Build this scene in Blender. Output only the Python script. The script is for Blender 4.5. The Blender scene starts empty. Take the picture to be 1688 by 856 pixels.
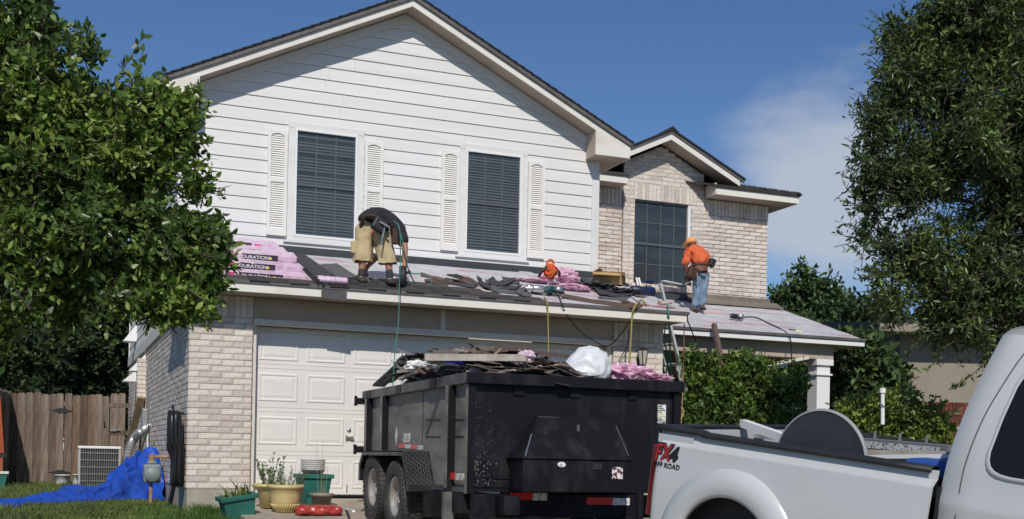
import bpy, bmesh, math, random
import numpy as np
from mathutils import Vector, Matrix, Euler, noise
R = math.radians
sc = bpy.context.scene
col = sc.collection
random.seed(7); rs = np.random.RandomState(5)

# ---------------------------------------------------------------- camera
CAM = Vector((-2.34470, -14.58882, 0.52819))
FW = Vector((0.37076433, 0.92870288, 0.00669074)).normalized()
RT = Vector((0.92850819, -0.37082374, 0.01903424)).normalized()
UP = RT.cross(FW).normalized()
F, CX, CY = 1920.2854, 844.0, 743.5361
cd = bpy.data.cameras.new('camera'); cam = bpy.data.objects.new('camera', cd); col.objects.link(cam)
cam.matrix_world = Matrix(((RT.x, UP.x, -FW.x, CAM.x), (RT.y, UP.y, -FW.y, CAM.y), (RT.z, UP.z, -FW.z, CAM.z), (0, 0, 0, 1)))
cd.sensor_width = 36; cd.lens = 36 * F / 1688; cd.shift_y = (CY - 428) / 1688; cd.clip_end = 3000; cd.clip_start = .1
sc.camera = cam

# ---------------------------------------------------------------- light
SUN = Vector((-.35, -1, .89)).normalized()          # towards the sun
elev = math.asin(SUN.z)
w = bpy.data.worlds.new('World'); sc.world = w; w.use_nodes = True
nt = w.node_tree; nt.nodes.clear()
def N(t, typ, **k):
    n = t.nodes.new(typ)
    for a, b in k.items(): setattr(n, a, b)
    return n
wo = N(nt, 'ShaderNodeOutputWorld'); bg = N(nt, 'ShaderNodeBackground'); bg.inputs[1].default_value = .088
sky = N(nt, 'ShaderNodeTexSky', sky_type='NISHITA'); sky.sun_disc = False
sky.sun_elevation = elev; sky.sun_rotation = math.atan2(SUN.x, SUN.y); sky.air_density = 1.0; sky.dust_density = .12; sky.ozone_density = 4.0
geo = N(nt, 'ShaderNodeTexCoord')
nz = N(nt, 'ShaderNodeTexNoise'); nz.inputs['Scale'].default_value = 4.2; nz.inputs['Detail'].default_value = 8; nz.inputs['Roughness'].default_value = .52
mp = N(nt, 'ShaderNodeMapping'); mp.inputs['Scale'].default_value = (1, 1, 2.3); mp.inputs['Location'].default_value = (.35, .1, .25)
nt.links.new(geo.outputs['Generated'], mp.inputs[0]); nt.links.new(mp.outputs[0], nz.inputs['Vector'])
# a broad fair-weather cloud to the right of the house, drifting on beyond the frame
CD = (FW + RT * ((1390 - CX) / F) - UP * ((305 - CY) / F)).normalized()
dp = N(nt, 'ShaderNodeVectorMath', operation='DISTANCE'); nt.links.new(geo.outputs['Generated'], dp.inputs[0]); dp.inputs[1].default_value = CD
mr = N(nt, 'ShaderNodeMapRange'); mr.inputs[1].default_value = .02; mr.inputs[2].default_value = .14; mr.inputs[3].default_value = .52; mr.inputs[4].default_value = -.12
nt.links.new(dp.outputs['Value'], mr.inputs[0])
ad = N(nt, 'ShaderNodeMath', operation='ADD'); nt.links.new(nz.outputs[0], ad.inputs[0]); nt.links.new(mr.outputs[0], ad.inputs[1])
cr = N(nt, 'ShaderNodeMapRange'); cr.interpolation_type = 'SMOOTHSTEP'; cr.inputs[1].default_value = .54; cr.inputs[2].default_value = .86; cr.inputs[3].default_value = 0; cr.inputs[4].default_value = .9
nt.links.new(ad.outputs[0], cr.inputs[0])
mx = N(nt, 'ShaderNodeMixRGB'); mx.inputs[2].default_value = (5.4, 6.0, 7.0, 1)
nt.links.new(cr.outputs[0], mx.inputs[0]); tint = N(nt, 'ShaderNodeMixRGB', blend_type='MULTIPLY'); tint.inputs[0].default_value = 1; tint.inputs[2].default_value = (.64, .78, .95, 1); nt.links.new(sky.outputs[0], tint.inputs[1]); nt.links.new(tint.outputs[0], mx.inputs[1]); nt.links.new(mx.outputs[0], bg.inputs[0]); nt.links.new(bg.outputs[0], wo.inputs[0])
sd = bpy.data.lights.new('sun', 'SUN'); sd.energy = 3.5; sd.angle = R(.5); sd.color = (1, .94, .85)
so = bpy.data.objects.new('sun', sd); col.objects.link(so); so.rotation_euler = SUN.to_track_quat('Z', 'Y').to_euler(); so.location = (0, -20, 30)
sc.view_settings.view_transform = 'Standard'; sc.view_settings.look = 'None'; sc.view_settings.exposure = 0.0; sc.view_settings.gamma = 1

# ---------------------------------------------------------------- helpers
def P(x, y, X=None, Y=None, Z=None, D=None, pl=None):
    """a photo pixel on a real plane (X=, Y=, Z=, a plane (point, normal)) or at a real distance D"""
    d = FW + RT * ((x - CX) / F) - UP * ((y - CY) / F)
    if D is not None: return CAM + d * D
    if pl is not None: return CAM + d * ((Vector(pl[0]) - CAM).dot(pl[1]) / d.dot(pl[1]))
    i, v = [(i, v) for i, v in enumerate((X, Y, Z)) if v is not None][0]
    return CAM + d * ((v - CAM[i]) / d[i])

def mat(name, c, rough=.7, c2=None, sc_=12, bump=0, metal=0, spec=.4, island=None, objr=None, stretch=(1, 1, 1), detail=4, trans=0, sheen=0, coat=0, bs=None, mixpos=(.35, .65)):
    m = bpy.data.materials.new(name); m.use_nodes = True; t = m.node_tree; b = t.nodes['Principled BSDF']
    b.inputs['Roughness'].default_value = rough; b.inputs['Metallic'].default_value = metal; b.inputs['Specular IOR Level'].default_value = spec
    if coat: b.inputs['Coat Weight'].default_value = coat; b.inputs['Coat Roughness'].default_value = .08
    tc = N(t, 'ShaderNodeTexCoord'); mp = N(t, 'ShaderNodeMapping'); mp.inputs['Scale'].default_value = stretch
    t.links.new(tc.outputs['Object'], mp.inputs[0])
    last = None
    if c2 is not None:
        n = N(t, 'ShaderNodeTexNoise'); n.inputs['Scale'].default_value = sc_; n.inputs['Detail'].default_value = detail; n.inputs['Roughness'].default_value = .6
        t.links.new(mp.outputs[0], n.inputs['Vector'])
        r_ = N(t, 'ShaderNodeMapRange'); r_.inputs[1].default_value = mixpos[0]; r_.inputs[2].default_value = mixpos[1]; t.links.new(n.outputs[0], r_.inputs[0])
        x = N(t, 'ShaderNodeMixRGB'); x.inputs[1].default_value = (*c, 1); x.inputs[2].default_value = (*c2, 1)
        t.links.new(r_.outputs[0], x.inputs[0]); last = x.outputs[0]
    for spec_, node in ((island, 'ShaderNodeNewGeometry'), (objr, 'ShaderNodeObjectInfo')):
        if spec_:
            # spec_: list of colours picked at random per island / per object
            g = N(t, node); rp = N(t, 'ShaderNodeValToRGB'); rp.color_ramp.interpolation = 'CONSTANT' if len(spec_) > 2 else 'LINEAR'
            e = rp.color_ramp.elements
            while len(e) < len(spec_): e.new(.5)
            for i, cc in enumerate(spec_): e[i].position = i / len(spec_) if len(spec_) > 2 else i; e[i].color = (*cc, 1)
            t.links.new(g.outputs['Random Per Island' if node.endswith('Geometry') else 'Random'], rp.inputs[0])
            if last is None: last = rp.outputs[0]
            else:
                x = N(t, 'ShaderNodeMixRGB', blend_type='MULTIPLY'); x.inputs[0].default_value = 1
                t.links.new(last, x.inputs[1]); t.links.new(rp.outputs[0], x.inputs[2]); last = x.outputs[0]
    if last is None: b.inputs['Base Color'].default_value = (*c, 1)
    else: t.links.new(last, b.inputs['Base Color'])
    if bump:
        n2 = N(t, 'ShaderNodeTexNoise'); n2.inputs['Scale'].default_value = bs or sc_ * 3; n2.inputs['Detail'].default_value = 5
        t.links.new(mp.outputs[0], n2.inputs['Vector'])
        bm_ = N(t, 'ShaderNodeBump'); bm_.inputs['Strength'].default_value = bump; bm_.inputs['Distance'].default_value = .01
        t.links.new(n2.outputs[0], bm_.inputs['Height']); t.links.new(bm_.outputs[0], b.inputs['Normal'])
    if trans:
        tr = N(t, 'ShaderNodeBsdfTranslucent'); ms = N(t, 'ShaderNodeMixShader'); ms.inputs[0].default_value = trans
        if last is not None: t.links.new(last, tr.inputs[0])
        else: tr.inputs[0].default_value = (*c, 1)
        t.links.new(b.outputs[0], ms.inputs[1]); t.links.new(tr.outputs[0], ms.inputs[2]); t.links.new(ms.outputs[0], t.nodes['Material Output'].inputs[0])
    return m

class MB:
    """collects polygons, builds ONE mesh object"""
    def __init__(s): s.v = []; s.f = []
    def add(s, vs, fs):
        o = len(s.v); s.v += [Vector(v) for v in vs]; s.f += [[i + o for i in f] for f in fs]; return s
    def box(s, x0, y0, z0, x1, y1, z1, M=None):
        vs = [Vector((x, y, z)) for z in (z0, z1) for y in (y0, y1) for x in (x0, x1)]
        if M: vs = [M @ v for v in vs]
        return s.add(vs, [(0, 2, 3, 1), (4, 5, 7, 6), (0, 1, 5, 4), (2, 6, 7, 3), (0, 4, 6, 2), (1, 3, 7, 5)])
    def bar(s, a, b, wd, th, up=(0, 0, 1)):
        a = Vector(a); b = Vector(b); d = (b - a).normalized(); u = Vector(up)
        sd_ = d.cross(u)
        if sd_.length < 1e-4: sd_ = d.cross(Vector((0, 1, 0)))
        sd_.normalize(); u = sd_.cross(d).normalized()
        vs = [p + sd_ * i * wd / 2 + u * j * th / 2 for p in (a, b) for i, j in ((-1, -1), (1, -1), (1, 1), (-1, 1))]
        return s.add(vs, [(0, 1, 2, 3), (7, 6, 5, 4), (0, 4, 5, 1), (1, 5, 6, 2), (2, 6, 7, 3), (3, 7, 4, 0)])
    def prism(s, pts, ax, a, b):
        """2D polygon extruded along axis ax from a to b; pts in the other two axes' order"""
        def mk(p, t):
            q = list(p); q.insert(ax, t); return Vector(q)
        n = len(pts); vs = [mk(p, a) for p in pts] + [mk(p, b) for p in pts]
        return s.add(vs, [list(range(n))[::-1], list(range(n, 2 * n))] + [(i, (i + 1) % n, n + (i + 1) % n, n + i) for i in range(n)])
    def hexa(s, v8): return s.add(v8, [(0, 1, 2, 3), (7, 6, 5, 4), (0, 4, 5, 1), (1, 5, 6, 2), (2, 6, 7, 3), (3, 7, 4, 0)])
    def tube(s, pts, r, n=6, smooth=0, cap=True):
        pts = [Vector(p) for p in pts]
        if smooth and len(pts) > 2: pts = crom(pts, smooth)
        rr = r if isinstance(r, (list, tuple)) else [r] * len(pts)
        if len(rr) != len(pts): rr = [float(np.interp(i / (len(pts) - 1), np.linspace(0, 1, len(rr)), rr)) for i in range(len(pts))]
        vs = []; u = None
        for i, p in enumerate(pts):
            d = (pts[min(i + 1, len(pts) - 1)] - pts[max(i - 1, 0)])
            if d.length < 1e-9: d = Vector((0, 0, 1))
            d.normalize()
            if u is None:
                u = d.cross(Vector((0, 0, 1)));
                if u.length < .05: u = d.cross(Vector((0, 1, 0)))
            u = (u - d * u.dot(d)).normalized(); v = d.cross(u)
            vs += [p + (u * math.cos(k * math.tau / n) + v * math.sin(k * math.tau / n)) * rr[i] for k in range(n)]
        fs = [(i * n + k, i * n + (k + 1) % n, (i + 1) * n + (k + 1) % n, (i + 1) * n + k) for i in range(len(pts) - 1) for k in range(n)]
        if cap: fs += [list(range(n))[::-1], [(len(pts) - 1) * n + k for k in range(n)]]
        return s.add(vs, fs)
    def lathe(s, prof, M=None, n=24, cap=True):
        """profile (r, z) turned about z"""
        M = M or Matrix(); vs = []
        for r, z in prof: vs += [M @ Vector((r * math.cos(k * math.tau / n) , r * math.sin(k * math.tau / n), z)) for k in range(n)]
        fs = [(i * n + k, i * n + (k + 1) % n, (i + 1) * n + (k + 1) % n, (i + 1) * n + k) for i in range(len(prof) - 1) for k in range(n)]
        if cap and prof[0][0] > 1e-4: fs.append(list(range(n))[::-1])
        if cap and prof[-1][0] > 1e-4: fs.append([(len(prof) - 1) * n + k for k in range(n)])
        return s.add(vs, fs)
    def grid(s, fn, nu, nv):
        vs = [fn(i / nu, j / nv) for j in range(nv + 1) for i in range(nu + 1)]
        return s.add(vs, [(j * (nu + 1) + i, j * (nu + 1) + i + 1, (j + 1) * (nu + 1) + i + 1, (j + 1) * (nu + 1) + i) for j in range(nv) for i in range(nu)])
    def mesh(s, name, m, smooth=False):
        me = bpy.data.meshes.new(name); me.from_pydata([tuple(v) for v in s.v], [], [tuple(f) for f in s.f])
        me.materials.append(m)
        if smooth: me.polygons.foreach_set('use_smooth', [True] * len(me.polygons))
        bm = bmesh.new(); bm.from_mesh(me); bmesh.ops.recalc_face_normals(bm, faces=bm.faces); bm.to_mesh(me); bm.free()
        me.update(); return me
    def build(s, name, m, parent=None, smooth=False, bevel=0, solid=0, angle=None, **k):
        o = bpy.data.objects.new(name, s.mesh(name, m, smooth)); col.objects.link(o)
        if parent: o.parent = parent
        if bevel:
            b = o.modifiers.new('bevel', 'BEVEL'); b.width = bevel; b.segments = 2; b.limit_method = 'ANGLE'; b.angle_limit = R(30)
        if solid:
            b = o.modifiers.new('solid', 'SOLIDIFY'); b.thickness = solid
        for a, b in k.items(): o[a] = b
        return o

def crom(pts, k):
    out = []; n = len(pts)
    for i in range(n - 1):
        p0, p1, p2, p3 = pts[max(i - 1, 0)], pts[i], pts[i + 1], pts[min(i + 2, n - 1)]
        for j in range(k):
            t = j / k
            out.append(.5 * ((2 * p1) + (p2 - p0) * t + (2 * p0 - 5 * p1 + 4 * p2 - p3) * t * t + (3 * p1 - p0 - 3 * p2 + p3) * t ** 3))
    return out + [pts[-1]]

def tag(o, label, cat, group=None, kind=None):
    o['label'] = label; o['category'] = cat
    if group: o['group'] = group
    if kind: o['kind'] = kind
    return o
def thing(name, label, cat, loc=(0, 0, 0), group=None, rot=None):
    o = bpy.data.objects.new(name, None); col.objects.link(o); o.location = loc; o.empty_display_size = .1
    if rot is not None: o.rotation_euler = rot
    return tag(o, label, cat, group)
def inst(name, me, parent=None, loc=None, rot=None, M=None):
    o = bpy.data.objects.new(name, me); col.objects.link(o)
    if parent: o.parent = parent
    if loc is not None: o.location = loc
    if rot is not None: o.rotation_euler = rot
    if M is not None: o.matrix_basis = M
    return o
def text(name, s, m, parent, M, size=.1, ext=.0005, align='CENTER', shear=0, bold=0, sx=1, kind=None):
    cu = bpy.data.curves.new(name, 'FONT'); cu.body = s; cu.size = size; cu.extrude = ext; cu.align_x = align; cu.align_y = 'CENTER'; cu.shear = shear; cu.offset = bold; cu.resolution_u = 3
    tmp = bpy.data.objects.new(name, cu); col.objects.link(tmp); bpy.context.view_layer.update()
    me = bpy.data.meshes.new_from_object(tmp.evaluated_get(bpy.context.evaluated_depsgraph_get())); bpy.data.objects.remove(tmp)
    me.materials.clear(); me.materials.append(m)
    me.transform(Matrix.Diagonal((sx, 1, 1, 1)))
    o = inst(name, me, parent, M=M)
    return o
def skin(name, V, E_, m, parent, lv=2, smooth=True):
    """one continuous surface grown round a skeleton: V = [(co, rx, ry)]"""
    me = bpy.data.meshes.new(name); me.from_pydata([tuple(v[0]) for v in V], E_, []); o = bpy.data.objects.new(name, me); col.objects.link(o)
    md = o.modifiers.new('s', 'SKIN'); md.use_smooth_shade = True
    for i, v in enumerate(V):
        sv = me.skin_vertices[0].data[i]; sv.radius = (v[1], v[2] if len(v) > 2 else v[1]); sv.use_root = (i == 0)
    ss = o.modifiers.new('u', 'SUBSURF'); ss.levels = lv; ss.render_levels = lv
    bpy.context.view_layer.update()
    me2 = bpy.data.meshes.new_from_object(o.evaluated_get(bpy.context.evaluated_depsgraph_get())); bpy.data.objects.remove(o)
    me2.materials.clear(); me2.materials.append(m); me2.polygons.foreach_set('use_smooth', [True] * len(me2.polygons))
    o = inst(name, me2, parent)
    return o
def I(o, root):   # world-space children under a moved empty
    o.matrix_parent_inverse = Matrix.Translation(-root.location) if root.rotation_euler == Euler() else root.matrix_basis.inverted()
    return o

# ---------------------------------------------------------------- materials
BR = [(1, 1, 1), (.93, .9, .88), (.86, .82, .79), (1.02, .99, .95), (.8, .755, .73), (.96, .93, .9), (.9, .86, .83), (1.04, 1.03, 1.0), (.84, .8, .77), (.98, .95, .92)]
m_brick = mat('brick_face', (.80, .765, .73), .85, (.56, .51, .475), 15, .9, island=BR, objr=BR, bs=60, stretch=(1, 1, 2.2), mixpos=(.42, .72))
m_mortar = mat('mortar', (.44, .41, .375), .9, (.36, .33, .30), 30, .3)
m_white = mat('white_siding_paint', (.75, .75, .745), .55, (.70, .695, .68), 2, .06, objr=[(1, 1, 1), (.97, .97, .965)], bs=90, stretch=(.3, 1, 4))
m_trim = mat('trim_paint', (.70, .65, .58), .55, (.62, .59, .53), 5, .08)
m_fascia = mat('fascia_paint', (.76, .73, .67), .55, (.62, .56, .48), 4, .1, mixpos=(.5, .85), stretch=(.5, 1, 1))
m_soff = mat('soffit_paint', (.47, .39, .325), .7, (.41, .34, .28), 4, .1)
m_shut = mat('shutter_paint', (.80, .78, .745), .5, (.77, .745, .70), 6)
m_vinyl = mat('white_vinyl', (.80, .80, .80), .35)
m_door = mat('garage_door_paint', (.76, .742, .705), .45, (.71, .69, .65), 3, .12, bs=70, stretch=(.4, 1, 5))
m_conc = mat('concrete', (.42, .38, .32), .9, (.33, .30, .25), 5, .4)
m_drive = mat('driveway_concrete', (.44, .38, .31), .9, (.27, .23, .185), 2.2, .4, detail=9)
m_drip = mat('drip_edge_metal', (.16, .145, .135), .5, (.11, .10, .095), 5, metal=.2)
m_shin = mat('asphalt_shingle', (.085, .078, .073), .95, (.045, .042, .042), 60, .8, island=[(1, 1, 1), (1.35, 1.3, 1.25), (.75, .74, .74), (1.15, 1.1, 1.05)], bs=220)
m_shin_o = mat('shingle_piece', (.10, .096, .092), .95, (.055, .053, .052), 50, .8, objr=[(1, 1, 1), (1.5, 1.45, 1.4), (.55, .55, .58), (2.0, 1.9, 1.8), (.8, .8, .8), (.35, .35, .38), (1.25, 1.2, 1.15)], bs=200)
m_felt = mat('black_felt', (.035, .036, .042), .8, (.06, .06, .066), 9, .4)
m_slate = mat('grey_flashing', (.055, .062, .07), .5, (.04, .045, .05), 7)
m_glass = mat('screened_glass', (.030, .038, .046), .28, (.045, .055, .064), 2.2, 0, spec=.5, stretch=(1, 1, 2.5))
m_mun = mat('muntin_behind_screen', (.085, .097, .108), .6)
m_slat = mat('blind_slat', (.10, .118, .132), .6)
m_glass2 = mat('dark_glass', (.012, .014, .017), .10, spec=.18)
m_black = mat('black_paint_chipped', (.007, .0075, .010), .5, (.026, .026, .029), 5, .3, detail=10, spec=.22, stretch=(1, 1, .35), mixpos=(.5, .72))
m_dust = mat('dusty_black_steel', (.30, .275, .24), .6, (.13, .122, .115), 2.6, .15, detail=8, stretch=(1, .6, 1.6))
m_rib = mat('grey_steel_rib', (.15, .145, .14), .55, (.06, .06, .063), 5, .15)
m_rub = mat('tyre_rubber', (.038, .037, .036), .85, (.07, .065, .06), 8, .3)
m_rim = mat('rim_grey', (.45, .44, .42), .4, (.3, .28, .25), 6, metal=.3)
m_red = mat('red_reflector', (.75, .03, .025), .3)
m_refw = mat('white_reflector', (.75, .75, .72), .35, (.3, .28, .26), 25, mixpos=(.5, .6))
m_chip = mat('bare_chipped_paint', (.16, .155, .15), .8)
m_truck = mat('silver_white_paint', (.55, .565, .575), .22, (.52, .535, .545), 2, spec=.5, coat=.6)
m_cap = mat('black_plastic', (.018, .019, .022), .55, (.026, .027, .03), 20, .3)
m_lampr = mat('tail_lamp_red', (.16, .006, .012), .12, spec=.6, coat=.5)
m_tlead = mat('decal_red', (.42, .02, .03), .4); m_tblk = mat('decal_black', (.02, .02, .022), .4); m_tgry = mat('decal_grey', (.09, .09, .09), .4)
m_wh = mat('white_paint', (.78, .78, .76), .5); m_prw = mat('print_white', (.75, .75, .75), .6)
m_pink = mat('pink_plastic', (.86, .60, .73), .35, (.80, .47, .62), 10, .5, spec=.5, trans=.2)
m_pinkw = mat('pink_wrapper', (.76, .60, .72), .35, (.60, .42, .55), 9, .8, spec=.5)
m_lab = mat('bundle_label_black', (.045, .035, .055), .35); m_mag = mat('magenta_print', (.75, .05, .22), .4); m_yel = mat('yellow_print', (.75, .65, .12), .4)
m_bag = mat('white_bag', (.88, .90, .92), .35, (.80, .83, .87), 6, .6, spec=.5, trans=.15)
m_card = mat('cardboard', (.50, .33, .16), .85, (.43, .28, .13), 8)
m_wood = mat('weathered_fence_wood', (.215, .17, .135), .9, (.10, .075, .06), 5, .6, stretch=(7, 7, .5), objr=[(1, 1, 1), (1.2, 1.18, 1.15), (.62, .58, .56), (1.1, .95, .85), (.85, .82, .8), (1.35, 1.35, 1.35), (.75, .72, .75), (1.05, 1.1, 1.05)])
m_wood2 = mat('raw_lumber', (.42, .31, .20), .85, (.30, .21, .13), 7, .3, stretch=(1, 1, 3))
m_dkwood = mat('old_brown_board', (.085, .05, .04), .85, (.15, .10, .08), 7, .3, stretch=(1, 6, 1))
m_scrapw = mat('pale_scrap_board', (.50, .46, .40), .8, (.36, .31, .26), 7, .3)
m_tarp = mat('blue_tarp', (.010, .052, .36), .36, (.022, .09, .50), 7, .9, spec=.5, bs=26)
m_galv = mat('galvanised', (.45, .46, .46), .4, (.35, .36, .36), 12, metal=.6)
m_alum = mat('aluminium', (.80, .80, .80), .35, metal=.5)
m_fib = mat('greenish_fibreglass', (.42, .47, .42), .5, (.34, .39, .34), 8)
m_hose = mat('black_corrugated_hose', (.012, .013, .015), .35, spec=.5)
m_gpipe = mat('gas_pipe_rust', (.42, .27, .18), .8, (.30, .15, .08), 20)
m_gmet = mat('gas_meter_grey', (.22, .27, .27), .5, (.18, .22, .22), 8)
m_ac = mat('ac_case', (.42, .42, .40), .5); m_acd = mat('ac_fin_dark', (.035, .037, .036), .8)
m_green = mat('green_plastic', (.022, .125, .10), .5, (.03, .16, .13), 6)
m_ypot = mat('yellow_plastic_pot', (.60, .49, .23), .5, (.52, .42, .19), 8); m_tpot = mat('taupe_plastic_pot', (.27, .225, .185), .55)
m_soil = mat('potting_soil', (.03, .02, .015), .95)
m_redbag = mat('red_soil_bag', (.36, .03, .03), .3, (.50, .10, .04), 6, .6, spec=.5, mixpos=(.5, .75))
m_orange = mat('orange_cloth', (.72, .15, .05), .85, (.56, .10, .035), 12, .6); m_jean = mat('blue_denim', (.13, .20, .30), .9, (.30, .38, .46), 9, .5, mixpos=(.4, .75)); m_khaki = mat('tan_cotton', (.56, .45, .27), .9, (.47, .37, .21), 9, .6)
m_bshirt = mat('black_shirt', (.018, .018, .022), .9, (.03, .03, .035), 9, .5); m_skin = mat('tan_skin', (.42, .20, .12), .6); m_skin2 = mat('brown_skin', (.16, .065, .045), .6)
m_sock = mat('grey_sock', (.05, .053, .065), .95); m_boot = mat('dark_boot', (.03, .026, .024), .8, (.07, .06, .055), 20); m_leath = mat('brown_leather', (.075, .032, .022), .6, (.045, .02, .016), 10, .4)
m_capo = mat('faded_orange_cap', (.80, .36, .14), .8); m_teal = mat('teal_plastic', (.01, .075, .075), .4); m_steel = mat('bright_steel', (.62, .62, .62), .25, metal=.8)
m_yhose = mat('yellow_hose', (.33, .28, .08), .6); m_ghose = mat('green_hose', (.05, .22, .17), .6); m_cord = mat('black_cord', (.012, .012, .012), .6)
m_bark = mat('oak_bark', (.09, .07, .055), .95, (.05, .04, .03), 12, .8, stretch=(1, 1, .3))
m_rust = mat('rusty_brown_steel', (.11, .07, .06), .75, (.17, .11, .09), 12, .2)
m_navy = mat('navy_roll', (.012, .018, .06), .4, (.02, .03, .09), 30)
m_tan = mat('tan_stucco', (.30, .26, .215), .9, (.27, .235, .19), 3, .2)
m_rbrick = mat('red_brick', (.17, .045, .03), .9, (.12, .035, .03), 12, .3, island=[(1, 1, 1), (.7, .7, .7), (1.25, 1.15, 1.1), (.9, .85, .85)])
m_dark = mat('dark_interior', (.02, .02, .022), .8)
m_blueb = mat('blue_cooler_plastic', (.03, .09, .35), .4)
m_gtable = mat('shaded_laminate', (.045, .05, .058), .5, (.035, .04, .047), 6); m_trimg = mat('grey_rubber_rim', (.30, .32, .32), .5)  # table face darkened in its base colour to stand in for shadow

m_edge = mat('dark_ridge_shingle', (.022, .024, .034), .9, (.035, .036, .045), 40, .5, bs=160)
def leafmat(name, c, c2, rough=.42, trans=.28, patch=1.3):
    return mat(name, (1.15, 1.12, .95), rough, (.62, .68, .75), patch, island=[c, c2], trans=trans, spec=.45, detail=2, mixpos=(.4, .6))
m_leafL = leafmat('oak_leaf_glossy', (.050, .110, .022), (.29, .39, .10), .34, .32)
m_leafR = leafmat('live_oak_leaf', (.030, .060, .018), (.19, .27, .085), .42, .28)
m_leafD = leafmat('dark_tree_leaf', (.014, .034, .010), (.055, .095, .030), .6, .18)  # leaf colour lowered to carry the shade on trees behind the fence
m_leafB = leafmat('mid_tree_leaf', (.028, .062, .018), (.12, .19, .06), .6, .25)
m_leafS = leafmat('shrub_leaf', (.055, .115, .02), (.22, .33, .07), .5, .3)
m_leafY = leafmat('yellowgreen_leaf', (.11, .16, .03), (.33, .42, .09), .5, .3)
m_grassb = leafmat('grass_blade', (.07, .115, .025), (.19, .23, .07), .7, .2)
m_lawn = mat('lawn_soil_grass', (.085, .115, .035), .95, (.14, .14, .055), 6, .6, detail=8)

def underlay(name):
    """pale synthetic roofing felt printed with rows of red lettering"""
    m = mat(name, (.55, .55, .565), .6, (.46, .45, .465), 5, .25)
    t = m.node_tree; b = t.nodes['Principled BSDF']; L = t.links.new
    tc = N(t, 'ShaderNodeTexCoord'); sp = N(t, 'ShaderNodeSeparateXYZ'); L(tc.outputs['Object'], sp.inputs[0])
    def math_(op, a, b_, c=None):
        n = N(t, 'ShaderNodeMath', operation=op)
        for i, v in enumerate((a, b_, c)):
            if v is None: continue
            if isinstance(v, (int, float)): n.inputs[i].default_value = v
            else: L(v, n.inputs[i])
        return n.outputs[0]
    row = math_('FRACT', math_('MULTIPLY', sp.outputs[1], 2.6), 0)
    inrow = math_('MULTIPLY', math_('GREATER_THAN', row, .30), math_('LESS_THAN', row, .62))
    n1 = N(t, 'ShaderNodeTexNoise'); n1.inputs['Scale'].default_value = 1.0; n1.inputs['Detail'].default_value = 1
    mp1 = N(t, 'ShaderNodeMapping'); mp1.inputs['Scale'].default_value = (38, 30, 0); L(tc.outputs['Object'], mp1.inputs[0]); L(mp1.outputs[0], n1.inputs['Vector'])
    n2 = N(t, 'ShaderNodeTexNoise'); n2.inputs['Scale'].default_value = 1.0; mp2 = N(t, 'ShaderNodeMapping'); mp2.inputs['Scale'].default_value = (1.1, 2.6, 0); L(tc.outputs['Object'], mp2.inputs[0]); L(mp2.outputs[0], n2.inputs['Vector'])
    f = math_('MULTIPLY', math_('MULTIPLY', inrow, math_('GREATER_THAN', n1.outputs[0], .47)), math_('GREATER_THAN', n2.outputs[0], .53))
    x = N(t, 'ShaderNodeMixRGB'); src = b.inputs['Base Color'].links[0].from_socket
    L(math_('MULTIPLY', f, .62), x.inputs[0]); L(src, x.inputs[1]); x.inputs[2].default_value = (.52, .05, .09, 1); L(x.outputs[0], b.inputs['Base Color'])
    return m
m_under = underlay('roof_underlayment')

# ---------------------------------------------------------------- ground
def g_lawn(x, y):
    z = -.2 + .005 * min(max(y, 0), 60) if y > 0 else -.2 + .075 * y
    if y < -8: z = -.8 + .1 * (y + 8)
    z = max(z, -1.14)
    if y < -13: z = -1.14
    return z
def g_drive(y):
    z = -.02 + .08 * min(y, 0)
    if y < -8: z = -.66 + .115 * (y + 8)
    return max(z, -1.1)
ys = [-60, -40, -26, -20, -16, -13, -12.5, -12, -11, -10, -9, -8, -7, -6, -5, -4, -3, -2, -1, 0, 1, 3, 6, 10, 20, 60, 200, 1200]
xs = [-1200, -200, -60, -20, -8, -4, -2, -1, 0, 2, 5, 6, 8, 12, 20, 60, 200, 1200]
g = MB(); g.add([(x, y, g_lawn(x, y) + (0 if abs(x) > 15 or y > 12 or y < -12 else .012 * math.sin(x * 7 + y * 3))) for y in ys for x in xs],
                [(j * len(xs) + i, j * len(xs) + i + 1, (j + 1) * len(xs) + i + 1, (j + 1) * len(xs) + i) for j in range(len(ys) - 1) for i in range(len(xs) - 1)])
g.build('lawn_ground', m_lawn, kind='structure')
dy = [.33, 0, -1, -2, -3, -4, -5, -6, -7, -8, -9, -10, -11, -11.9]
slabs = [(.33, -3), (-3, -6.2), (-6.2, -9.3), (-9.3, -11.9)]
for x0, x1 in ((-.35, 2.47), (2.49, 5.9)):
    for y0, y1 in slabs:
        y1 += .02; b = MB(); yy = [y0, (y0 + y1) / 2, y1]
        for a, c in zip(yy, yy[1:]):
            za, zc = g_drive(a), g_drive(c)
            b.hexa([(x0, a, za - .3), (x1, a, za - .3), (x1, a, za), (x0, a, za), (x0, c, zc - .3), (x1, c, zc - .3), (x1, c, zc), (x0, c, zc)])
        b.build('driveway', m_drive, kind='structure')
m_asph = mat('asphalt', (.05, .05, .052), .9, (.07, .07, .07), 20, .4, bs=120)
MB().box(-80, -24, -1.3, 80, -12.2, -1.125).build('road', m_asph, kind='structure')
MB().box(-80, -12.2, -1.3, -.4, -12.0, -1.0).build('kerb', m_conc, kind='structure'); MB().box(6, -12.2, -1.3, 80, -12.0, -1.0).build('kerb', m_conc, kind='structure')
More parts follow.
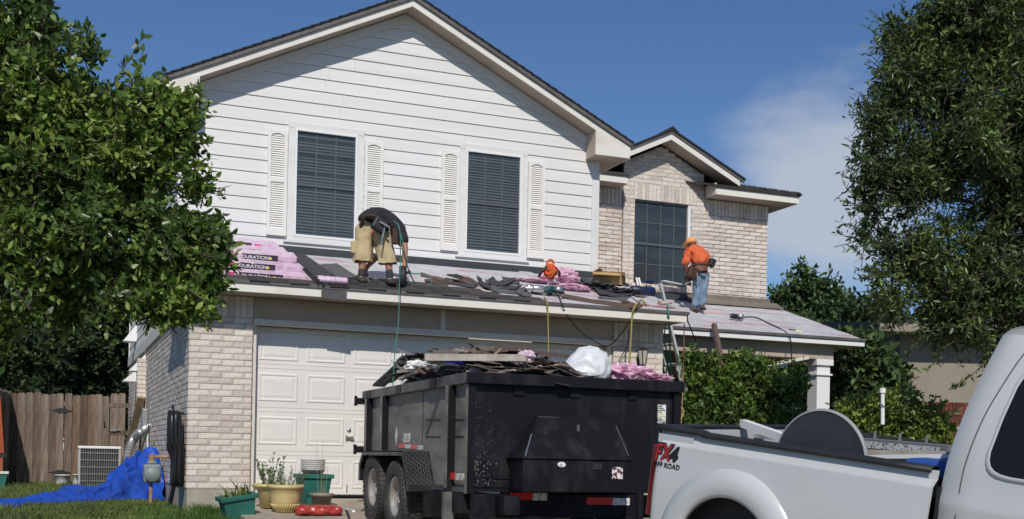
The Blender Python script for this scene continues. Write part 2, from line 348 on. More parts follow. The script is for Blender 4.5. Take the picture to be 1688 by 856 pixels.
# ---- grass: blades near the house corner and along the visible lawn
def blades(name, areas, n, h, m, seed, zf=None, width=.006):
    r_ = np.random.RandomState(seed); V = []; Fc = []
    for k in range(n):
        x0, x1, y0, y1 = areas[k % len(areas)]
        x = r_.uniform(x0, x1); y = r_.uniform(y0, y1); z = (zf or g_lawn)(x, y) - .01
        if noise.noise((x * 1.7, y * 1.7, 3)) < r_.uniform(-.9, .2): continue
        hh = h * r_.uniform(.4, 1.3) * (1 + .7 * noise.noise((x * 2.3, y * 2.3, 9))); a = r_.uniform(0, math.tau); wd = width * r_.uniform(.7, 1.4); dx, dy_ = math.cos(a) * wd, math.sin(a) * wd
        lx, ly = r_.normal(0, .35 * hh), r_.normal(0, .35 * hh)
        o = len(V); V += [(x - dx, y - dy_, z), (x + dx, y + dy_, z), (x + dx * .7 + lx * .4, y + dy_ * .7 + ly * .4, z + hh * .6), (x - dx * .7 + lx * .4, y - dy_ * .7 + ly * .4, z + hh * .6), (x + lx, y + ly, z + hh)]
        Fc += [(o, o + 1, o + 2, o + 3), (o + 3, o + 2, o + 4)]
    me = bpy.data.meshes.new(name); me.from_pydata(V, [], Fc); me.materials.append(m); o = inst(name, me); return o
tag(blades('lawn_grass', [(-3.2, -.85, -1.2, 4), (-3.0, -.85, 3, 9.9), (-2.6, -.85, -.6, 2)], 60000, .075, m_grassb, 3, width=.008), 'short patchy grass of the side lawn between tarp, fence and house', 'grass', kind='stuff')
tag(blades('tall_grass_clump', [(-1.35, -.42, -2.6, -.1), (-.75, -.38, -2.3, -.5)], 9000, .13, leafmat('lush_grass', (.05, .12, .02), (.14, .24, .05), .6, .25), 4, width=.005), 'tall bright green grass in front of the house corner and green planter', 'grass', kind='stuff')

# ---------------------------------------------------------------- foliage
def foliage(name, blobs, n, L, m, parent, seed, wr=.45, per=14, tw=.30, drop=0, shell=.55, twigs=None, noisef=0, zmin=None, sub=0, subr=.22):
    """many small folded leaves set along twigs that fill the union of ellipsoid blobs"""
    r_ = np.random.RandomState(seed); nc = n // per
    vol = np.array([b[1][0] * b[1][1] * b[1][2] if not np.isscalar(b[1]) else b[1] ** 3 for b in blobs]) ** .62; vol /= vol.sum()
    bi = r_.choice(len(blobs), nc, p=vol)
    C_ = np.array([list(b[0]) for b in blobs]); Rr = np.array([([b[1]] * 3 if np.isscalar(b[1]) else list(b[1])) for b in blobs])
    d = r_.normal(size=(nc, 3)); d /= np.linalg.norm(d, axis=1)[:, None]
    rad = (shell + (1 - shell) * r_.rand(nc)) ** 1 * (1 + .10 * r_.normal(size=nc))
    c = C_[bi] + d * rad[:, None] * Rr[bi]
    if sub:
        sc_c = c[r_.choice(nc, sub)]; si = r_.choice(sub, nc); Rm = Rr.min(axis=1).mean() * subr
        dd = r_.normal(size=(nc, 3)); dd /= np.linalg.norm(dd, axis=1)[:, None]; c = sc_c[si] + dd * (r_.rand(nc) ** .45)[:, None] * Rm * r_.uniform(.5, 1.5, sub)[si][:, None] * np.array([1.15, 1.15, .8])
        d = (dd * .6 + d * .6); d /= np.linalg.norm(d, axis=1)[:, None]
    if noisef:
        keep = np.array([noise.noise(Vector(p) * noisef) > -.12 for p in c]); c = c[keep]; d = d[keep]; nc = len(c)
    if zmin is not None:
        k = c[:, 2] > zmin; c = c[k]; d = d[k]; nc = len(c)
    ax = d + .7 * r_.normal(size=(nc, 3)); ax[:, 2] += .25 - drop; ax /= np.linalg.norm(ax, axis=1)[:, None]
    t = np.tile(np.linspace(-.5, .5, per), nc) * tw; ci = np.repeat(np.arange(nc), per)
    base = c[ci] + ax[ci] * t[:, None]
    ld = ax[ci] * .55 + r_.normal(size=(len(ci), 3)) * .75; ld /= np.linalg.norm(ld, axis=1)[:, None]
    up = r_.normal(size=ld.shape) * .6; up[:, 2] += .55
    sd_ = np.cross(ld, up); sd_ /= np.linalg.norm(sd_, axis=1)[:, None] + 1e-9; nn = np.cross(sd_, ld)
    ln = L * (.6 + .7 * r_.rand(len(ci)))[:, None]; wd = ln * wr * .5
    b0 = base + ld * ln * .1
    v = np.stack([b0, b0 + ld * ln * .38 + sd_ * wd + nn * wd * .35, b0 + ld * ln, b0 + ld * ln * .38 - sd_ * wd + nn * wd * .35, b0 + ld * ln * .72 + sd_ * wd * .75 + nn * wd * .2, b0 + ld * ln * .72 - sd_ * wd * .75 + nn * wd * .2], 1)
    nl = len(ci); V = v.reshape(-1, 3); o = (np.arange(nl) * 6)[:, None]
    Fq = np.concatenate([o + np.array([[0, 1, 4, 2]]), o + np.array([[0, 2, 5, 3]])], 1).reshape(-1, 4)
    me = bpy.data.meshes.new(name); me.vertices.add(len(V)); me.vertices.foreach_set('co', V.ravel().astype(np.float32))
    me.loops.add(Fq.size); me.loops.foreach_set('vertex_index', Fq.ravel().astype(np.int32)); me.polygons.add(len(Fq))
    me.polygons.foreach_set('loop_start', np.arange(0, Fq.size, 4, dtype=np.int32)); me.polygons.foreach_set('loop_total', np.full(len(Fq), 4, dtype=np.int32))
    me.materials.append(m); me.update(calc_edges=True)
    ob = inst(name, me, parent); ob['kind'] = 'stuff' if parent is None else 'part'
    if parent is not None: del ob['kind']
    if twigs is not None:
        for k in range(0, nc, 2):
            a = Vector(c[k] - ax[k] * tw * .7); b = Vector(c[k] + ax[k] * tw * .5); twigs.tube([a, b], [.005, .002], 3, cap=False)
    return ob
def tree(label, cat, base, blobs, n, L, m, seed, group=None, trunk_r=.18, name='oak_tree', trunkpts=None, limbs=10, nsh=0, shr=(.8, 1.35), **k):
    t = thing(name, label, cat, base, group); base = Vector(base)
    tk = MB(); top = sum((Vector(b[0]) for b in blobs), Vector()) / len(blobs)
    tp = [Vector(p) for p in trunkpts] if trunkpts else [base - Vector((0, 0, .2)), base.lerp(top, .35) + Vector((.1, .05, 0)), top]
    tk.tube(tp, [trunk_r * 1.25, trunk_r, trunk_r * .35], 10, smooth=6)
    lb = MB(); r_ = random.Random(seed)
    for i, b in enumerate(blobs[:limbs]):
        s_ = tp[0].lerp(tp[-1], r_.uniform(.35, .9)); e = Vector(b[0]); rr = b[1] if np.isscalar(b[1]) else min(b[1])
        mid = s_.lerp(e, .5) + Vector((r_.uniform(-.2, .2), r_.uniform(-.2, .2), r_.uniform(0, .3)))
        lb.tube([s_, mid, e], [trunk_r * .2, trunk_r * .1, trunk_r * .05], 6, smooth=4)
        for q in range(4 if trunk_r < .25 else 6):
            dd = Vector((r_.gauss(0, 1), r_.gauss(0, 1), r_.gauss(.2, .8))).normalized(); lb.tube([e, e + dd * rr * .45 + Vector((0, 0, .05)), e + dd * rr * .85], [trunk_r * .08, trunk_r * .05, .004], 4, smooth=3)
    I(tk.build('trunk', m_bark, t, smooth=True), t)
    fo = foliage('crown', blobs, n, L, m, t, seed, twigs=lb, **k); I(fo, t)
    if nsh:      # free shoots that break the outline
        q_ = np.random.RandomState(seed + 1); V = []; Fc = []; wr_ = k.get('wr', .45)
        for i in range(nsh):
            b = blobs[q_.randint(len(blobs))]; rr = b[1] if np.isscalar(b[1]) else min(b[1]); d = Vector(q_.normal(size=3)); d.z = d.z * .8 + .1; d.normalize(); c0 = Vector(b[0]); ext = min(rr * (shr[1] - shr[0]), .55) * q_.uniform(.5, 1.2)
            p0 = c0 + d * rr * shr[0]; c3 = crom([p0, p0 + d * ext * .5 + Vector(q_.normal(size=3)) * ext * .12, p0 + d * ext + Vector(q_.normal(size=3)) * ext * .25], 5); lb.tube(c3, [.006, .0015], 3, cap=False)
            for j in range(int(14 + 26 * ext)):
                f_ = q_.rand() * (len(c3) - 1); a = min(int(f_), len(c3) - 2); c_ = c3[a].lerp(c3[a + 1], f_ - a); ld = (d * .8 + Vector(q_.normal(size=3)) * .75).normalized(); s1 = ld.cross(Vector(q_.normal(size=3)) + Vector((0, 0, .8))).normalized(); ln = L * (.6 + .6 * q_.rand()); wd = ln * wr_ * .5; o = len(V)
                V += [c_, c_ + ld * ln * .4 + s1 * wd, c_ + ld * ln * .72 + s1 * wd * .7, c_ + ld * ln, c_ + ld * ln * .72 - s1 * wd * .7, c_ + ld * ln * .4 - s1 * wd]; Fc += [(o, o + 1, o + 2, o + 3), (o, o + 3, o + 4, o + 5)]
        I(MB().add(V, Fc).build('free_shoots', m, t, kind='stuff'), t)
    o_ = lb.build('limbs', m_bark, t, smooth=True, kind='stuff'); I(o_, t)
    return t
def BL(lst, dflt=7.5):   # (px, py, radius px, distance) -> blob
    out = []
    for a in lst:
        x, y, r = a[:3]; d = a[3] if len(a) > 3 else dflt; rr = r / F * d
        out.append((P(x, y, D=d), (rr, rr, rr)))
    return out

# ================================================================ THE HOUSE
XL, XR, YS, YB = -.77, 5.486, 1.68, 11.16
house = thing('two_storey_house', 'two storey house with white lap siding gable above a white brick garage, roof being re-shingled', 'house', (0, 0, 0))
H = house
cb = .0754; hs = 2.203
def brick_mesh(w_, h_, d_):
    b = MB(); e = .006
    # front-chamfered block: front face slightly smaller than the body
    v = [(-w_/2, 0, 0), (w_/2, 0, 0), (w_/2, 0, h_), (-w_/2, 0, h_), (-w_/2, -d_+e, 0), (w_/2, -d_+e, 0), (w_/2, -d_+e, h_), (-w_/2, -d_+e, h_), (-w_/2+e, -d_, e), (w_/2-e, -d_, e), (w_/2-e, -d_, h_-e), (-w_/2+e, -d_, h_-e)]
    b.add(v, [(4, 5, 1, 0), (5, 6, 2, 1), (6, 7, 3, 2), (7, 4, 0, 3), (8, 9, 5, 4), (9, 10, 6, 5), (10, 11, 7, 6), (11, 8, 4, 7), (8, 11, 10, 9)])
    return b
_bc = {}
def brick_me(w_, h_, d_=.05):
    k = (round(w_, 3), round(h_, 3), round(d_, 3))
    if k not in _bc: _bc[k] = brick_mesh(*k).mesh('brick', m_brick)
    return _bc[k]
rb = random.Random(3)
brick_budget = [292]
def put_brick(wall, joined, x, z, w_, h_, yf, single=True):
    """one brick, its face on plane y = yf, centre x, bottom z; it stands proud of the mortar by its thickness"""
    if w_ < .03: return
    dy_ = rb.uniform(-.002, .003)
    if single and brick_budget[0] > 0:
        brick_budget[0] -= 1
        inst('brick', brick_me(w_, h_), wall, (x, yf + .05 + dy_, z), (0, 0, 0))
    else:
        b = brick_mesh(w_, h_, .05); o = len(joined.v); joined.v += [v + Vector((x, yf + .05 + dy_, z)) for v in b.v]; joined.f += [[i + o for i in f] for f in b.f]
def brickwall(wall, joined, x0, x1, z0, z1, yf, single, holes=(), top=None, ph=0, pitch=.268):
    j = .0075; k = 0; z = z1 - cb
    while z > z0 - .02:
        off = (.5 if (k + ph) % 2 else 0) * pitch; x = x0 - off
        while x < x1:
            segs = [[max(x, x0), min(x + pitch, x1)]]
            for hx0, hx1, hz0, hz1 in holes:
                if z + cb * .5 > hz0 and z + cb * .5 < hz1:
                    ns = []
                    for a, b in segs:
                        if b <= hx0 or a >= hx1: ns.append([a, b]); continue
                        if a < hx0: ns.append([a, hx0])
                        if b > hx1: ns.append([hx1, b])
                    segs = ns
            for a, b in segs:
                xm_ = (a + b) / 2
                if b - a < .04: continue
                if top and z + cb * .9 > top(a) or top and z + cb * .9 > top(b): continue
                dz_ = rb.choice((0, 0, .001, .002)); put_brick(wall, joined, xm_ + rb.uniform(-.002, .002), z + j / 2 + dz_ / 2, b - a - j - rb.choice((0, 0, .003)), cb - j - dz_, yf, single)
            x += pitch
        z -= cb; k += 1
def soldiers(wall, joined, x0, x1, z0, h, yf, single=False, pitch=.0775):
    n = max(1, round((x1 - x0) / pitch)); p_ = (x1 - x0) / n
    for i in range(n): put_brick(wall, joined, x0 + (i + .5) * p_, z0 + .004, p_ - .008, h - .008, yf, single)

# foundation and hidden body
MB().box(XL + .012, .012, -.6, -.002, .30, .095).build('foundation', m_conc, H)
MB().box(XL + .012, .30, -.6, XL + .3, YB - .01, .095).build('foundation', m_conc, H); MB().box(4.98, .012, -.6, 5.76, .3, .095).build('foundation', m_conc, H)
# -- garage piers
for (x0, x1, ph) in ((XL, 0, 0), (4.98, 5.77, 1)):
    wl = MB().box(x0 + .008, .05 - .004 - .04, .09, x1 - .008, .30, 2.472).build('garage_pier', m_mortar, H); J = MB()
    brickwall(wl, J, x0, x1, .09, hs, 0, True, ph=ph)
    soldiers(wl, J, x0, x1, hs, .268, 0, True)
    if J.v: J.build('brickwork', m_brick, wl, kind='stuff')
# left side wall (joined, strongly receding) : build in a local frame then turn
J = MB(); wl = MB().box(XL + .006, .055, .09, XL + .2, YB, 2.30).build('side_wall', m_mortar, H)
holes = [(5.75, 6.5, .5, 1.62), (8.6, 9.4, .5, 1.9)]
Jt = MB(); brickwall(None, Jt, .0, YB, .09, hs + .002, 0, False, holes=holes, ph=1)
Ms = Matrix(((0, 1, 0, XL), (1, 0, 0, 0), (0, 0, 1, 0), (0, 0, 0, 1)))   # (x along, y depth) -> (depth, along)
for v in Jt.v: J.v.append(Ms @ v)
J.f = Jt.f
J.build('side_brickwork', m_brick, H, kind='stuff')
fr = MB().box(XL - .03, .02, hs + .10, XL + .05, YB, hs + .28).build('side_frieze_board', m_trim, H)
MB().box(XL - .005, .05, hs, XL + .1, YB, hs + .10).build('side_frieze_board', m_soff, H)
# dark slot windows of the side wall with sloped white hoods
for y0, y1, z0, z1 in holes:
    wn = MB().box(XL + .07, y0, z0, XL + .1, y1, z1).build('side_window', m_glass2, H); MB().box(XL + .02, y0, z0 - .06, XL + .07, y1, z0).box(XL + .02, y0, z1, XL + .07, y1, z1 + .05).build('frame', m_vinyl, wn)
for (px, py, ww, hh) in ((240, 598, .42, .3), (228, 618, .42, .26)):
    c = P(px, py, X=XL); yy = c.y
    MB().prism([(XL - .02, c.z - hh / 2), (XL - .34, c.z - hh / 2), (XL - .02, c.z + hh / 2)], 1, yy, yy + ww).build('window_hood', m_vinyl, H) if False else \
    MB().add([(XL, yy, c.z - hh / 2), (XL - .28, yy, c.z - hh / 2), (XL, yy, c.z + hh / 2), (XL, yy + ww, c.z - hh / 2), (XL - .28, yy + ww, c.z - hh / 2), (XL, yy + ww, c.z + hh / 2)], [(0, 1, 2), (3, 5, 4), (0, 3, 4, 1), (1, 4, 5, 2), (0, 2, 5, 3)]).build('window_hood', m_vinyl, H)
c = P(226, 546, X=XL)
MB().add([(XL, c.y, c.z - .2), (XL - .25, c.y, c.z - .2), (XL, c.y, c.z + .15), (XL, c.y + .4, c.z - .2), (XL - .25, c.y + .4, c.z - .2), (XL, c.y + .4, c.z + .15)], [(0, 1, 2), (3, 5, 4), (0, 3, 4, 1), (1, 4, 5, 2), (0, 2, 5, 3)]).build('window_hood', m_vinyl, H)
# brick ledge pier and conduit on the side wall
pb_ = MB(); z = 1.33
while z < 2.1: pb_.box(XL - .14, 6.60, z, XL, 6.90, z + .066); z += .0754
pb_.build('side_pilaster_bricks', m_brick, H, kind='stuff'); MB().box(XL - .13, 6.61, 1.32, XL - .002, 6.89, 2.1).build('side_pilaster', m_mortar, H); MB().box(XL - .17, 6.5, 1.26, XL, 7.0, 1.32).build('side_ledge', m_trim, H)

# -- header over the garage door, trim, soffit, fascia
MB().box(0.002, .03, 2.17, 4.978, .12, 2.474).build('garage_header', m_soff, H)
MB().box(0.002, -.012, 2.131, 4.978, .09, 2.203).build('header_trim', m_trim, H)
MB().box(2.44, .012, 2.205, 2.50, .032, 2.47).build('header_batten', m_trim, H)
MB().box(.002, .06, 0, .05, .20, 2.131).box(4.93, .06, 0, 4.978, .20, 2.131).build('door_jamb', m_trim, H)
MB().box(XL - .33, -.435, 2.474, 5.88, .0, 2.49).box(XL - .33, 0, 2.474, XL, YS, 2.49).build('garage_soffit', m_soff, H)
MB().box(XL - .34, -.455, 2.468, 5.895, -.435, 2.578).build('garage_fascia', m_fascia, H)
RZ = lambda y: 2.60 + .353 * (y + .45)
# right and left rake ends of the shed roof
for x in (5.876, XL - .34): MB().prism([(-.455, 2.47), (-.455, 2.575), (YS if x < 0 else 3.85, RZ(YS if x < 0 else 3.85) - .03), (YS if x < 0 else 3.85, RZ(YS if x < 0 else 3.85) - .15), (0, 2.52)], 0, x, x + .02).build('rake_board', m_fascia, H)
MB().prism([(.0, .0), (.0, 2.56), (3.85, RZ(3.85) - .09), (3.85, .0)], 0, 5.70, 5.755).build('garage_side_wall', m_trim, H)
MB().box(XL - .35, -.475, 2.570, 5.91, -.452, 2.612).build('drip_edge', m_drip, H)
# garage roof deck and underlayment
def slab(x0, x1, y0, y1, zf, th, name, m, lift=0, parent=H, **k):
    return MB().hexa([(x0, y0, zf(y0) + lift - th), (x1, y0, zf(y0) + lift - th), (x1, y1, zf(y1) + lift - th), (x0, y1, zf(y1) + lift - th), (x0, y0, zf(y0) + lift), (x1, y0, zf(y0) + lift), (x1, y1, zf(y1) + lift), (x0, y1, zf(y1) + lift)]).build(name, m, parent, **k)
slab(XL - .33, 5.89, -.45, YS, RZ, .03, 'garage_roof_deck', m_wood2, -.012); slab(5.49, 5.89, YS, 3.85, RZ, .03, 'garage_roof_deck', m_wood2, -.012)
def rumpled(name, x0, x1, y0, y1, zf, nx, ny, amp, seed, lift=.004, xf=None):
    def fn(u, v):
        x = x0 + (x1 - x0) * u; y = y0 + (y1 - y0) * v
        if xf: x = xf(u, y)
        n_ = noise.noise((x * 1.3 + seed, y * 2.5, 0)) * amp + noise.noise((x * 5 + seed, y * 6, 4)) * amp * .4
        return Vector((x, y, zf(y) + lift + max(0, n_ + amp * .2)))
    return MB().grid(fn, nx, ny).build(name, m_under, H, smooth=True)
rumpled('underlayment', XL - .33, 5.89, -.47, YS - .01, RZ, 90, 24, .012, 0)
rumpled('underlayment', 5.50, 5.89, YS, 3.85, RZ, 8, 20, .008, 5)
MB().prism([(YS - .035, RZ(YS) + .0), (YS - .035, RZ(YS) + .085), (YS - .012, RZ(YS) + .085), (YS - .012, RZ(YS) - .1), (YS - .12, RZ(YS - .12) + .012)], 0, XL, 5.42).build('wall_flashing', m_slate, H)
# laid shingle courses at the eave: every shingle a part
NS = Vector((0, -.353, 1)).normalized()
def shingle_me(L_, W_, name='shingle', m=None, tabs=True):
    b = MB(); n = 4
    for i in range(n if tabs else 1):
        a = -L_/2 + L_ * i / (n if tabs else 1); c = -L_/2 + L_ * (i + 1) / (n if tabs else 1) - (.004 if tabs else 0)
        lo = (0, .012, .0, .02)[i % 4] if tabs else 0
        b.box(a, lo, 0, c, W_, .006 if i % 2 else .009)
    return b.mesh(name, m or m_shin)
sm = shingle_me(.97, .30)
rotg = math.atan(.353)
k = 0
for row, (xa, xb_, y) in enumerate(((XL - .34, 3.45, -.49), (.95, 3.05, -.36), (1.05, 2.65, -.23), (1.2, 2.2, -.10))):
    x = xa + (.3 * (row % 2)) + .485
    while x - .485 < xb_:
        inst('shingle', sm, H, (x, y, RZ(y) + .012 + .002 * row), (rotg - .02, 0, rb.uniform(-.004, .004))); x += .975

# -- siding wall of the upper storey
XM = (XL + XR) / 2; zap, pg = 6.938, .4834
wtop = lambda x: zap + .0 - pg * abs(x - XM)
op = [(.822 - .075, .822 + .829 + .075, 5.0584 - 1.448 - .08, 5.0584 + .075), (3.353 - .075, 3.353 + .829 + .075, 5.0584 - 1.448 - .08, 5.0584 + .075)]
s_ = .1761; zA = 5.128
MB().prism([(XL + .02, 2.5), (XR - .02, 2.5), (XR - .02, wtop(XR) - .02), (XM, wtop(XM) - .02), (XL + .02, wtop(XL) - .02)], 1, YS + .09, YS + .14).build('gable_wall_sheathing', m_dark, H)
kk = -11
while True:
    z0 = zA + kk * s_; kk += 1
    if z0 > zap - .12: break
    z1 = z0 + s_ - .004
    iv = [(XL + .1, XR - .1)]
    for a, b, c_, d_ in op:
        if z0 + s_ / 2 > c_ and z0 + s_ / 2 < d_: iv = [q for (u, v) in iv for q in ((u, min(v, a)), (max(u, b), v)) if q[1] - q[0] > .02]
    iv2 = []
    for (u, v) in iv:
        if v - u > 2.2: c_j = u + (v - u) * rb.uniform(.3, .7); iv2 += [(u, c_j - .0012), (c_j + .0012, v)]
        else: iv2.append((u, v))
    for (u, v) in iv2:
        cl = lambda x, z: max(min(x, XM + (zap - z) / pg), XM - (zap - z) / pg)
        x00, x01, x10, x11 = cl(u, z0), cl(v, z0), cl(u, z1), cl(v, z1)
        if x01 - x00 < .05: continue
        y0f, y1f = YS - .016, YS - .002
        MB().hexa([(x00, y0f, z0), (x01, y0f, z0), (x01, YS + .05, z0), (x00, YS + .05, z0), (x10, y1f, z1), (x11, y1f, z1), (x11, YS + .05, z1), (x10, YS + .05, z1)]).build('siding_board', m_white, H)
for x in (XL - .012, XR - .1): MB().box(x, YS - .03, 3.0 if x > 0 else 2.6, x + .112, YS + .06, wtop(XL) + .02).build('corner_board', m_white, H)
MB().box(XR + .0125, YS - .02, 3.0, XR + .03, YS + .12, wtop(XR)).build('corner_board', m_white, H)
for sgn in (-1, 1):   # frieze trim under the rake
    a = (XM, wtop(XM)); b = (XM + sgn * (XR - XM - .012), wtop(XR - .012))
    MB().prism([(a[0], a[1]), (b[0], b[1]), (b[0], b[1] - .135), (a[0], a[1] - .135)], 1, YS - .034, YS - .0165).build('rake_frieze_board', m_white, H)
# upper side wall (left) with lap lines, and hidden right / rear walls
sw = MB(); z = hs + .28
while z < 5.2:
    sw.hexa([(XL - .012, YS + .06, z), (XL - .012, YB, z), (XL + .05, YB, z), (XL + .05, YS + .06, z), (XL, YS + .06, z + .172), (XL, YB, z + .172), (XL + .05, YB, z + .172), (XL + .05, YS + .06, z + .172)]); z += .176
sw.build('upper_side_siding', m_white, H, kind='stuff')
MB().box(XL - .02, YB - .1, hs + .28, XL + .05, YB + .012, 5.15).build('corner_board', m_white, H)
MB().box(XL + .06, YB - .2, 0, 10.0, YB - .02, 5.2).box(9.9, 4.0, 0, 10.05, YB - .2, 5.3).build('rear_wall', m_trim, H)
# -- main gable roof
YG = 1.318
def main_roof():
    o_ = .12 + .04
    b = MB()
    for sgn in (-1, 1):
        xe = XM + sgn * (XR - XM + .40)
        zr = zap + .13; ze = zr - pg * abs(xe - XM)
        b.hexa([(XM, YG - .02, zr - .02), (xe, YG - .02, ze - .02), (xe, YG - .02, ze + .03), (XM, YG - .02, zr + .03), (XM, YB + .4, zr - .02), (xe, YB + .4, ze - .02), (xe, YB + .4, ze + .03), (XM, YB + .4, zr + .03)])
    return b
main_roof().build('main_roof', m_edge, H)
tabm = MB().box(0, 0, 0, .30, .02, .016).mesh('shingle_edge', m_shin)
for sgn in (-1, 1):
    xe = XR - XM + .40; L_ = xe / math.cos(math.atan(pg)); n = int(L_ / .145)
    MB().hexa([(XM, YG - .035, zap + .095), (XM + sgn * xe, YG - .035, zap + .095 - pg * xe), (XM + sgn * xe, YG - .035, zap + .155 - pg * xe), (XM, YG - .035, zap + .155), (XM, YG, zap + .095), (XM + sgn * xe, YG, zap + .095 - pg * xe), (XM + sgn * xe, YG, zap + .155 - pg * xe), (XM, YG, zap + .155)]).build('rake_drip_edge', m_drip, H)
    ed = MB()
    for i in range(n):
        x = XM + sgn * (i + .5) * xe / n; zz = zap + .16 - pg * abs(x - XM)
        a = math.atan(pg) * -sgn
        M_ = Matrix.Translation((x, YG - .05, zz)) @ Matrix.Rotation(-a, 4, 'Y') @ Matrix.Rotation(R(-3 * sgn), 4, 'Y')
        ed.box(-.09, 0, 0, .09, .5, .02, M_)
    ed.build('edge_shingles', m_edge, H, kind='stuff')
    # fascia and sloped soffit
    x1 = XM + sgn * (xe - .02); z1 = lambda x: zap - pg * abs(x - XM)
    MB().hexa([(XM, YG, zap - .005), (x1, YG, z1(x1)), (x1, YG + .022, z1(x1)), (XM, YG + .022, zap - .005), (XM, YG, zap + .105), (x1, YG, z1(x1) + .105), (x1, YG + .022, z1(x1) + .105), (XM, YG + .022, zap + .105)]).build('rake_fascia', m_fascia, H)
    MB().hexa([(XM, YG + .022, zap + .012), (x1, YG + .022, z1(x1) + .012), (x1, YS + .1, z1(x1) + .012), (XM, YS + .1, zap + .012), (XM, YG + .022, zap + .03), (x1, YG + .022, z1(x1) + .03), (x1, YS + .1, z1(x1) + .03), (XM, YS + .1, zap + .03)]).build('rake_soffit', m_soff, H)
# boxed eave return at the right gable end (and its unseen twin)
for sgn in (-1, 1):
    xa = XM + sgn * (5.275 - XM); xb_ = XM + sgn * (5.85 - XM); zb = 5.16
    pts = [(xa, zb), (xb_, zb), (xb_ + sgn * .015, zap - pg * (abs(xb_ - XM)) + .1), (xa, zap - pg * abs(xa - XM) + .02)]
    MB().prism(pts, 1, YG - .006, YG + .02).build('eave_return', m_fascia, H)
    MB().prism([(xa, zb), (xb_, zb), (xb_, zb + .012), (xa, zb + .012)], 1, YG + .02, YB).build('eave_soffit', m_soff, H)
    MB().box(min(xa, xa + sgn * .02), YG + .02, zb + .012, max(xa, xa + sgn * .02), YS - .034, zap - pg * abs(xa - XM)).build('eave_return_side', m_soff, H)
    xo = xb_ + sgn * .004
    MB().box(min(xo, xo + sgn * .02), YG + .03, zb, max(xo, xo + sgn * .02), YB, zb + .13).build('eave_fascia', m_fascia, H)

# -- windows in the siding wall
def siding_window(x0, label=None):
    ww, wh, zt = .829, 1.448, 5.0584; z0 = zt - wh
    f = MB().box(x0 - .035, YS - .042, z0 - .035, x0, YS + .06, zt + .035).box(x0 + ww, YS - .042, z0 - .035, x0 + ww + .035, YS + .06, zt + .035).box(x0, YS - .042, zt, x0 + ww, YS + .06, zt + .035).box(x0, YS - .042, z0 - .035, x0 + ww, YS + .06, z0).build('window', m_vinyl, H, bevel=.004)
    MB().box(x0 - .125, YS - .030, zt + .037, x0 + ww + .125, YS + .03, zt + .115).box(x0 - .125, YS - .026, z0 - .09, x0 - .037, YS + .03, zt + .036).box(x0 + ww + .037, YS - .026, z0 - .09, x0 + ww + .125, YS + .03, zt + .036).build('casing', m_white, f)
    MB().box(x0 - .17, YS - .045, z0 - .12, x0 + ww + .17, YS + .03, z0 - .0925).box(x0 - .08, YS - .036, z0 - .09, x0 + ww + .08, YS + .03, z0 - .037).build('sill', m_white, f)
    MB().box(x0, YS - .005, z0, x0 + ww, YS - .001, zt).build('pane', m_glass, f)
    zm = zt - wh * .515
    MB().box(x0 + .001, YS - .022, zm - .018, x0 + ww - .001, YS - .006, zm + .018).build('sash_rail', m_mun, f)
    mu = MB()
    for i in (1, 2): mu.box(x0 + ww * i / 3 - .009, YS - .010, z0, x0 + ww * i / 3 + .009, YS - .0055, zm - .018).box(x0 + ww * i / 3 - .009, YS - .010, zm + .018, x0 + ww * i / 3 + .009, YS - .0055, zt)
    mu.build('muntin', m_mun, f)
    sl = MB(); n = 34
    for i in range(n):
        z = z0 + (i + .5) * wh / n
        if abs(z - zm) < .03 or rb.random() < .06: continue
        sl.box(x0 + .004, YS - .0085, z - .012, x0 + ww - .004, YS - .006, z + rb.uniform(.002, .010))
    sl.build('blind_slats', m_slat, f, kind='stuff')
    # shutters either side
    for xs_ in (x0 - .125 - .285, x0 + ww + .125 + .01):
        sh = MB(); zb_, zt_ = z0 - .045, zt - .03; W_ = .275
        sh.box(xs_, YS - .050, zb_, xs_ + .045, YS - .018, zt_).box(xs_ + W_ - .045, YS - .050, zb_, xs_ + W_, YS - .018, zt_)
        zmid = (zb_ + zt_) / 2 + .04
        for a, b in ((zb_, zb_ + .10), (zmid - .03, zmid + .03)): sh.box(xs_ + .045, YS - .0495, a, xs_ + W_ - .045, YS - .018, b)
        # arched top rail
        pts = [(xs_ + .045, zt_)] + [(xs_ + .045 + (W_ - .09) * t / 8, zt_ - .07 + .028 * math.sin(math.pi * t / 8)) for t in range(9)] + [(xs_ + W_ - .045, zt_)]
        sh.prism(pts[::-1], 1, YS - .0495, YS - .018)
        s0 = sh.build('shutter', m_shut, H)
        lv = MB()
        for a, b in ((zb_ + .10, zmid - .03), (zmid + .03, zt_ - .05)):
            n = int((b - a) / .030)
            for i in range(n):
                z = a + (i + .5) * (b - a) / n
                lv.hexa([(xs_ + .045, YS - .040, z - .014), (xs_ + W_ - .045, YS - .040, z - .014), (xs_ + W_ - .045, YS - .035, z - .015), (xs_ + .045, YS - .035, z - .015), (xs_ + .045, YS - .026, z + .013), (xs_ + W_ - .045, YS - .026, z + .013), (xs_ + W_ - .045, YS - .021, z + .012), (xs_ + .045, YS - .021, z + .012)])
        lv.box(xs_ + .045, YS - .0205, zb_, xs_ + W_ - .045, YS - .019, zt_)
        lv.build('louvre_slats', m_shut, s0, kind='stuff')
siding_window(.822); siding_window(3.353)

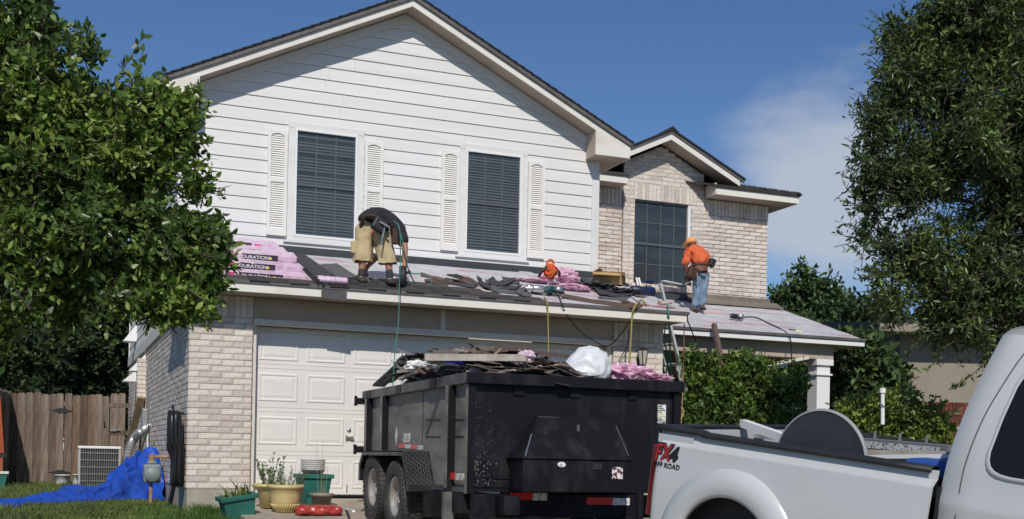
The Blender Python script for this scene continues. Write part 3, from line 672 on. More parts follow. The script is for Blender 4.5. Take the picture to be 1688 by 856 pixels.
# -- garage door
DY = .20
gd = MB().box(.05, DY, .0, 4.93, DY + .04, 2.131).build('garage_door', m_door, H)
def panel_me(W_, h_):
    b = MB(); d1, d2 = .0, -.012
    o = [(-W_/2, 0), (W_/2, 0), (W_/2, h_), (-W_/2, h_)]
    def ring(i, y): return [(-W_/2 + i, y, i), (W_/2 - i, y, i), (W_/2 - i, y, h_ - i), (-W_/2 + i, y, h_ - i)]
    rs_ = [ring(0, -.0005), ring(.012, -.009), ring(.026, -.009), ring(.040, -.002), ring(.080, -.008)]
    v = [p for r_ in rs_ for p in r_]; f = [(i * 4 + k, i * 4 + (k + 1) % 4, (i + 1) * 4 + (k + 1) % 4, (i + 1) * 4 + k) for i in range(4) for k in range(4)] + [(16, 17, 18, 19)]
    return b.add(v, f).mesh('door_panel', m_door)
pm = panel_me(.50, .36)
for i in range(4):
    for kx in range(8): inst('door_panel', pm, gd, (.05 + .61 * (kx + .5), DY, .547 * i + .10 - (.03 if i == 3 else 0)))
lines = MB()
for i in range(1, 4):
    lines.box(.05, DY - .0035, .547 * i - .03, 4.93, DY - .0005, .547 * i - .024).box(.05, DY - .0035, .547 * i + .024, 4.93, DY - .0005, .547 * i + .029)
lines.build('section_joint', m_trim, gd)
MB().box(.05, DY - .006, .0, 4.93, DY - .001, .025).build('bottom_seal', m_cap, gd)
c = P(575, 709, Y=DY); MB().lathe([(0, 0), (.03, .002), (.028, .012), (0, .014)], Matrix.Translation((c.x, DY - .001, c.z)) @ Matrix.Rotation(R(90), 4, 'X'), 16).build('lock_cylinder', m_steel, gd, smooth=True)
c = P(575, 722, Y=DY); MB().bar((c.x - .05, DY - .03, c.z + .02), (c.x + .06, DY - .03, c.z - .02), .02, .02).bar((c.x - .05, DY - .03, c.z - .01), (c.x + .05, DY - .03, c.z + .015), .015, .02).bar((c.x, DY, c.z), (c.x, DY - .03, c.z), .03, .03).build('door_handle', m_steel, gd)
c = P(571, 805, Y=DY); MB().bar((c.x, DY - .015, c.z - .04), (c.x, DY - .015, c.z + .05), .012, .02).build('slide_bolt', m_steel, gd)
# wall lantern on the right pier
c = P(1059, 590, Y=-.10)
ln = thing('wall_lantern', 'black carriage lantern on the brick pier right of the garage door', 'lantern', (c.x, 0, c.z))
lb = MB().lathe([(.0, .175), (.03, .16), (.075, .13), (.08, .12)], Matrix.Translation((c.x, -.11, c.z - .02)), 6).lathe([(.045, -.10), (.05, -.10), (.045, -.12), (.02, -.16), (.008, -.27), (0, -.28)], Matrix.Translation((c.x, -.11, c.z)), 6)
for k in range(6):
    a = k * math.tau / 6; lb.tube([(c.x + .08 * math.cos(a), -.11 + .08 * math.sin(a), c.z + .10), (c.x + .048 * math.cos(a), -.11 + .048 * math.sin(a), c.z - .10)], .006, 4)
I(lb.build('lantern_frame', m_cap, ln), ln)
I(MB().lathe([(.044, -.095), (.074, .095)], Matrix.Translation((c.x, -.11, c.z)), 6).build('lantern_glass', mat('lantern_glass', (.45, .42, .36), .15), ln), ln)
I(MB().tube([(c.x, 0, c.z - .08), (c.x, -.05, c.z - .17), (c.x, -.11, c.z - .12)], .012, 5, smooth=4).box(c.x - .035, -.015, c.z - .16, c.x + .035, .0, c.z - .0).build('wall_bracket', m_cap, ln), ln)
# ================= right brick wing
YR = 3.9; zb = 3.3
wx0, wx1, wz0, wz1 = 7.29, 8.43, 3.70, 5.19
bay0, bay1, YBY = 7.06, 8.70, 3.86
apx, apz, gs = 7.80, 6.225, .475; YGG = 3.5
gtop = lambda x: apz - gs * abs(x - apx) + .02
wing = MB().prism([(5.45, 2.4), (10.11, 2.4), (10.11, 5.40), (8.72, 5.40), (apx, gtop(apx) - .05), (7.04, 5.40), (5.45, 5.40)], 1, YR + .052, YR + .2).box(10.02, YR + .1, 0, 10.11, 9.0, 5.4).build('brick_wing_wall', m_mortar, H)
MB().prism([(bay0 + .01, 3.45), (bay1 - .01, 3.45), (bay1 - .01, gtop(bay1) - .02), (apx, gtop(apx) - .04), (bay0 + .01, gtop(bay0) - .02)], 1, YBY + .045, YR + .051).build('bay_wall', m_mortar, H) if False else None
J = MB()
brickwall(wing, J, 5.6, bay0, 3.35, 5.06, YR, False, ph=0, pitch=.256)
soldiers(wing, J, 5.6, bay0, 5.06, .30, YR)
brickwall(wing, J, bay1, 10.12, 3.57, 5.06, YR, True, ph=1, pitch=.256)
soldiers(wing, J, bay1, 10.12, 5.06, .29, YR)
brickwall(wing, J, bay0, bay1, 3.5, gtop(apx), YBY, False, holes=[(wx0, wx1, wz0, wz1), (wx0 - .02, wx1 + .12, wz1, wz1 + .30), (wx0 - .05, wx1 + .05, wz0 - .11, wz0)], top=gtop, pitch=.256)
soldiers(wing, J, wx0 - .02, wx1 + .12, wz1, .30, YBY - .006)
soldiers(wing, J, wx0 - .05, wx1 + .05, wz0 - .11, .11, YBY - .03)
J.build('wing_brickwork', m_brick, H, kind='stuff')
mo = MB().prism([(bay0 + .008, 3.4), (wx0 - .001, 3.4), (wx0 - .001, wz1), (wx0 - .001, gtop(wx0) - .05), (bay0 + .008, gtop(bay0) - .05)], 1, YBY + .006, YR + .051)
mo.prism([(wx1 + .001, 3.4), (bay1 - .008, 3.4), (bay1 - .008, gtop(bay1) - .05), (wx1 + .001, gtop(wx1) - .05)], 1, YBY + .006, YR + .051)
mo.prism([(wx0, wz1 + .02), (wx1, wz1 + .02), (wx1, gtop(wx1) - .05), (apx, gtop(apx) - .05), (wx0, gtop(wx0) - .05)], 1, YBY + .006, YR + .051)
mo.box(wx0, YBY + .006, 3.4, wx1, YR + .051, wz0 - .02)
mo.build('bay_wall', m_mortar, H)
# its window
f = MB().box(wx0 - .0, YR - .02, wz0, wx0 + .012, YR + .05, wz1).box(wx0 + .012, YR - .02, wz1 - .02, wx1 - .05, YR + .05, wz1).box(wx0 + .012, YR - .02, wz0, wx1 - .05, YR + .05, wz0 + .03).build('window', m_mun, H)
MB().box(wx1 - .05, YR - .03, wz0, wx1, YR + .05, wz1).build('frame', m_vinyl, f)
f2 = MB().box(wx0, YR - .034, wz1 + .0, wx1, YR + .04, wz1 + .02).build('window_head', m_slate, f)
MB().box(wx0 + .001, YR + .018, wz0 + .03, wx1 - .05, YR + .022, wz1 - .02).build('pane', m_glass, f)
zm = wz0 + (wz1 - wz0) * .485
MB().box(wx0 + .002, YR - .005, zm - .025, wx1 - .051, YR + .012, zm + .02).build('sash_rail', m_mun, f)
mu = MB()
for i in (1, 2, 3):
    x = wx0 + (wx1 - .05 - wx0) * i / 4 ; mu.box(x - .010, YR + .008, wz0 + .03, x + .010, YR + .016, zm - .025).box(x - .010, YR + .008, zm + .02, x + .010, YR + .016, wz1 - .035)
for z in ((wz0 + zm) / 2, (wz1 + zm) / 2): mu.box(wx0 + .002, YR + .009, z - .010, wx1 - .051, YR + .0165, z + .010)
mu.build('muntin', m_mun, f)
# eaves of the wing: short stub on the left, long on the right
for x0, x1 in ((5.6, 6.94), (8.74, 10.49)):
    MB().box(x0, 3.495, 5.355, x1, 3.515, 5.47).build('wing_fascia', m_fascia, H)
    MB().box(x0, 3.515, 5.36, x1, YR, 5.375).build('wing_soffit', m_soff, H)
    MB().box(x0 - .01 if x0 > 6 else x0, 3.47, 5.472, x1 + .02, 3.494, 5.51).build('wing_drip_edge', m_drip, H)
MB().box(8.72, 3.50, 5.355, 8.74, YR, 5.56).build('wing_eave_end', m_trim, H); MB().box(6.94, 3.5, 5.355, 6.96, YR, 5.50).build('wing_eave_end', m_trim, H)
MB().box(10.49, 3.495, 5.355, 10.51, 9.0, 5.47).build('wing_fascia', m_fascia, H); MB().box(10.12, YR, 5.36, 10.49, 9, 5.375).build('wing_soffit', m_soff, H)
# hip roof faces of the wing
rise = .30
def hipz(d): return 5.50 + d * rise
E0 = (10.53, 3.46)
hp = MB(); L3 = 3.0
hp.hexa([(8.70, 3.46, 5.485), (10.53, 3.46, 5.485), (10.53 - L3, 3.46 + L3, hipz(L3) - .03), (8.70 - L3, 3.46 + L3, hipz(L3) - .03), (8.70, 3.46, 5.51), (10.53, 3.46, 5.51), (10.53 - L3, 3.46 + L3, hipz(L3)), (8.70 - L3, 3.46 + L3, hipz(L3))])
hp.hexa([(10.53, 3.46, 5.485), (10.53, 9, 5.485), (10.53 - L3, 9, hipz(L3) - .03), (10.53 - L3, 3.46 + L3, hipz(L3) - .03), (10.53, 3.46, 5.51), (10.53, 9, 5.51), (10.53 - L3, 9, hipz(L3)), (10.53 - L3, 3.46 + L3, hipz(L3))])
hp.hexa([(5.7, 3.46, 5.485), (6.97, 3.46, 5.485), (6.97, 4.6, 5.85), (5.7, 4.6, 5.85), (5.7, 3.46, 5.51), (6.97, 3.46, 5.51), (6.97, 4.6, 5.88), (5.7, 4.6, 5.88)])
hp.build('wing_roof', m_shin, H)
tb = MB()
for i in range(9):      # shingle courses and hip caps
    d = .02 + i * .145; y = 3.46 + d; x = 8.62 + d * .0
    while x < 10.50 - d:
        tb.box(0, 0, 0, .24, .15, .014 + .008 * rb.random(), Matrix.Translation((x, y, hipz(d) + .002)) @ Matrix.Rotation(math.atan(rise), 4, 'X')); x += .245
    dd = d + .05
    tb.box(-.09, -.09, .0, .09, .09, .03, Matrix.Translation((10.53 - dd, 3.46 + dd, hipz(dd) + .012)) @ Matrix.Rotation(R(45), 4, 'Z') @ Matrix.Rotation(-.30, 4, 'X') if False else Matrix.Translation((10.53 - dd, 3.46 + dd, hipz(dd) + .010)) @ Matrix.Rotation(R(45), 4, 'Z') @ Matrix.Rotation(.20, 4, 'X'))
tb.build('wing_shingles', m_shin, H, kind='stuff')
# small gable over the bay
for sgn in (-1, 1):
    xe = apx + sgn * 1.43; f_ = lambda x: apz - gs * abs(x - apx)
    MB().hexa([(apx, YGG, apz), (xe, YGG, f_(xe)), (xe, YGG + .02, f_(xe)), (apx, YGG + .02, apz), (apx, YGG, apz + .105), (xe, YGG, f_(xe) + .105), (xe, YGG + .02, f_(xe) + .105), (apx, YGG + .02, apz + .105)]).build('small_gable_fascia', m_fascia, H)
    MB().hexa([(apx, YGG + .02, apz + .015), (xe, YGG + .02, f_(xe) + .015), (xe, YR, f_(xe) + .015), (apx, YR, apz + .015), (apx, YGG + .02, apz + .03), (xe, YGG + .02, f_(xe) + .03), (xe, YR, f_(xe) + .03), (apx, YR, apz + .03)]).build('small_gable_soffit', m_soff, H)
    MB().hexa([(apx, YGG - .02, apz + .107), (xe + sgn * .08, YGG - .02, f_(xe + sgn * .08) + .107), (xe + sgn * .08, YGG + .01, f_(xe + sgn * .08) + .107), (apx, YGG + .01, apz + .107), (apx, YGG - .02, apz + .155), (xe + sgn * .08, YGG - .02, f_(xe + sgn * .08) + .155), (xe + sgn * .08, YGG + .01, f_(xe + sgn * .08) + .155), (apx, YGG + .01, apz + .155)]).build('small_gable_drip_edge', m_drip, H)
    e = apx + sgn * 1.53
    MB().hexa([(apx, YGG - .04, apz + .157), (e, YGG - .04, f_(e) + .157), (e, 7, f_(e) + .157), (apx, 7, apz + .157), (apx, YGG - .04, apz + .19), (e, YGG - .04, f_(e) + .19), (e, 7, f_(e) + .19), (apx, 7, apz + .19)]).build('small_gable_roof', m_edge, H)
MB().prism([(apx - .12, apz + .135), (apx, apz + .195), (apx + .12, apz + .135), (apx, apz + .23)], 1, YGG - .05, 7).build('ridge_cap', m_edge, H)
# ---- porch
PZ = lambda y: 2.645 + .3375 * (y - 1.49)
NP = Vector((0, -.3375, 1)); PP = ((0, 1.49, 2.645), NP)
slab(5.76, 10.42, 1.49, 3.88, PZ, .03, 'porch_roof_deck', m_wood2, -.012)
rumpled('underlayment', 5.76, 10.43, 1.46, 3.87, PZ, 70, 26, .016, 9, xf=lambda u, y: 5.76 + u * (4.68 - .05 * (y - 1.46)))
MB().box(5.77, 1.465, 2.535, 10.435, 1.487, 2.632 - .02).build('porch_fascia', m_vinyl, H)
MB().box(5.77, 1.44, 2.618, 10.445, 1.462, 2.662).build('porch_drip_edge', m_drip, H)
MB().prism([(1.49, 2.53), (1.49, 2.625), (3.86, PZ(3.86) - .045), (3.86, PZ(3.86) - .16)], 0, 10.415, 10.435).build('porch_rake_board', m_vinyl, H)
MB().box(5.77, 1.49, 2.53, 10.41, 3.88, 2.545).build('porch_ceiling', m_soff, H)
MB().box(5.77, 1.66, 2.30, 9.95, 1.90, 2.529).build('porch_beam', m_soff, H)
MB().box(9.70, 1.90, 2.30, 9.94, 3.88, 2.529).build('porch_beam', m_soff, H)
cl = MB().box(9.64, 1.68, -.3, 9.90, 1.94, 2.299).build('porch_column', m_vinyl, H)
for bx_ in ((9.61, 1.65, 2.03, 9.93, 1.97, 2.06), (9.60, 1.64, 2.20, 9.94, 1.98, 2.2985), (9.60, 1.64, -.3, 9.94, 1.98, -.1)): MB().box(*bx_).build('column_moulding', m_vinyl, cl)
MB().box(5.756, 1.5, -.4, 10.2, 3.9, -.05).build('porch_floor', m_conc, H)
MB().box(5.756, YR - .1, -.05, 10.1, YR + .05, 2.53).build('porch_back_wall', m_tan, H)
fd = MB().box(8.0, YR - .13, 0, 8.9, YR - .101, 2.03).build('front_door', m_dkwood, H)
MB().box(6.2, YR - .14, .7, 7.3, YR - .101, 2.1).build('porch_window', m_glass2, H)
MB().bar(P(1262, 602, Y=1.6), P(1332, 590, Y=1.6), .04, .05).build('porch_brace', m_trim, H)
# flashing / felt board along the wall above the porch roof
MB().box(5.9, YR - .03, PZ(YR) - .06, 7.25, YR - .012, 3.66).build('wall_flashing_board', m_drip, H)
fb = mat('weathered_flashing', (.21, .18, .145), .85, (.15, .13, .11), 3, .2)
MB().box(8.36, YR - .045, PZ(YR) + .03, 10.16, YR - .012, 3.60).prism([(3.62, PZ(3.62) + .03), (3.62, PZ(3.62) + .045), (YR - .046, PZ(YR) + .075), (YR - .046, PZ(YR) + .06)], 0, 8.36, 10.3).build('wall_flashing_board', fb, H)
MB().box(7.26, YR - .05, PZ(YR) - .05, 8.355, YR - .02, 3.585).build('wall_flashing_board', m_slate, H)

# ================================================================ FENCE, YARD
FY = 10.0
fen = thing('wooden_fence', 'weathered brown dog-eared picket fence with gate beside the brick side wall', 'fence', (-2.5, FY, -.15))
def picket(W_, Hh, seed):
    b = MB(); c = .025
    b.prism([(-W_/2, 0), (W_/2, 0), (W_/2, Hh - c), (W_/2 - c, Hh), (-W_/2 + c, Hh), (-W_/2, Hh - c)], 1, -.009, .009)
    return b.mesh('picket', m_wood)
pk = [picket(.138, 1.78 + .012 * i, i) for i in range(4)]
x = -5.2; i = 0
while x < -.85:
    gate = x > -1.22
    o = inst('picket', pk[i % 4], fen, M=Matrix.Translation((x + 2.5, (.03 if gate else 0) + rb.uniform(-.006, .006), -.01 + (.05 if gate else 0))) @ Matrix.Rotation(rb.uniform(-.012, .012), 4, 'Y')); x += .1405 if not gate else .15; i += 1
    if -1.24 < x < -1.19: x += .03
for z in (.35, 1.0, 1.55): I(MB().box(-5.2, FY + .012, -.15 + z, -.8, FY + .05, -.06 + z).build('fence_rail', m_wood, fen), fen)
for x in (-4.0, -1.15): I(MB().box(x - .045, FY + .05, -.4, x + .045, FY + .14, 1.5).build('fence_post', m_wood, fen), fen)
for (px, py) in ((102, 677), (99, 779)):   # pointed wrought-iron hinge plates
    c = P(px, py, Y=FY); pts = [(-.21, 0), (-.10, .025), (-.05, .055), (0, .04), (.05, .055), (.10, .025), (.21, 0), (.10, -.025), (.05, -.055), (0, -.04), (-.05, -.055), (-.10, -.025)]
    I(MB().prism([(c.x + a, c.z + b) for a, b in pts], 1, FY - .022, FY - .012).build('hinge_plate', m_cap, fen), fen)
c = P(190, 710, Y=FY); I(MB().bar((c.x - .1, FY - .03, c.z), (c.x + .08, FY - .03, c.z + .02), .012, .025).box(c.x - .03, FY - .035, c.z - .02, c.x, FY - .01, c.z + .04).build('gate_latch', m_steel, fen), fen)
c = P(172, 700, Y=FY); I(MB().tube([(c.x, FY - .012, c.z + .06), (c.x, FY - .05, c.z + .03), (c.x, FY - .05, c.z - .03), (c.x, FY - .012, c.z - .06)], .009, 5).build('gate_handle', m_cap, fen), fen)
# a return run of fence towards the camera at the left edge
f2 = thing('wooden_fence', 'short side run of dark weathered pickets at the far left edge of the lawn', 'fence', (-3.05, 8.3, -.15))
for k in range(12):
    inst('picket', pk[k % 4], f2, M=Matrix.Translation((-.02 * k, -.145 * k + 1.6, 0)) @ Matrix.Rotation(R(88), 4, 'Z'))

# air conditioner
ay = 8.6
a0, a1 = P(130, 735, Y=ay), P(199, 737, Y=ay); az0 = -.17
ac = thing('air_conditioner', 'square grey outdoor air conditioner with wire grille in front of the picket fence', 'air conditioner', (a0.x, ay, az0))
W_ = a1.x - a0.x; zt = a0.z
I(MB().box(a0.x + .03, ay + .03, az0 + .05, a1.x - .03, ay + W_ - .03, zt - .05).build('condenser_core', m_acd, ac), ac)
I(MB().box(a0.x - .01, ay - .01, zt - .05, a1.x + .01, ay + W_, zt).build('top_cover', m_wh, ac, bevel=.012), ac)
I(MB().box(a0.x, ay, az0, a1.x, ay + W_, az0 + .05).build('base_pan', m_ac, ac), ac)
for (u, v) in ((0, 0), (1, 0), (0, 1), (1, 1)): I(MB().box(a0.x + u * (W_ - .03), ay + v * (W_ - .03), az0 + .05, a0.x + u * (W_ - .03) + .03, ay + v * (W_ - .03) + .03, zt - .05).build('corner_post', m_ac, ac), ac)
gr = MB()
for k in range(1, 18): x = a0.x + W_ * k / 18; gr.box(x - .0035, ay + .004, az0 + .05, x + .0035, ay + .012, zt - .05)
for k in range(1, 6): z = az0 + (zt - az0) * k / 6; gr.box(a0.x + .03, ay + .0005, z - .006, a1.x - .03, ay + .0125, z + .006)
for k in range(1, 14): y = ay + W_ * k / 14; gr.box(a0.x + .004, y - .0035, az0 + .05, a0.x + .012, y + .0035, zt - .05)
I(gr.build('wire_grille', m_galv, ac, kind='stuff'), ac)

def bucket(label, base, r, h, m, cat='bucket', name='bucket', rim=True, grp=None):
    t = thing(name, label, cat, base, grp)
    MB().lathe([(r * .82, 0), (r * .84, .01), (r, h), (r * 1.05, h), (r * 1.05, h + .012), (r * .96, h + .012), (r * .94, h - .01), (r * .8, .02), (0, .02)], n=24).build('bucket_body', m, t, smooth=True)
    MB().tube([(r * math.cos(a) * 1.06, r * math.sin(a) * .6 - r * .9, h * .8 - .35 * h * math.sin(a)) for a in np.linspace(0, math.pi, 9)], .003, 4).build('bucket_handle', m_galv, t)
    return t
c = P(103, 800, Y=9.3); bucket('white plastic bucket against the picket fence, left of the air conditioner', (c.x, 9.3, g_lawn(c.x, 9.3)), .14, .2, m_wh)
c = P(125, 790, Y=8.9); bucket('small white jug tucked between white bucket and air conditioner', (c.x, 8.9, g_lawn(c.x, 8.9)), .055, .22, m_wh, 'jug', 'jug')

# orange toy / green planter at the left edge
c = P(6, 800, Y=7.6)
t = thing('planter_box', 'dark green planter box with pale rim at the far left edge of the lawn', 'planter', (c.x - .12, 7.6, g_lawn(0, 7.6)))
MB().hexa([(-.2, -.12, 0), (.13, -.12, 0), (.13, .12, 0), (-.2, .12, 0), (-.24, -.15, .26), (.18, -.15, .26), (.18, .15, .26), (-.24, .15, .26)]).build('planter_body', m_green, t); MB().box(-.26, -.17, .26, .2, .17, .30).build('planter_rim', m_trim, t)
t = thing('orange_panel', 'faded orange wooden panel standing above the green planter at the left edge', 'panel', (c.x - .14, 7.8, g_lawn(0, 7.8)))
MB().hexa([(-.35, 0, .62), (.13, 0, .62), (.13, .03, .62), (-.35, .03, .62), (-.35, 0, 1.62), (.05, 0, 1.62), (.05, .03, 1.62), (-.35, .03, 1.62)]).build('panel_board', mat('faded_orange', (.36, .075, .02), .7, (.28, .06, .02), 5), t)
MB().box(-.35, .0, 0, .10, .03, .55).build('panel_board', mat('faded_orange2', (.33, .08, .03), .8), t); MB().box(-.35, -.02, .55, .17, .05, .61).build('crossbar', m_cap, t)
for k in range(3): MB().box(.10 - .07 * k, -.02, 0, .115 - .07 * k, -.001, .55).build('slat', m_dkwood, t)

# long plank leaning on the side wall
tag(MB().bar(P(205, 765, Y=7.2), P(233, 655, Y=6.1), .12, .05, up=(0, 1, .2)).build('leaning_plank', m_wood2), 'long raw plank leaning on the side brick wall beside the air conditioner', 'plank')
tag(MB().bar(P(229, 752, X=XL - .05), P(239, 657, X=XL - .03), .05, .03, up=(1, 0, 0)).build('dark_plank', m_dkwood), 'dark narrow board standing on the side wall behind the raw plank', 'plank')
# flexible duct + conduit
t = thing('flexible_duct', 'bent ribbed metal duct running down the side wall into the blue tarp', 'duct', P(215, 790, Y=4.2))
dp_ = crom([P(241, 706, X=XL - .05), P(232, 712, X=XL - .14), P(222, 722, X=XL - .22), P(213, 742, X=XL - .30), P(209, 770, X=XL - .34), P(209, 795, X=XL - .36)], 10)
I(MB().tube(dp_, [.062 if i % 2 else .075 for i in range(len(dp_))], 12).build('duct_hose', m_galv, t, smooth=False), t)
I(MB().tube([P(247, 700, X=XL - .1), P(238, 726, X=XL - .12), P(232, 744, X=XL - .14)], .02, 6, smooth=5).build('side_pipe', m_galv, t), t)
cc = P(243, 690, X=XL); tag(MB().box(XL - .09, cc.y - .12, cc.z - .16, XL - .001, cc.y + .12, cc.z + .16).build('electrical_box', m_galv, bevel=.01), 'small grey electrical box on the side brick wall above the duct', 'electrical box')
tag(MB().tube([P(243, 700, X=XL - .04), P(243, 800, X=XL - .04)], .022, 6).build('conduit_pipe', m_galv), 'thin grey conduit running down the side wall from the electrical box', 'pipe')
# black corrugated drain hose coil on the corner
t = thing('coiled_hose', 'thick coil of black corrugated hose hanging on the brick corner', 'hose', P(290, 740, X=XL))
hc = P(290, 675, X=XL - .06); top_, bot = P(291, 678, X=XL - .09), P(284, 800, X=XL - .09)
for k in range(9):
    a = k / 8; dy_ = -.30 + .40 * a; px_ = .07 + .05 * math.sin(k * 2.1)
    pts = []
    for q in range(25):
        th = q / 24 * math.tau
        pts.append(Vector((XL - px_ - .05 * (math.cos(th) > 0), top_.y + dy_ * .75 + (.05 + .012 * (k % 4)) * math.sin(th) + .008 * math.sin(th * 3 + k), (top_.z + bot.z) / 2 + (top_.z - bot.z) * (.46 + .03 * math.sin(k * 3)) * math.cos(th))))
    I(MB().tube(pts, .031, 7, cap=False).build('hose_loop', m_hose, t, smooth=True), t)
I(MB().tube([P(288, 790, X=XL - .1), P(284, 815, X=XL - .12), P(279, 838, X=XL - .15), P(277, 850, X=XL - .18)], .028, 7, smooth=4).build('hose_end', m_hose, t), t)
I(MB().tube([(XL, top_.y, top_.z - .02), (XL - .12, top_.y, top_.z - .02), (XL - .14, top_.y, top_.z + .08)], .018, 6).build('wall_hook', m_cap, t), t)
# gas meter
gx, gy = -1.0, 1.55
mc = P(249, 780, X=-1.05); gx, gy = mc.x, mc.y
t = thing('gas_meter', 'grey gas meter on rusty pipes in front of the blue tarp', 'gas meter', (gx, gy, -.2))
I(MB().box(gx - .10, gy - .09, mc.z - .13, gx + .12, gy + .07, mc.z + .12).build('meter_body', m_gmet, t, bevel=.03), t)
I(MB().lathe([(0, 0), (.10, .0), (.105, .04), (.09, .06), (0, .065)], Matrix.Translation((gx + .01, gy - .08, mc.z - .02)) @ Matrix.Rotation(R(90), 4, 'X'), 20).build('meter_dial', m_gmet, t, smooth=True), t)
pz = mc.z + .22; pl_ = P(233, 760, X=-1.05)
I(MB().tube([(pl_.x, gy - .02, -.22), (pl_.x, gy - .02, pz)], .024, 8).build('riser_pipe', m_gpipe, t), t)
I(MB().tube([(pl_.x, gy - .02, pz), (gx + .2, gy - .02, pz), (gx + .28, gy + .05, pz - .02)], .022, 8).build('cross_pipe', m_gpipe, t), t)
for z in (mc.z - .1, mc.z + .03, mc.z + .16, pz): I(MB().lathe([(.0, -.03), (.038, -.028), (.038, .028), (0, .03)], Matrix.Translation((pl_.x, gy - .02, z)), 8).build('pipe_fitting', m_gpipe, t), t)
I(MB().lathe([(.0, .08), (.03, .07), (.07, 0), (.0, -.01)], Matrix.Translation((gx + .01, gy, mc.z + .13)), 12).build('regulator', m_gmet, t), t)
I(MB().tube([(gx + .01, gy - .02, mc.z + .2), (gx + .01, gy - .02, pz)], .02, 8).build('drop_pipe', m_gpipe, t), t)

# blue tarp: crumpled heap trailing down the lawn
def tarp():
    # spine along the heap: (px, py_top, width m, Y)
    keys = [(-60, 826, .45, 1.2), (0, 822, .45, 1.3), (50, 818, .45, 1.5), (95, 806, .45, 1.9), (140, 794, .50, 2.3), (185, 776, .55, 2.7), (225, 748, .45, 3.0), (245, 735, .35, 3.1), (262, 752, .3, 2.9), (270, 790, .2, 2.7)]
    K = len(keys); NU, NV = 150, 56
    K3 = [P(k_[0], k_[1], Y=k_[3]) for k_ in keys]
    C3 = crom(K3, 16); n3 = len(C3) - 1
    def fn(u, v):
        f_ = u * n3; i = min(int(f_), n3 - 1); c_ = C3[i].lerp(C3[i + 1], f_ - i)
        t_ = v * 2 - 1; fk = u * (K - 1); i2 = min(int(fk), K - 2); W = keys[i2][2] * (1 - fk + i2) + keys[i2 + 1][2] * (fk - i2)
        g0 = g_lawn(0, c_.y); h_ = max(c_.z - g0, .02)
        prof = max(0.0, 1 - abs(t_) ** 1.7)
        x = c_.x; y = c_.y + t_ * (W * 1.5 + .15)
        rid = noise.noise((x * 2.1 + t_ * 1.2, t_ * 1.1, .3)); rid = 1 - 2 * abs(rid)
        r2 = 1 - 2 * abs(noise.noise((x * 5.2 - t_ * 2.4, t_ * 3.0 + x, 2.3))); r3 = 1 - 2 * abs(noise.noise((x * 12, t_ * 6 + x * 3, 7.3)))
        d_ = (rid - .8) * .16 + (r2 - .9) * .055 + (r3 - .9) * .018
        z = g0 + h_ * prof + d_ * min(1, h_ * 2.5) * (.35 + prof)
        x += .10 * noise.noise((x * 2, y * 4, 5)) + .06 * noise.noise((x * 6, t_ * 6, 8)); y += .10 * noise.noise((x * 3, z * 4, 1))
        return Vector((x, y, max(z, g0 + .006 + .01 * r2)))
    return MB().grid(fn, NU, NV)
tag(tarp().build('blue_tarp', m_tarp, smooth=False), 'crumpled bright blue tarp heaped on the lawn along the brick side wall', 'tarp')

# ================================================================ TREES
# near oak on the left (trunk stands outside the frame)
Lb = BL([(-330, 120, 190), (-380, 330, 200), (-500, 180, 200), (-150, 60, 190), (-40, 140, 150), (50, 190, 112), (135, 150, 75), (30, 260, 150), (130, 260, 120), (215, 235, 70), (262, 215, 50), (200, 320, 110), (280, 300, 62), (80, 380, 150), (190, 420, 110), (290, 400, 75), (330, 415, 42), (250, 465, 62), (310, 470, 45), (120, 470, 80), (20, 480, 110), (-110, 330, 200), (40, 60, 60), (5, 90, 90), (292, 190, 42), (262, 150, 22), (305, 240, 38), (340, 440, 32), (300, 500, 32), (40, 30, 45), (338, 385, 24), (338, 425, 27), (328, 470, 36), (320, 500, 34), (285, 500, 36)], 7.0)
tree('near oak with glossy green leaves covering the left end of the garage roof', 'tree', (-7.2, -8.6, -.86), Lb, 120000, .058, m_leafL, 11, trunk_r=.17, trunkpts=[(-6.2, -7.3, -1.0), (-6.1, -7.2, 1.0), (-5.6, -7.0, 2.2)], limbs=5, wr=.46, per=11, tw=.20, shell=.30, sub=520, subr=.20, nsh=520, shr=(.75, 1.35))
# wispy shoots breaking the outline
def shoots(parent_label, lst, D_, L_, m, wr, seed, n=12, grp=None):
    r_ = np.random.RandomState(seed); tw_ = MB(); b = []
    V, Fc = [], []
    for pts in lst:
        c3 = crom([P(x, y, D=D_ + .2 * r_.randn()) for x, y in pts], 8); tw_.tube(c3, [.007, .002], 4)
        for k in range(n * (len(pts) - 1)):
            f_ = r_.rand() * (len(c3) - 1); i = min(int(f_), len(c3) - 2); c_ = c3[i].lerp(c3[i + 1], f_ - i); ax = (c3[i + 1] - c3[i]).normalized()
            d_ = (ax * .7 + Vector(r_.normal(size=3)) * .8).normalized(); up = Vector(r_.normal(size=3)) + Vector((0, 0, .8)); s1 = d_.cross(up).normalized(); ln = L_ * (.6 + .6 * r_.rand()); wd = ln * wr * .5
            o = len(V); V += [c_, c_ + d_ * ln * .4 + s1 * wd, c_ + d_ * ln * .72 + s1 * wd * .7, c_ + d_ * ln, c_ + d_ * ln * .72 - s1 * wd * .7, c_ + d_ * ln * .4 - s1 * wd]
            Fc += [(o, o + 1, o + 2, o + 3), (o, o + 3, o + 4, o + 5)]
    return tw_, V, Fc
def add_shoots(t, *a, **k):
    tw_, V, Fc = shoots(None, *a, **k); I(tw_.build('twigs', m_bark, t, kind='stuff'), t)
    I(MB().add(V, Fc).build('leafy_shoots', a[3], t, kind='stuff'), t)
tL = [o for o in col.objects if o.get('label', '').startswith('near oak')][0]
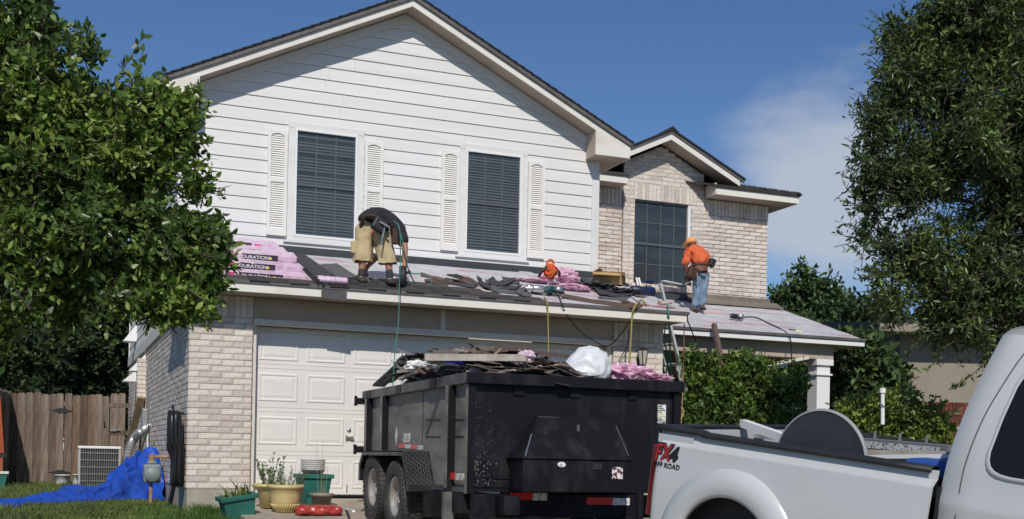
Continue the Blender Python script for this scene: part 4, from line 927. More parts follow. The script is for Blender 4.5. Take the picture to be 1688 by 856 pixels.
add_shoots(tL, [[(60, 70), (75, 30), (85, -5)], [(110, 110), (140, 65), (147, 38)], [(180, 150), (215, 95), (236, 60)], [(190, 170), (225, 120), (237, 80)], [(90, 80), (50, 20), (30, 2)], [(270, 250), (310, 200), (337, 190)], [(290, 160), (318, 145), (330, 148)], [(300, 300), (330, 270), (348, 258)], [(320, 400), (360, 385), (384, 392)], [(310, 350), (350, 355), (370, 352)], [(320, 450), (350, 455), (366, 452)], [(230, 160), (262, 135), (275, 115)], [(150, 110), (165, 95), (180, 92)], [(300, 470), (340, 500), (345, 515)], [(240, 480), (262, 515), (268, 528)], [(180, 450), (178, 480), (200, 500)], [(330, 420), (366, 425), (380, 405)]], 6.9, .066, m_leafL, .46, 5, n=14)
# live oak on the right
Rb = BL([(1760, 60, 190), (1640, 40, 110), (1560, 60, 55), (1530, 110, 55), (1700, 220, 160), (1590, 190, 95), (1510, 190, 45), (1640, 330, 120), (1560, 290, 70), (1500, 310, 45), (1720, 420, 130), (1600, 440, 90), (1530, 420, 55), (1660, 520, 80), (1580, 500, 60), (1530, 480, 35), (1640, 560, 35), (1710, 550, 80), (1850, 300, 200), (1585, 10, 70), (1500, 60, 40), (1470, 190, 30), (1480, 250, 42), (1470, 340, 40), (1440, 300, 25), (1490, 420, 45), (1470, 500, 30), (1500, 130, 45), (1440, 200, 18), (1430, 250, 18), (1425, 330, 18), (1440, 390, 20), (1470, 130, 22), (1450, 450, 18)], 12.7)
tR = tree('large live oak with narrow leaves at the right edge above the pickup cab', 'tree', (10.6, -6.4, -.6), Rb, 120000, .075, m_leafR, 12, trunk_r=.30, trunkpts=[(10.7, -6.4, -1.0), (10.5, -6.3, 1.6), (9.6, -6.0, 3.6)], limbs=20, wr=.30, per=13, tw=.5, shell=.25, sub=620, subr=.24, nsh=520, shr=(.75, 1.5))
add_shoots(tR, [[(1530, 180), (1480, 110), (1440, 66)], [(1520, 120), (1470, 118), (1440, 117)], [(1530, 230), (1470, 190), (1408, 188)], [(1520, 270), (1450, 260), (1385, 284)], [(1500, 300), (1450, 275), (1400, 240)], [(1520, 340), (1440, 340), (1386, 333)], [(1530, 420), (1470, 440), (1420, 460)], [(1540, 380), (1480, 395), (1400, 408)], [(1560, 500), (1500, 520), (1440, 545)], [(1600, 560), (1560, 570), (1530, 610)], [(1630, 590), (1600, 620), (1570, 640)], [(1560, 60), (1545, 25), (1525, 2)], [(1560, 300), (1500, 350), (1440, 400)], [(1580, 540), (1540, 545), (1490, 590)], [(1650, 600), (1630, 640), (1560, 690)], [(1540, 160), (1500, 150), (1470, 130)], [(1560, 360), (1500, 380), (1430, 395)]], 12.4, .078, m_leafR, .3, 6, n=26)

# woods behind
def far_tree(label, px, py, rpx, D_, n, m, seed, gz=-.2, grp=None, L_=.15, wr=.55):
    r_ = random.Random(seed); c_ = P(px, py, D=D_); rr = rpx / F * D_; bl = []
    for k in range(9):
        a = r_.uniform(0, math.tau); q = r_.uniform(.2, .75); bl.append((c_ + Vector((math.cos(a) * rr * q, math.sin(a) * rr * q * .8, r_.uniform(-.75, .65) * rr)), rr * r_.uniform(.38, .58)))
    bl.append((c_, rr * .7)); bl.append((c_ + Vector((0, 0, -rr * .7)), rr * .7))
    bl = [(b[0], (b[1],) * 3) for b in bl]
    return tree(label, 'tree', (c_.x, c_.y, gz), bl, n, L_, m, seed, grp, trunk_r=.2, limbs=6, wr=wr, per=14, tw=.6, shell=.5, name='background_tree', sub=90, subr=.42)
lbs = ['dark tree behind the fence at the far left edge of the photo', 'broad dark tree behind the left part of the picket fence', 'dark tree rising behind the fence midway to the house', 'brighter green tree behind the fence next to the house side wall', 'low dark tree filling the gap just above the picket tops']
for i, (px, py, r_, D_, m) in enumerate(((-60, 520, 130, 31, m_leafD), (40, 560, 115, 30, m_leafD), (120, 575, 95, 29, m_leafD), (190, 580, 82, 33, m_leafB), (70, 625, 90, 28, m_leafD))):
    far_tree(lbs[i], px, py, r_, D_, 26000, m, 30 + i, grp=None)
lbs = ['dark tree behind the porch roof, nearest the brick wing', 'tall rounded tree whose top rises highest behind the porch end', 'tree behind the porch column and above the yellow-green shrub', 'dark tree behind the tan house, under the live oak', 'bushy tree at the left end of the tan neighbouring house', 'far tree closing the view over the tan house roof', 'dark bushy tree glimpsed through the porch left of its column']
for i, (px, py, r_, D_, m) in enumerate(((1300, 560, 48, 31, m_leafB), (1365, 535, 66, 32, m_leafB), (1425, 590, 90, 30, m_leafB), (1560, 560, 105, 42, m_leafD), (1425, 625, 62, 21.0, m_leafB), (1680, 560, 130, 44, m_leafD), (1320, 640, 75, 27, m_leafD))):
    far_tree(lbs[i], px, py, r_, D_, 26000, m, 50 + i)
wd = MB()
# distant wood line closing the horizon
r_ = random.Random(8); bl = []
for k in range(60):
    a = -1.1 + 2.6 * k / 59; d_ = 62 + r_.uniform(-6, 8); bl.append((Vector((CAM.x + d_ * math.sin(a), CAM.y + d_ * math.cos(a), r_.uniform(.5, 1.6))), (3.2, 3.2, r_.uniform(1.6, 2.6))))
tag(foliage('distant_wood', bl, 36000, .55, m_leafD, None, 77, wr=.6, per=10, tw=1.4), 'low band of distant woodland closing off the horizon behind the houses', 'woodland', kind='stuff')

# shrubs
def shrub(label, lst, n, L_, m, seed, base, wr=.5, shell=.3, D_=15, name='shrub'):
    return tree(label, 'shrub', base, BL(lst, D_), n, L_, m, seed, trunk_r=.035, limbs=8, wr=wr, per=10, tw=.22, shell=shell, name=name, nsh=110, shr=(.8, 1.4))
s1 = shrub('tall loose green shrub growing in front of the porch', [(1130, 660, 14), (1155, 610, 32), (1180, 640, 40), (1215, 600, 22), (1225, 640, 44), (1265, 640, 42), (1300, 655, 30), (1160, 690, 40), (1215, 700, 50), (1275, 705, 48), (1310, 620, 16), (1142, 590, 14), (1240, 600, 20), (1215, 760, 60), (1280, 770, 55), (1165, 760, 50), (1320, 750, 35)], 15000, .08, m_leafS, 21, (7.4, .9, -.15), D_=17.3)
add_shoots(s1, [[(1155, 600), (1150, 575), (1143, 568)], [(1240, 600), (1238, 585), (1237, 575)], [(1290, 640), (1320, 615), (1332, 600)], [(1200, 600), (1185, 585), (1180, 580)], [(1215, 600), (1222, 588), (1226, 580)], [(1290, 650), (1325, 640), (1330, 628)]], 17.2, .085, m_leafS, .5, 8, n=12)
s2 = shrub('rounded yellow-green shrub beyond the pickup bed, left of the red brick wall', [(1400, 690, 24), (1430, 685, 40), (1475, 690, 48), (1520, 695, 40), (1545, 710, 26), (1440, 730, 50), (1500, 735, 50), (1390, 740, 35), (1555, 755, 35), (1430, 780, 45), (1500, 790, 50)], 17000, .06, m_leafY, 22, (6.9, -2.6, -.4), D_=13.6)
# white pipe standing in the yellow-green shrub
tag(MB().tube([P(1455, 700, D=13.2), P(1455, 640, D=13.2)], .022, 8).lathe([(.0, -.03), (.035, -.02), (.035, .03), (0, .04)], Matrix.Translation(P(1455, 645, D=13.2)), 8).build('white_pipe', m_wh), 'white upright pipe standing in the yellow-green shrub', 'pipe')

# ================================================================ NEIGHBOUR'S HOUSE
n0 = P(1483, 600, D=23); gzn = -.3
nb = thing('neighbour_house', 'tan stucco house with red brick base half hidden behind the live oak', 'house', (n0.x, n0.y, gzn))
ux = Vector((.93, -.36, 0)); uy = Vector((.36, .93, 0))
zb_ = P(1560, 661, D=22.5).z; ztp = P(1483, 550, D=23).z
Mn = Matrix(((ux.x, uy.x, 0, n0.x), (ux.y, uy.y, 0, n0.y), (0, 0, 1, 0), (0, 0, 0, 1)))
I(MB().box(0, 0, zb_, 9, 7, ztp, Mn).build('stucco_wall', m_tan, nb), nb)
I(MB().box(0, -.02, gzn - .4, 9, .3, zb_ - .27, Mn).build('brick_base_wall', m_mortar, nb), nb)
J = MB()
z = zb_ - .27 - .075; k = 0
while z > gzn - .1:
    x = 0 if k % 2 else -.1
    while x < 5.5: J.box(max(x, 0), -.045, z, x + .195, -.021, z + .066, Mn); x += .205
    z -= .075; k += 1
x = 0
while x < 5.5: J.box(x, -.055, zb_ - .265, x + .066, -.0, zb_ - .005, Mn); x += .075
I(J.build('red_brickwork', m_rbrick, nb, kind='stuff'), nb)
I(MB().hexa([Mn @ Vector(v) for v in ((-.6, -.6, ztp), (9.6, -.6, ztp), (9.6, 3.5, ztp + .5), (-.6, 3.5, ztp + .5), (-.6, -.6, ztp + .14), (9.6, -.6, ztp + .14), (9.6, 3.5, ztp + .64), (-.6, 3.5, ztp + .64))]).build('roof', mat('grey_roof', (.16, .155, .15), .9, (.11, .11, .11), 20), nb), nb)
I(MB().box(-.62, -.64, ztp - .03, 9.6, -.6, ztp + .12, Mn).build('eave_fascia', m_tan, nb), nb)
tag(MB().lathe([(0, -.04), (.18, -.03), (.2, .0), (.16, .035), (0, .05)], Matrix.Translation(P(1586, 708, D=18)), 16).tube([P(1586, 708, D=18), P(1586, 760, D=18)], .03, 6).build('birdbath', m_wh), 'white birdbath dish seen beside the pickup cab below the red brick', 'birdbath')

# ================================================================ DUMP TRAILER
TX0, TX1, TY0, TY1, TZ0, TZ1 = 1.24, 3.40, -4.57, -.80, .26, 1.31
gt = lambda y: g_drive(y)
tr = thing('dump_trailer', 'black high-sided dump trailer heaped with torn roofing in front of the garage door', 'trailer', (2.3, -2.6, gt(-2.6)))
def T(mb, name, m, **k): return I(mb.build(name, m, tr, **k), tr)
th = .03
T(MB().box(TX0, TY0 + .04, TZ0, TX0 + th, TY1, TZ1 - .10), 'side_panel', m_dust)
T(MB().box(TX1 - th, TY0 + .04, TZ0, TX1, TY1, TZ1 - .10), 'side_panel', m_dust)
front = T(MB().box(TX0 + .05, TY0 + .03, TZ0 - .04, TX1 - .02, TY0 + .06, TZ1 - .09), 'front_panel', m_black)
T(MB().box(TX0, TY1 - .03, TZ0, TX1, TY1, TZ1 - .1), 'rear_gate', m_dust)
T(MB().box(TX0 + th, TY0 + .06, TZ0, TX1 - th, TY1 - .03, TZ0 + .04), 'bed_floor', m_dust)
T(MB().box(TX0 - .05, TY0 + .002, TZ1 - .10, TX0 + .05, TY1, TZ1), 'top_rail', m_rib, bevel=.006)
T(MB().box(TX1 - .05, TY0 + .002, TZ1 - .10, TX1 + .04, TY1, TZ1), 'top_rail', m_rib, bevel=.006)
T(MB().box(TX0 - .052, TY0 - .05, TZ1 - .102, TX1 + .042, TY0, TZ1 + .002), 'front_rail', m_black, bevel=.006)
T(MB().box(TX0 + .04, TY1 - .06, TZ1 - .1, TX1 - .04, TY1 + .02, TZ1), 'rear_rail', m_rib)
# tarp-bow clamps on the side rail
for y in (TY0 + .9, TY0 + 2.1, TY1 - .4): T(MB().box(TX0 - .056, y, TZ1 - .098, TX0 - .0505, y + .2, TZ1 - .004), 'rail_clamp', m_black)
# upright ribs
def yp(x): return P(x, 690, X=TX0 - .06).y
for xa, xb_ in ((599, 606), (622, 632), (728, 741)):
    ya, yb = yp(xa), yp(xb_)
    T(MB().box(TX0 - .075, min(ya, yb) , TZ0 - .02, TX0 - .0005, min(ya, yb) + .10, TZ1 - .101), 'rib', m_dust, bevel=.004); T(MB().box(TX0 - .076, min(ya, yb) - .004, TZ0 - .02, TX0 - .001, min(ya, yb) - .0006, TZ1 - .102), 'rib_face', m_black)
for y in (TY1 - .15, TY1 - .9, TY0 + 1.6, TY0 + .9): T(MB().box(TX1 + .0005, y, TZ0 - .02, TX1 + .075, y + .09, TZ1 - .101), 'rib', m_rib)
T(MB().box(TX0 - .03, TY0 - .012, TZ0 - .06, TX0 + .045, TY0 + .06, TZ1 - .1025), 'corner_post', m_dust, bevel=.004); T(MB().box(TX0 - .029, TY0 - .016, TZ0 - .06, TX0 + .044, TY0 - .0125, TZ1 - .103), 'post_face', m_black)
T(MB().box(TX1 - .045, TY0 - .012, TZ0 - .06, TX1 + .03, TY0 + .06, TZ1 - .1025), 'corner_post', m_black, bevel=.004)
ys_ = yp(688); T(MB().box(TX0 - .003, ys_ - .012, TZ0, TX0 - .0005, ys_ + .004, TZ1 - .1), 'panel_seam', m_cap)
for py in (692, 720):
    for xa, xb_ in ((702, 726), (743, 765)):
        a, b = P(xa, py, X=TX0 - .003), P(xb_, py, X=TX0 - .003); T(MB().bar(a, b, .003, .012), 'strap_slot', m_cap)
# lower side rail, box tube under the bed
T(MB().box(TX0 - .02, TY0 + .06, TZ0 - .05, TX0 + .06, TY1, TZ0 - .001), 'lower_rail', m_rib); T(MB().box(TX1 - .06, TY0 + .06, TZ0 - .05, TX1 + .02, TY1, TZ0 - .001), 'lower_rail', m_rib)
T(MB().box(TX0 + .25, TY0 - .25, .02, TX0 + .40, TY1, .19), 'chassis_beam', m_black); T(MB().box(TX1 - .40, TY0 - .25, .02, TX1 - .25, TY1, .19), 'chassis_beam', m_black)
T(MB().box(TX0 + .02, TY0 - .02, -.02, TX1 - .02, TY0 + .03, .20), 'front_crossmember', m_black)
T(MB().box(TX0 - .02, TY0 + .1, .02, TX0 + .02, TY0 + 1.0, .205), 'chassis_side_plate', m_black)
T(MB().prism([(TX0 + .0, -.28), (TX0 + .10, -.28), (TX0 + .75, .0), (TX0 + .05, .05)], 1, TY0 + .0, TY0 + .02), 'gusset', m_rib)
# lower vertical plates behind the fender (step/jack)
T(MB().box(TX0 - .10, TY0 + .42, -.42, TX0 + .0, TY0 + .48, .205), 'support_leg', m_rib)
T(MB().box(TX0 - .14, TY0 + .70, -.05, TX0 - .02, TY0 + .95, .2), 'tie_box', m_black)
for (pa, pb, X_) in (((712, 780), (731, 780), 0),): pass
# reflective strips: side and front
def strip(a, b, h, n_or, y=None):
    pass
for xa, xb_, py, mm in ((737, 751, 785, m_red), (751, 765, 786, m_refw)):
    a, b = P(xa, py, X=TX0 - .042), P(xb_, py, X=TX0 - .042); T(MB().box(TX0 - .034, a.y, a.z - .03, TX0 - .0305 , b.y, a.z + .03) if False else MB().bar(a, b, .003, .062, up=(0, 0, 1)), 'reflector', mm)
for xa, xb_, py, mm in ((657, 668, 735, m_red), (668, 676, 736, m_refw), (677, 687, 737, m_red), (688, 697, 738, m_refw)):
    a, b = P(xa, py, X=TX0 - .002), P(xb_, py, X=TX0 - .002); T(MB().bar(a, b, .003, .045), 'reflector', mm)
for xa, xb_, py, mm in ((842, 878, 818, m_red), (878, 902, 819, m_refw), (967, 1010, 826, m_red), (1010, 1038, 827, m_refw)):
    a, b = P(xa, py, Y=TY0 - .024), P(xb_, py, Y=TY0 - .024); T(MB().box(a.x, TY0 - .024, a.z - .034, b.x, TY0 - .0205, a.z + .034), 'reflector', mm)
# flaking paint low on the front panel (many chips of bare primer)
ch = MB(); r_ = random.Random(4)
for k in range(170):
    x = 775 + abs(r_.gauss(0, 1)) * 24; y = 800 - abs(r_.gauss(0, 1)) * 60
    if x > 900 or y < 640: continue
    c = P(x, y, Y=TY0 + .0285 if x > 778 else TY0 - .0135); s1 = r_.uniform(.0015, .007) * (1.3 if y > 760 else .8)
    n = 5; pts = [(c.x + s1 * math.cos(q * math.tau / n + 1) * r_.uniform(.5, 1.2), c.z + s1 * math.sin(q * math.tau / n + 1) * r_.uniform(.5, 1.2)) for q in range(n)]
    yy = c.y; ch.prism(pts, 1, yy - .0012, yy)
T(ch, 'paint_chips', m_chip, kind='stuff')
# inner ribs of the front panel and latch plates under the rail
for px in (857, 950, 1045): 
    c = P(px, 650, Y=TY0); T(MB().box(c.x - .05, TY0 + .012, TZ1 - .19, c.x + .05, TY0 + .0295, TZ1 - .1005), 'rail_gusset', m_black)
T(MB().box(TX0 + .06, TY0 + .018, .34, TX0 + .85, TY0 + .0295, .355), 'panel_ridge', m_black); T(MB().box(TX0 + .06, TY0 + .018, .26, TX0 + .85, TY0 + .0295, .272), 'panel_ridge', m_black)
# pump box: trapezoid lid over a square case
q = [P(885, 686, Y=TY0 - .02), P(1010, 693, Y=TY0 - .02), P(1037, 757, Y=TY0 - .36), P(860, 753, Y=TY0 - .36)]
x0, x1 = P(862, 790, Y=TY0 - .36).x, P(1043, 790, Y=TY0 - .36).x; zl = P(950, 758, Y=TY0 - .36).z; zb_ = P(950, 812, Y=TY0 - .36).z
T(MB().box(x0, TY0 - .36, zb_, x1, TY0 - .021, zl), 'pump_box', m_black, bevel=.008)
xa, xb_ = P(885, 688, Y=TY0 - .03).x, P(1010, 692, Y=TY0 - .03).x; zt = q[0].z
T(MB().hexa([(x0 - .02, TY0 - .38, zl + .003), (x1 + .02, TY0 - .38, zl + .003), (x1 + .02, TY0 + .02, zl + .003), (x0 - .02, TY0 + .02, zl + .003), (xa, TY0 - .06, zt), (xb_, TY0 - .06, zt), (xb_, TY0 + .028, zt), (xa, TY0 + .028, zt)]), 'pump_box_lid', m_black, bevel=.006)
T(MB().tube([P(866, 752, Y=TY0 - .37), P(876, 716, Y=TY0 - .24)], .006, 6), 'gas_strut', m_steel)
T(MB().tube([P(1036, 752, Y=TY0 - .37), P(1012, 694, Y=TY0 - .07)], .004, 5), 'lid_edge', m_rib); T(MB().tube([P(887, 687, Y=TY0 - .065), P(1010, 693, Y=TY0 - .065)], .003, 5), 'lid_edge', m_rib)
c = P(926, 766, Y=TY0 - .362); T(MB().lathe([(0, -.003), (.042, -.002), (.04, .002), (0, .004)], Matrix.Translation(c) @ Matrix.Diagonal((1, 1, .6, 1)) @ Matrix.Rotation(R(90), 4, 'X'), 16), 'oval_badge', m_refw)
c = P(984, 769, Y=TY0 - .364); T(MB().box(c.x - .05, c.y - .004, c.z - .03, c.x + .05, c.y, c.z + .03), 'latch_plate', m_cap); c = P(950, 706, Y=TY0 - .12); T(MB().box(c.x - .012, c.y - .05, c.z - .05, c.x + .012, c.y - .02, c.z + .03), 'lid_latch', m_rib)
c = P(1018, 780, Y=TY0 - .365); st = T(MB().box(c.x - .055, TY0 - .3635, c.z - .055, c.x + .055, TY0 - .3605, c.z + .055), 'warning_sticker', mat('worn_sticker', (.75, .70, .70), .5, (.10, .03, .04), 26, mixpos=(.48, .52)))
c = P(1092, 684, Y=TY0 - .0); a, b = P(1086, 667, Y=TY0), P(1098, 698, Y=TY0)
st = T(MB().box(a.x, TY0 + .012 - .004, b.z, b.x, TY0 + .0285, a.z), 'safety_label', m_refw)
for k in range(9):
    z = b.z + (a.z - b.z) * (k + .7) / 9.6; I(MB().box(a.x + .008, TY0 + .005, z - .004, b.x - .008 - .02 * (k % 3), TY0 + .0075, z + .004).build('printed_line', m_yel if k in (3, 4) else m_tgry, st), st)
# lettering on the dusty side
Mtx = lambda c: Matrix(((0, 0, -1, c.x), (-1, 0, 0, c.y), (0, 1, 0, c.z), (0, 0, 0, 1)))
c = P(671, 719, X=TX0 - .002); o = text('lettering', 'LAND HAUL', m_prw, tr, Matrix(), .075, bold=.002); o.matrix_basis = Matrix.Translation(-tr.location) @ Mtx(c) @ Matrix.Scale(.62, 4, (1, 0, 0)); 
c = P(670, 726.5, X=TX0 - .002); o = text('lettering', '936-246-7693', m_prw, tr, Matrix(), .078, bold=.001); o.matrix_basis = Matrix.Translation(-tr.location) @ Mtx(c) @ Matrix.Scale(.60, 4, (1, 0, 0))
c = P(653, 720, X=TX0 - .002); T(MB().add([c + Vector((0, a, b)) for a, b in ((0, .11), (-.045, .02), (-.03, -.02), (0, -.10), (.03, -.02), (.045, .02))], [(0, 1, 2, 3, 4, 5)]).build if False else MB().prism([(c.y, c.z + .11), (c.y - .05, c.z + .01), (c.y - .03, c.z - .03), (c.y, c.z - .10), (c.y + .03, c.z - .03), (c.y + .05, c.z + .01)], 0, c.x, c.x + .0015), 'flame_emblem', m_prw)
# hinges at the rear corner
for py in (661, 741): c = P(596, py, X=TX0 - .06); T(MB().box(TX0 - .13, TY1 - .02, c.z - .04, TX0 - .0, TY1 + .06, c.z + .035).lathe([(0, -.06), (.02, -.06), (.02, .06), (0, .06)], Matrix.Translation((TX0 - .12, TY1 + .02, c.z)), 8), 'gate_hinge', m_black)
# wheels
def lathe_x(prof, cx, cy, cz, n=36): return MB().lathe(prof, Matrix.Translation((cx, cy, cz)) @ Matrix.Rotation(R(-90), 4, 'Y'), n)
rw, wdt = .375, .22
wy = [P(613, 800, X=TX0 - .26).y, P(655, 800, X=TX0 - .26).y]
wy = [-2.10, -2.98]
def tyre_mesh():
    b = MB().lathe([(.21, .09), (.24, .11), (.32, .115), (.355, .10), (.366, .07), (.366, -.07), (.355, -.10), (.32, -.115), (.24, -.11), (.21, -.09)], None, 48, False)
    for k in range(44):      # tread blocks
        a = k * math.tau / 44
        for s_, dz in ((-1, 0), (0, .5), (1, 0)):
            M_ = Matrix.Rotation(a + dz * math.tau / 44, 4, 'Z') @ Matrix.Translation((.366, 0, s_ * .062)) @ Matrix.Rotation(s_ * .3, 4, 'X')
            b.box(-.01, -.018, -.024, .010, .018, .024, M_)
        M_ = Matrix.Rotation(a, 4, 'Z'); b.box(.335, -.014, .096, .366, .014, .112, M_); b.box(.335, -.014, -.112, .366, .014, -.096, M_)
    return b.mesh('tyre', m_rub)
def rim_mesh():
    b = MB().lathe([(.0, .02), (.05, .025), (.06, .05), (.075, .05), (.08, .015), (.155, .02), (.175, .05), (.205, .075), (.215, .09), (.205, .095), (.17, .085), (.2, -.06), (.19, -.09)], None, 36, False)
    for k in range(6):
        a = k * math.tau / 6; b.lathe([(0, .045), (.010, .043), (.012, .018)], Matrix.Translation((.055 * math.cos(a), .055 * math.sin(a), .01)), 6)
    return b.mesh('rim', m_rim, True)
def hole_mesh():
    b = MB()
    for k in range(8):
        a = (k + .5) * math.tau / 8; b.lathe([(0, .0235), (.022, .0225)], Matrix.Translation((.125 * math.cos(a), .125 * math.sin(a), -.002)), 10)
    return b.mesh('rim_holes', m_cap)
tm, rmm, hm = tyre_mesh(), rim_mesh(), hole_mesh()
for y in wy:
    for sx, x in ((1, TX0 - .15), (-1, TX1 + .15)):
        z = gt(y) + .372
        M_ = Matrix.Translation(Vector((x, y, z)) - tr.location) @ Matrix.Rotation(R(-90 * sx), 4, 'Y')
        wh = bpy.data.objects.new('wheel', rmm); col.objects.link(wh); wh.parent = tr; wh.matrix_basis = M_
        inst('tyre', tm, wh); inst('rim_holes', hm, wh)
    T(MB().tube([(TX0 - .1, y, gt(y) + .372), (TX1 + .1, y, gt(y) + .372)], .04, 8), 'axle', m_black)
# fenders
for sx, xo in ((-1, TX0 - .28), (1, TX1 + .28)):
    xi = TX0 - .002 if sx < 0 else TX1 + .002
    ya, yb = wy[0] + .50, wy[1] - .50; zt = .62 + (0.0)
    zt = P(640, 745, X=TX0 - .28).z + .012
    prof = [(ya, zt - .34), (ya, zt - .16), (ya - .16, zt), (yb + .12, zt), (yb - .08, zt - .34), (yb - .10, zt - .40)]
    def path(off): return [(ya + off, prof[0][1]), (ya + off, prof[1][1] + off * .4), (ya - .16 + off * .4, zt + off), (yb + .12 - off * .4, zt + off), (yb - .08 - off, zt - .34), (yb - .10 - off, zt - .40)]
    o_, i_ = path(.0), path(-.012); b = MB(); n = len(o_)
    for k in range(n - 1):
        b.add([(x, *q_) for x in (min(xo, xi), max(xo, xi)) for q_ in (o_[k], o_[k + 1], i_[k + 1], i_[k])], [(0, 1, 2, 3), (7, 6, 5, 4), (0, 4, 5, 1), (1, 5, 6, 2), (2, 6, 7, 3), (3, 7, 4, 0)])
    fn_ = T(b, 'fender', m_black)
    # outer skirt lip
    b = MB(); o2 = path(-.05)
    for k in range(n - 1): b.add([(x, *q_) for x in (xo, xo - sx * .006) for q_ in (o_[k], o_[k + 1], o2[k + 1], o2[k])], [(0, 1, 2, 3), (7, 6, 5, 4), (0, 4, 5, 1), (1, 5, 6, 2), (2, 6, 7, 3), (3, 7, 4, 0)])
    T(b, 'fender_lip', m_rib)
    # diamond plate bars
    b = MB(); a0, a1_ = Vector((0, *o_[3])), Vector((0, *o_[4])); 
    for i in range(9):
        for j in range(14):
            p_ = a0.lerp(a1_, (j + .5) / 14); x = min(xo, xi) + .02 + .028 * i; dirn = (a1_ - a0).normalized() * .011; s3 = Vector((.009 * (1 if (i + j) % 2 else -1), 0, 0)); nn_ = Vector((0, -.003, .001))
            b.bar(Vector((x, 0, 0)) + p_ - dirn + s3 + nn_, Vector((x, 0, 0)) + p_ + dirn - s3 + nn_, .004, .004, up=(0, -1, .3))
    for i in range(9):
        for j in range(34):
            x = min(xo, xi) + .02 + .028 * i; y = yb + .14 + j * .034
            if y > ya - .18: continue
            s3 = .009 * (1 if (i + j) % 2 else -1); b.bar((x - s3, y - .009, zt + .001), (x + s3, y + .009, zt + .001), .004, .004)
    T(b, 'diamond_plate', m_rib, kind='stuff')
# tongue and jack
for s_ in (-1, 1): T(MB().bar((2.32 + s_ * .55, TY0 - .02, -.05), (2.32 + s_ * .05, TY0 - 1.15, -.12), .08, .12), 'tongue_beam', m_black)
T(MB().box(2.24, TY0 - 1.4, -.16, 2.4, TY0 - 1.1, -.04), 'coupler', m_black); T(MB().tube([(2.6, TY0 - .75, gt(-5.4)), (2.6, TY0 - .75, .25)], .035, 8), 'jack_post', m_black)

# ---------------------------------------------------------------- the load
def mound_z(x, y):
    u = (x - TX0) / (TX1 - TX0); v = (y - TY0) / (TY1 - TY0)
    e = min(1, u * 5) * min(1, (1 - u) * 2.2) * min(1, v * 2.6 + .02) * min(1, (1 - v) * 5 + .1)
    return TZ1 - .10 + e * (.41 - .28 * max(0, u - .45)) + .03 * noise.noise((x * 2.3, y * 2.3, 1))
def fn(u, v):
    x = TX0 + .035 + (TX1 - TX0 - .07) * u; y = TY0 + .065 + (TY1 - TY0 - .1) * v
    return Vector((x, y, mound_z(x, y) - .06 + .05 * noise.noise((x * 6, y * 6, 3))))
tag(MB().grid(fn, 60, 80).build('roofing_rubble', m_felt), 'dark mass of torn felt and roofing rubble filling the black trailer', 'rubble', kind='stuff')
r_ = random.Random(17)
m_scrp = mat('torn_shingle_face', (.17, .16, .15), .95, (.09, .085, .08), 40, .8, objr=[(1, 1, 1), (1.5, 1.45, 1.38), (.35, .34, .36), (1.9, 1.8, 1.7), (.7, .68, .66), (.25, .25, .28), (1.2, 1.0, .85), (.8, .55, .45)], bs=150)
def scrap_me(seed, L_, W_, m, th=.006, bend=.13):
    q = random.Random(seed); b = MB(); nx, ny = 6, 3; cv = [q.uniform(-bend, bend), q.uniform(-bend, bend) * .6]
    e0 = [q.uniform(-.06, .06) for _ in range(nx + 1)]; e1 = [q.uniform(-.06, .06) for _ in range(nx + 1)]
    top = [Vector(((i / nx - .5) * L_ + (e0[j * 2] if i in (0, nx) else 0), (j / ny - .5) * W_ + (e1[i] if j in (0, ny) else 0), L_ * (cv[0] * ((i / nx - .5) ** 2) * 2 + cv[1] * (i / nx - .5) * (j / ny - .5) * 3))) for j in range(ny + 1) for i in range(nx + 1)]
    n = len(top); b.v = top + [v - Vector((0, 0, th)) for v in top]
    F_ = [(j * (nx + 1) + i, j * (nx + 1) + i + 1, (j + 1) * (nx + 1) + i + 1, (j + 1) * (nx + 1) + i) for j in range(ny) for i in range(nx)]
    b.f = [list(f) for f in F_] + [[k + n for k in f][::-1] for f in F_]
    bd = [i for i in range(nx + 1)] + [(j + 1) * (nx + 1) - 1 for j in range(1, ny + 1)] + [ny * (nx + 1) + i for i in range(nx - 1, -1, -1)] + [j * (nx + 1) for j in range(ny - 1, 0, -1)]
    b.f += [[bd[i], bd[i - 1], bd[i - 1] + n, bd[i] + n] for i in range(len(bd))]
    return b.mesh('torn_shingle', m)
sms = [scrap_me(k, .34 + .09 * (k % 6), .22 + .06 * (k % 4), m_scrp) for k in range(14)]
for k in range(190):
    x = r_.uniform(TX0 + .20, TX1 - .75) if k % 3 else r_.uniform(TX0 + .25, TX0 + 1.5); y = r_.uniform(TY0 + .28, TY1 - .4) if k % 2 else r_.uniform(TY0 + .28, TY0 + 1.6)
    z = mound_z(x, y) + r_.uniform(-.04, .02)
    o = inst('torn_shingle', sms[k % 14], None, (x, y, z), (r_.gauss(0, .13) + .06, r_.gauss(0, .11), r_.uniform(0, math.tau)))
    o.matrix_basis = Matrix.Translation((x, y, z)) @ Matrix.Rotation(.16 + r_.gauss(0, .16), 4, 'X') @ Matrix.Rotation(r_.gauss(0, .14), 4, 'Y') @ Matrix.Rotation(r_.uniform(0, math.tau), 4, 'Z')
    tag(o, 'torn grey shingle piece in the heap filling the black trailer', 'shingle scrap', 'torn shingle pieces heaped in the trailer')
lms = [mat('pale_lath', (.48, .42, .36), .8, (.30, .25, .2), 9), m_dkwood, m_scrapw]
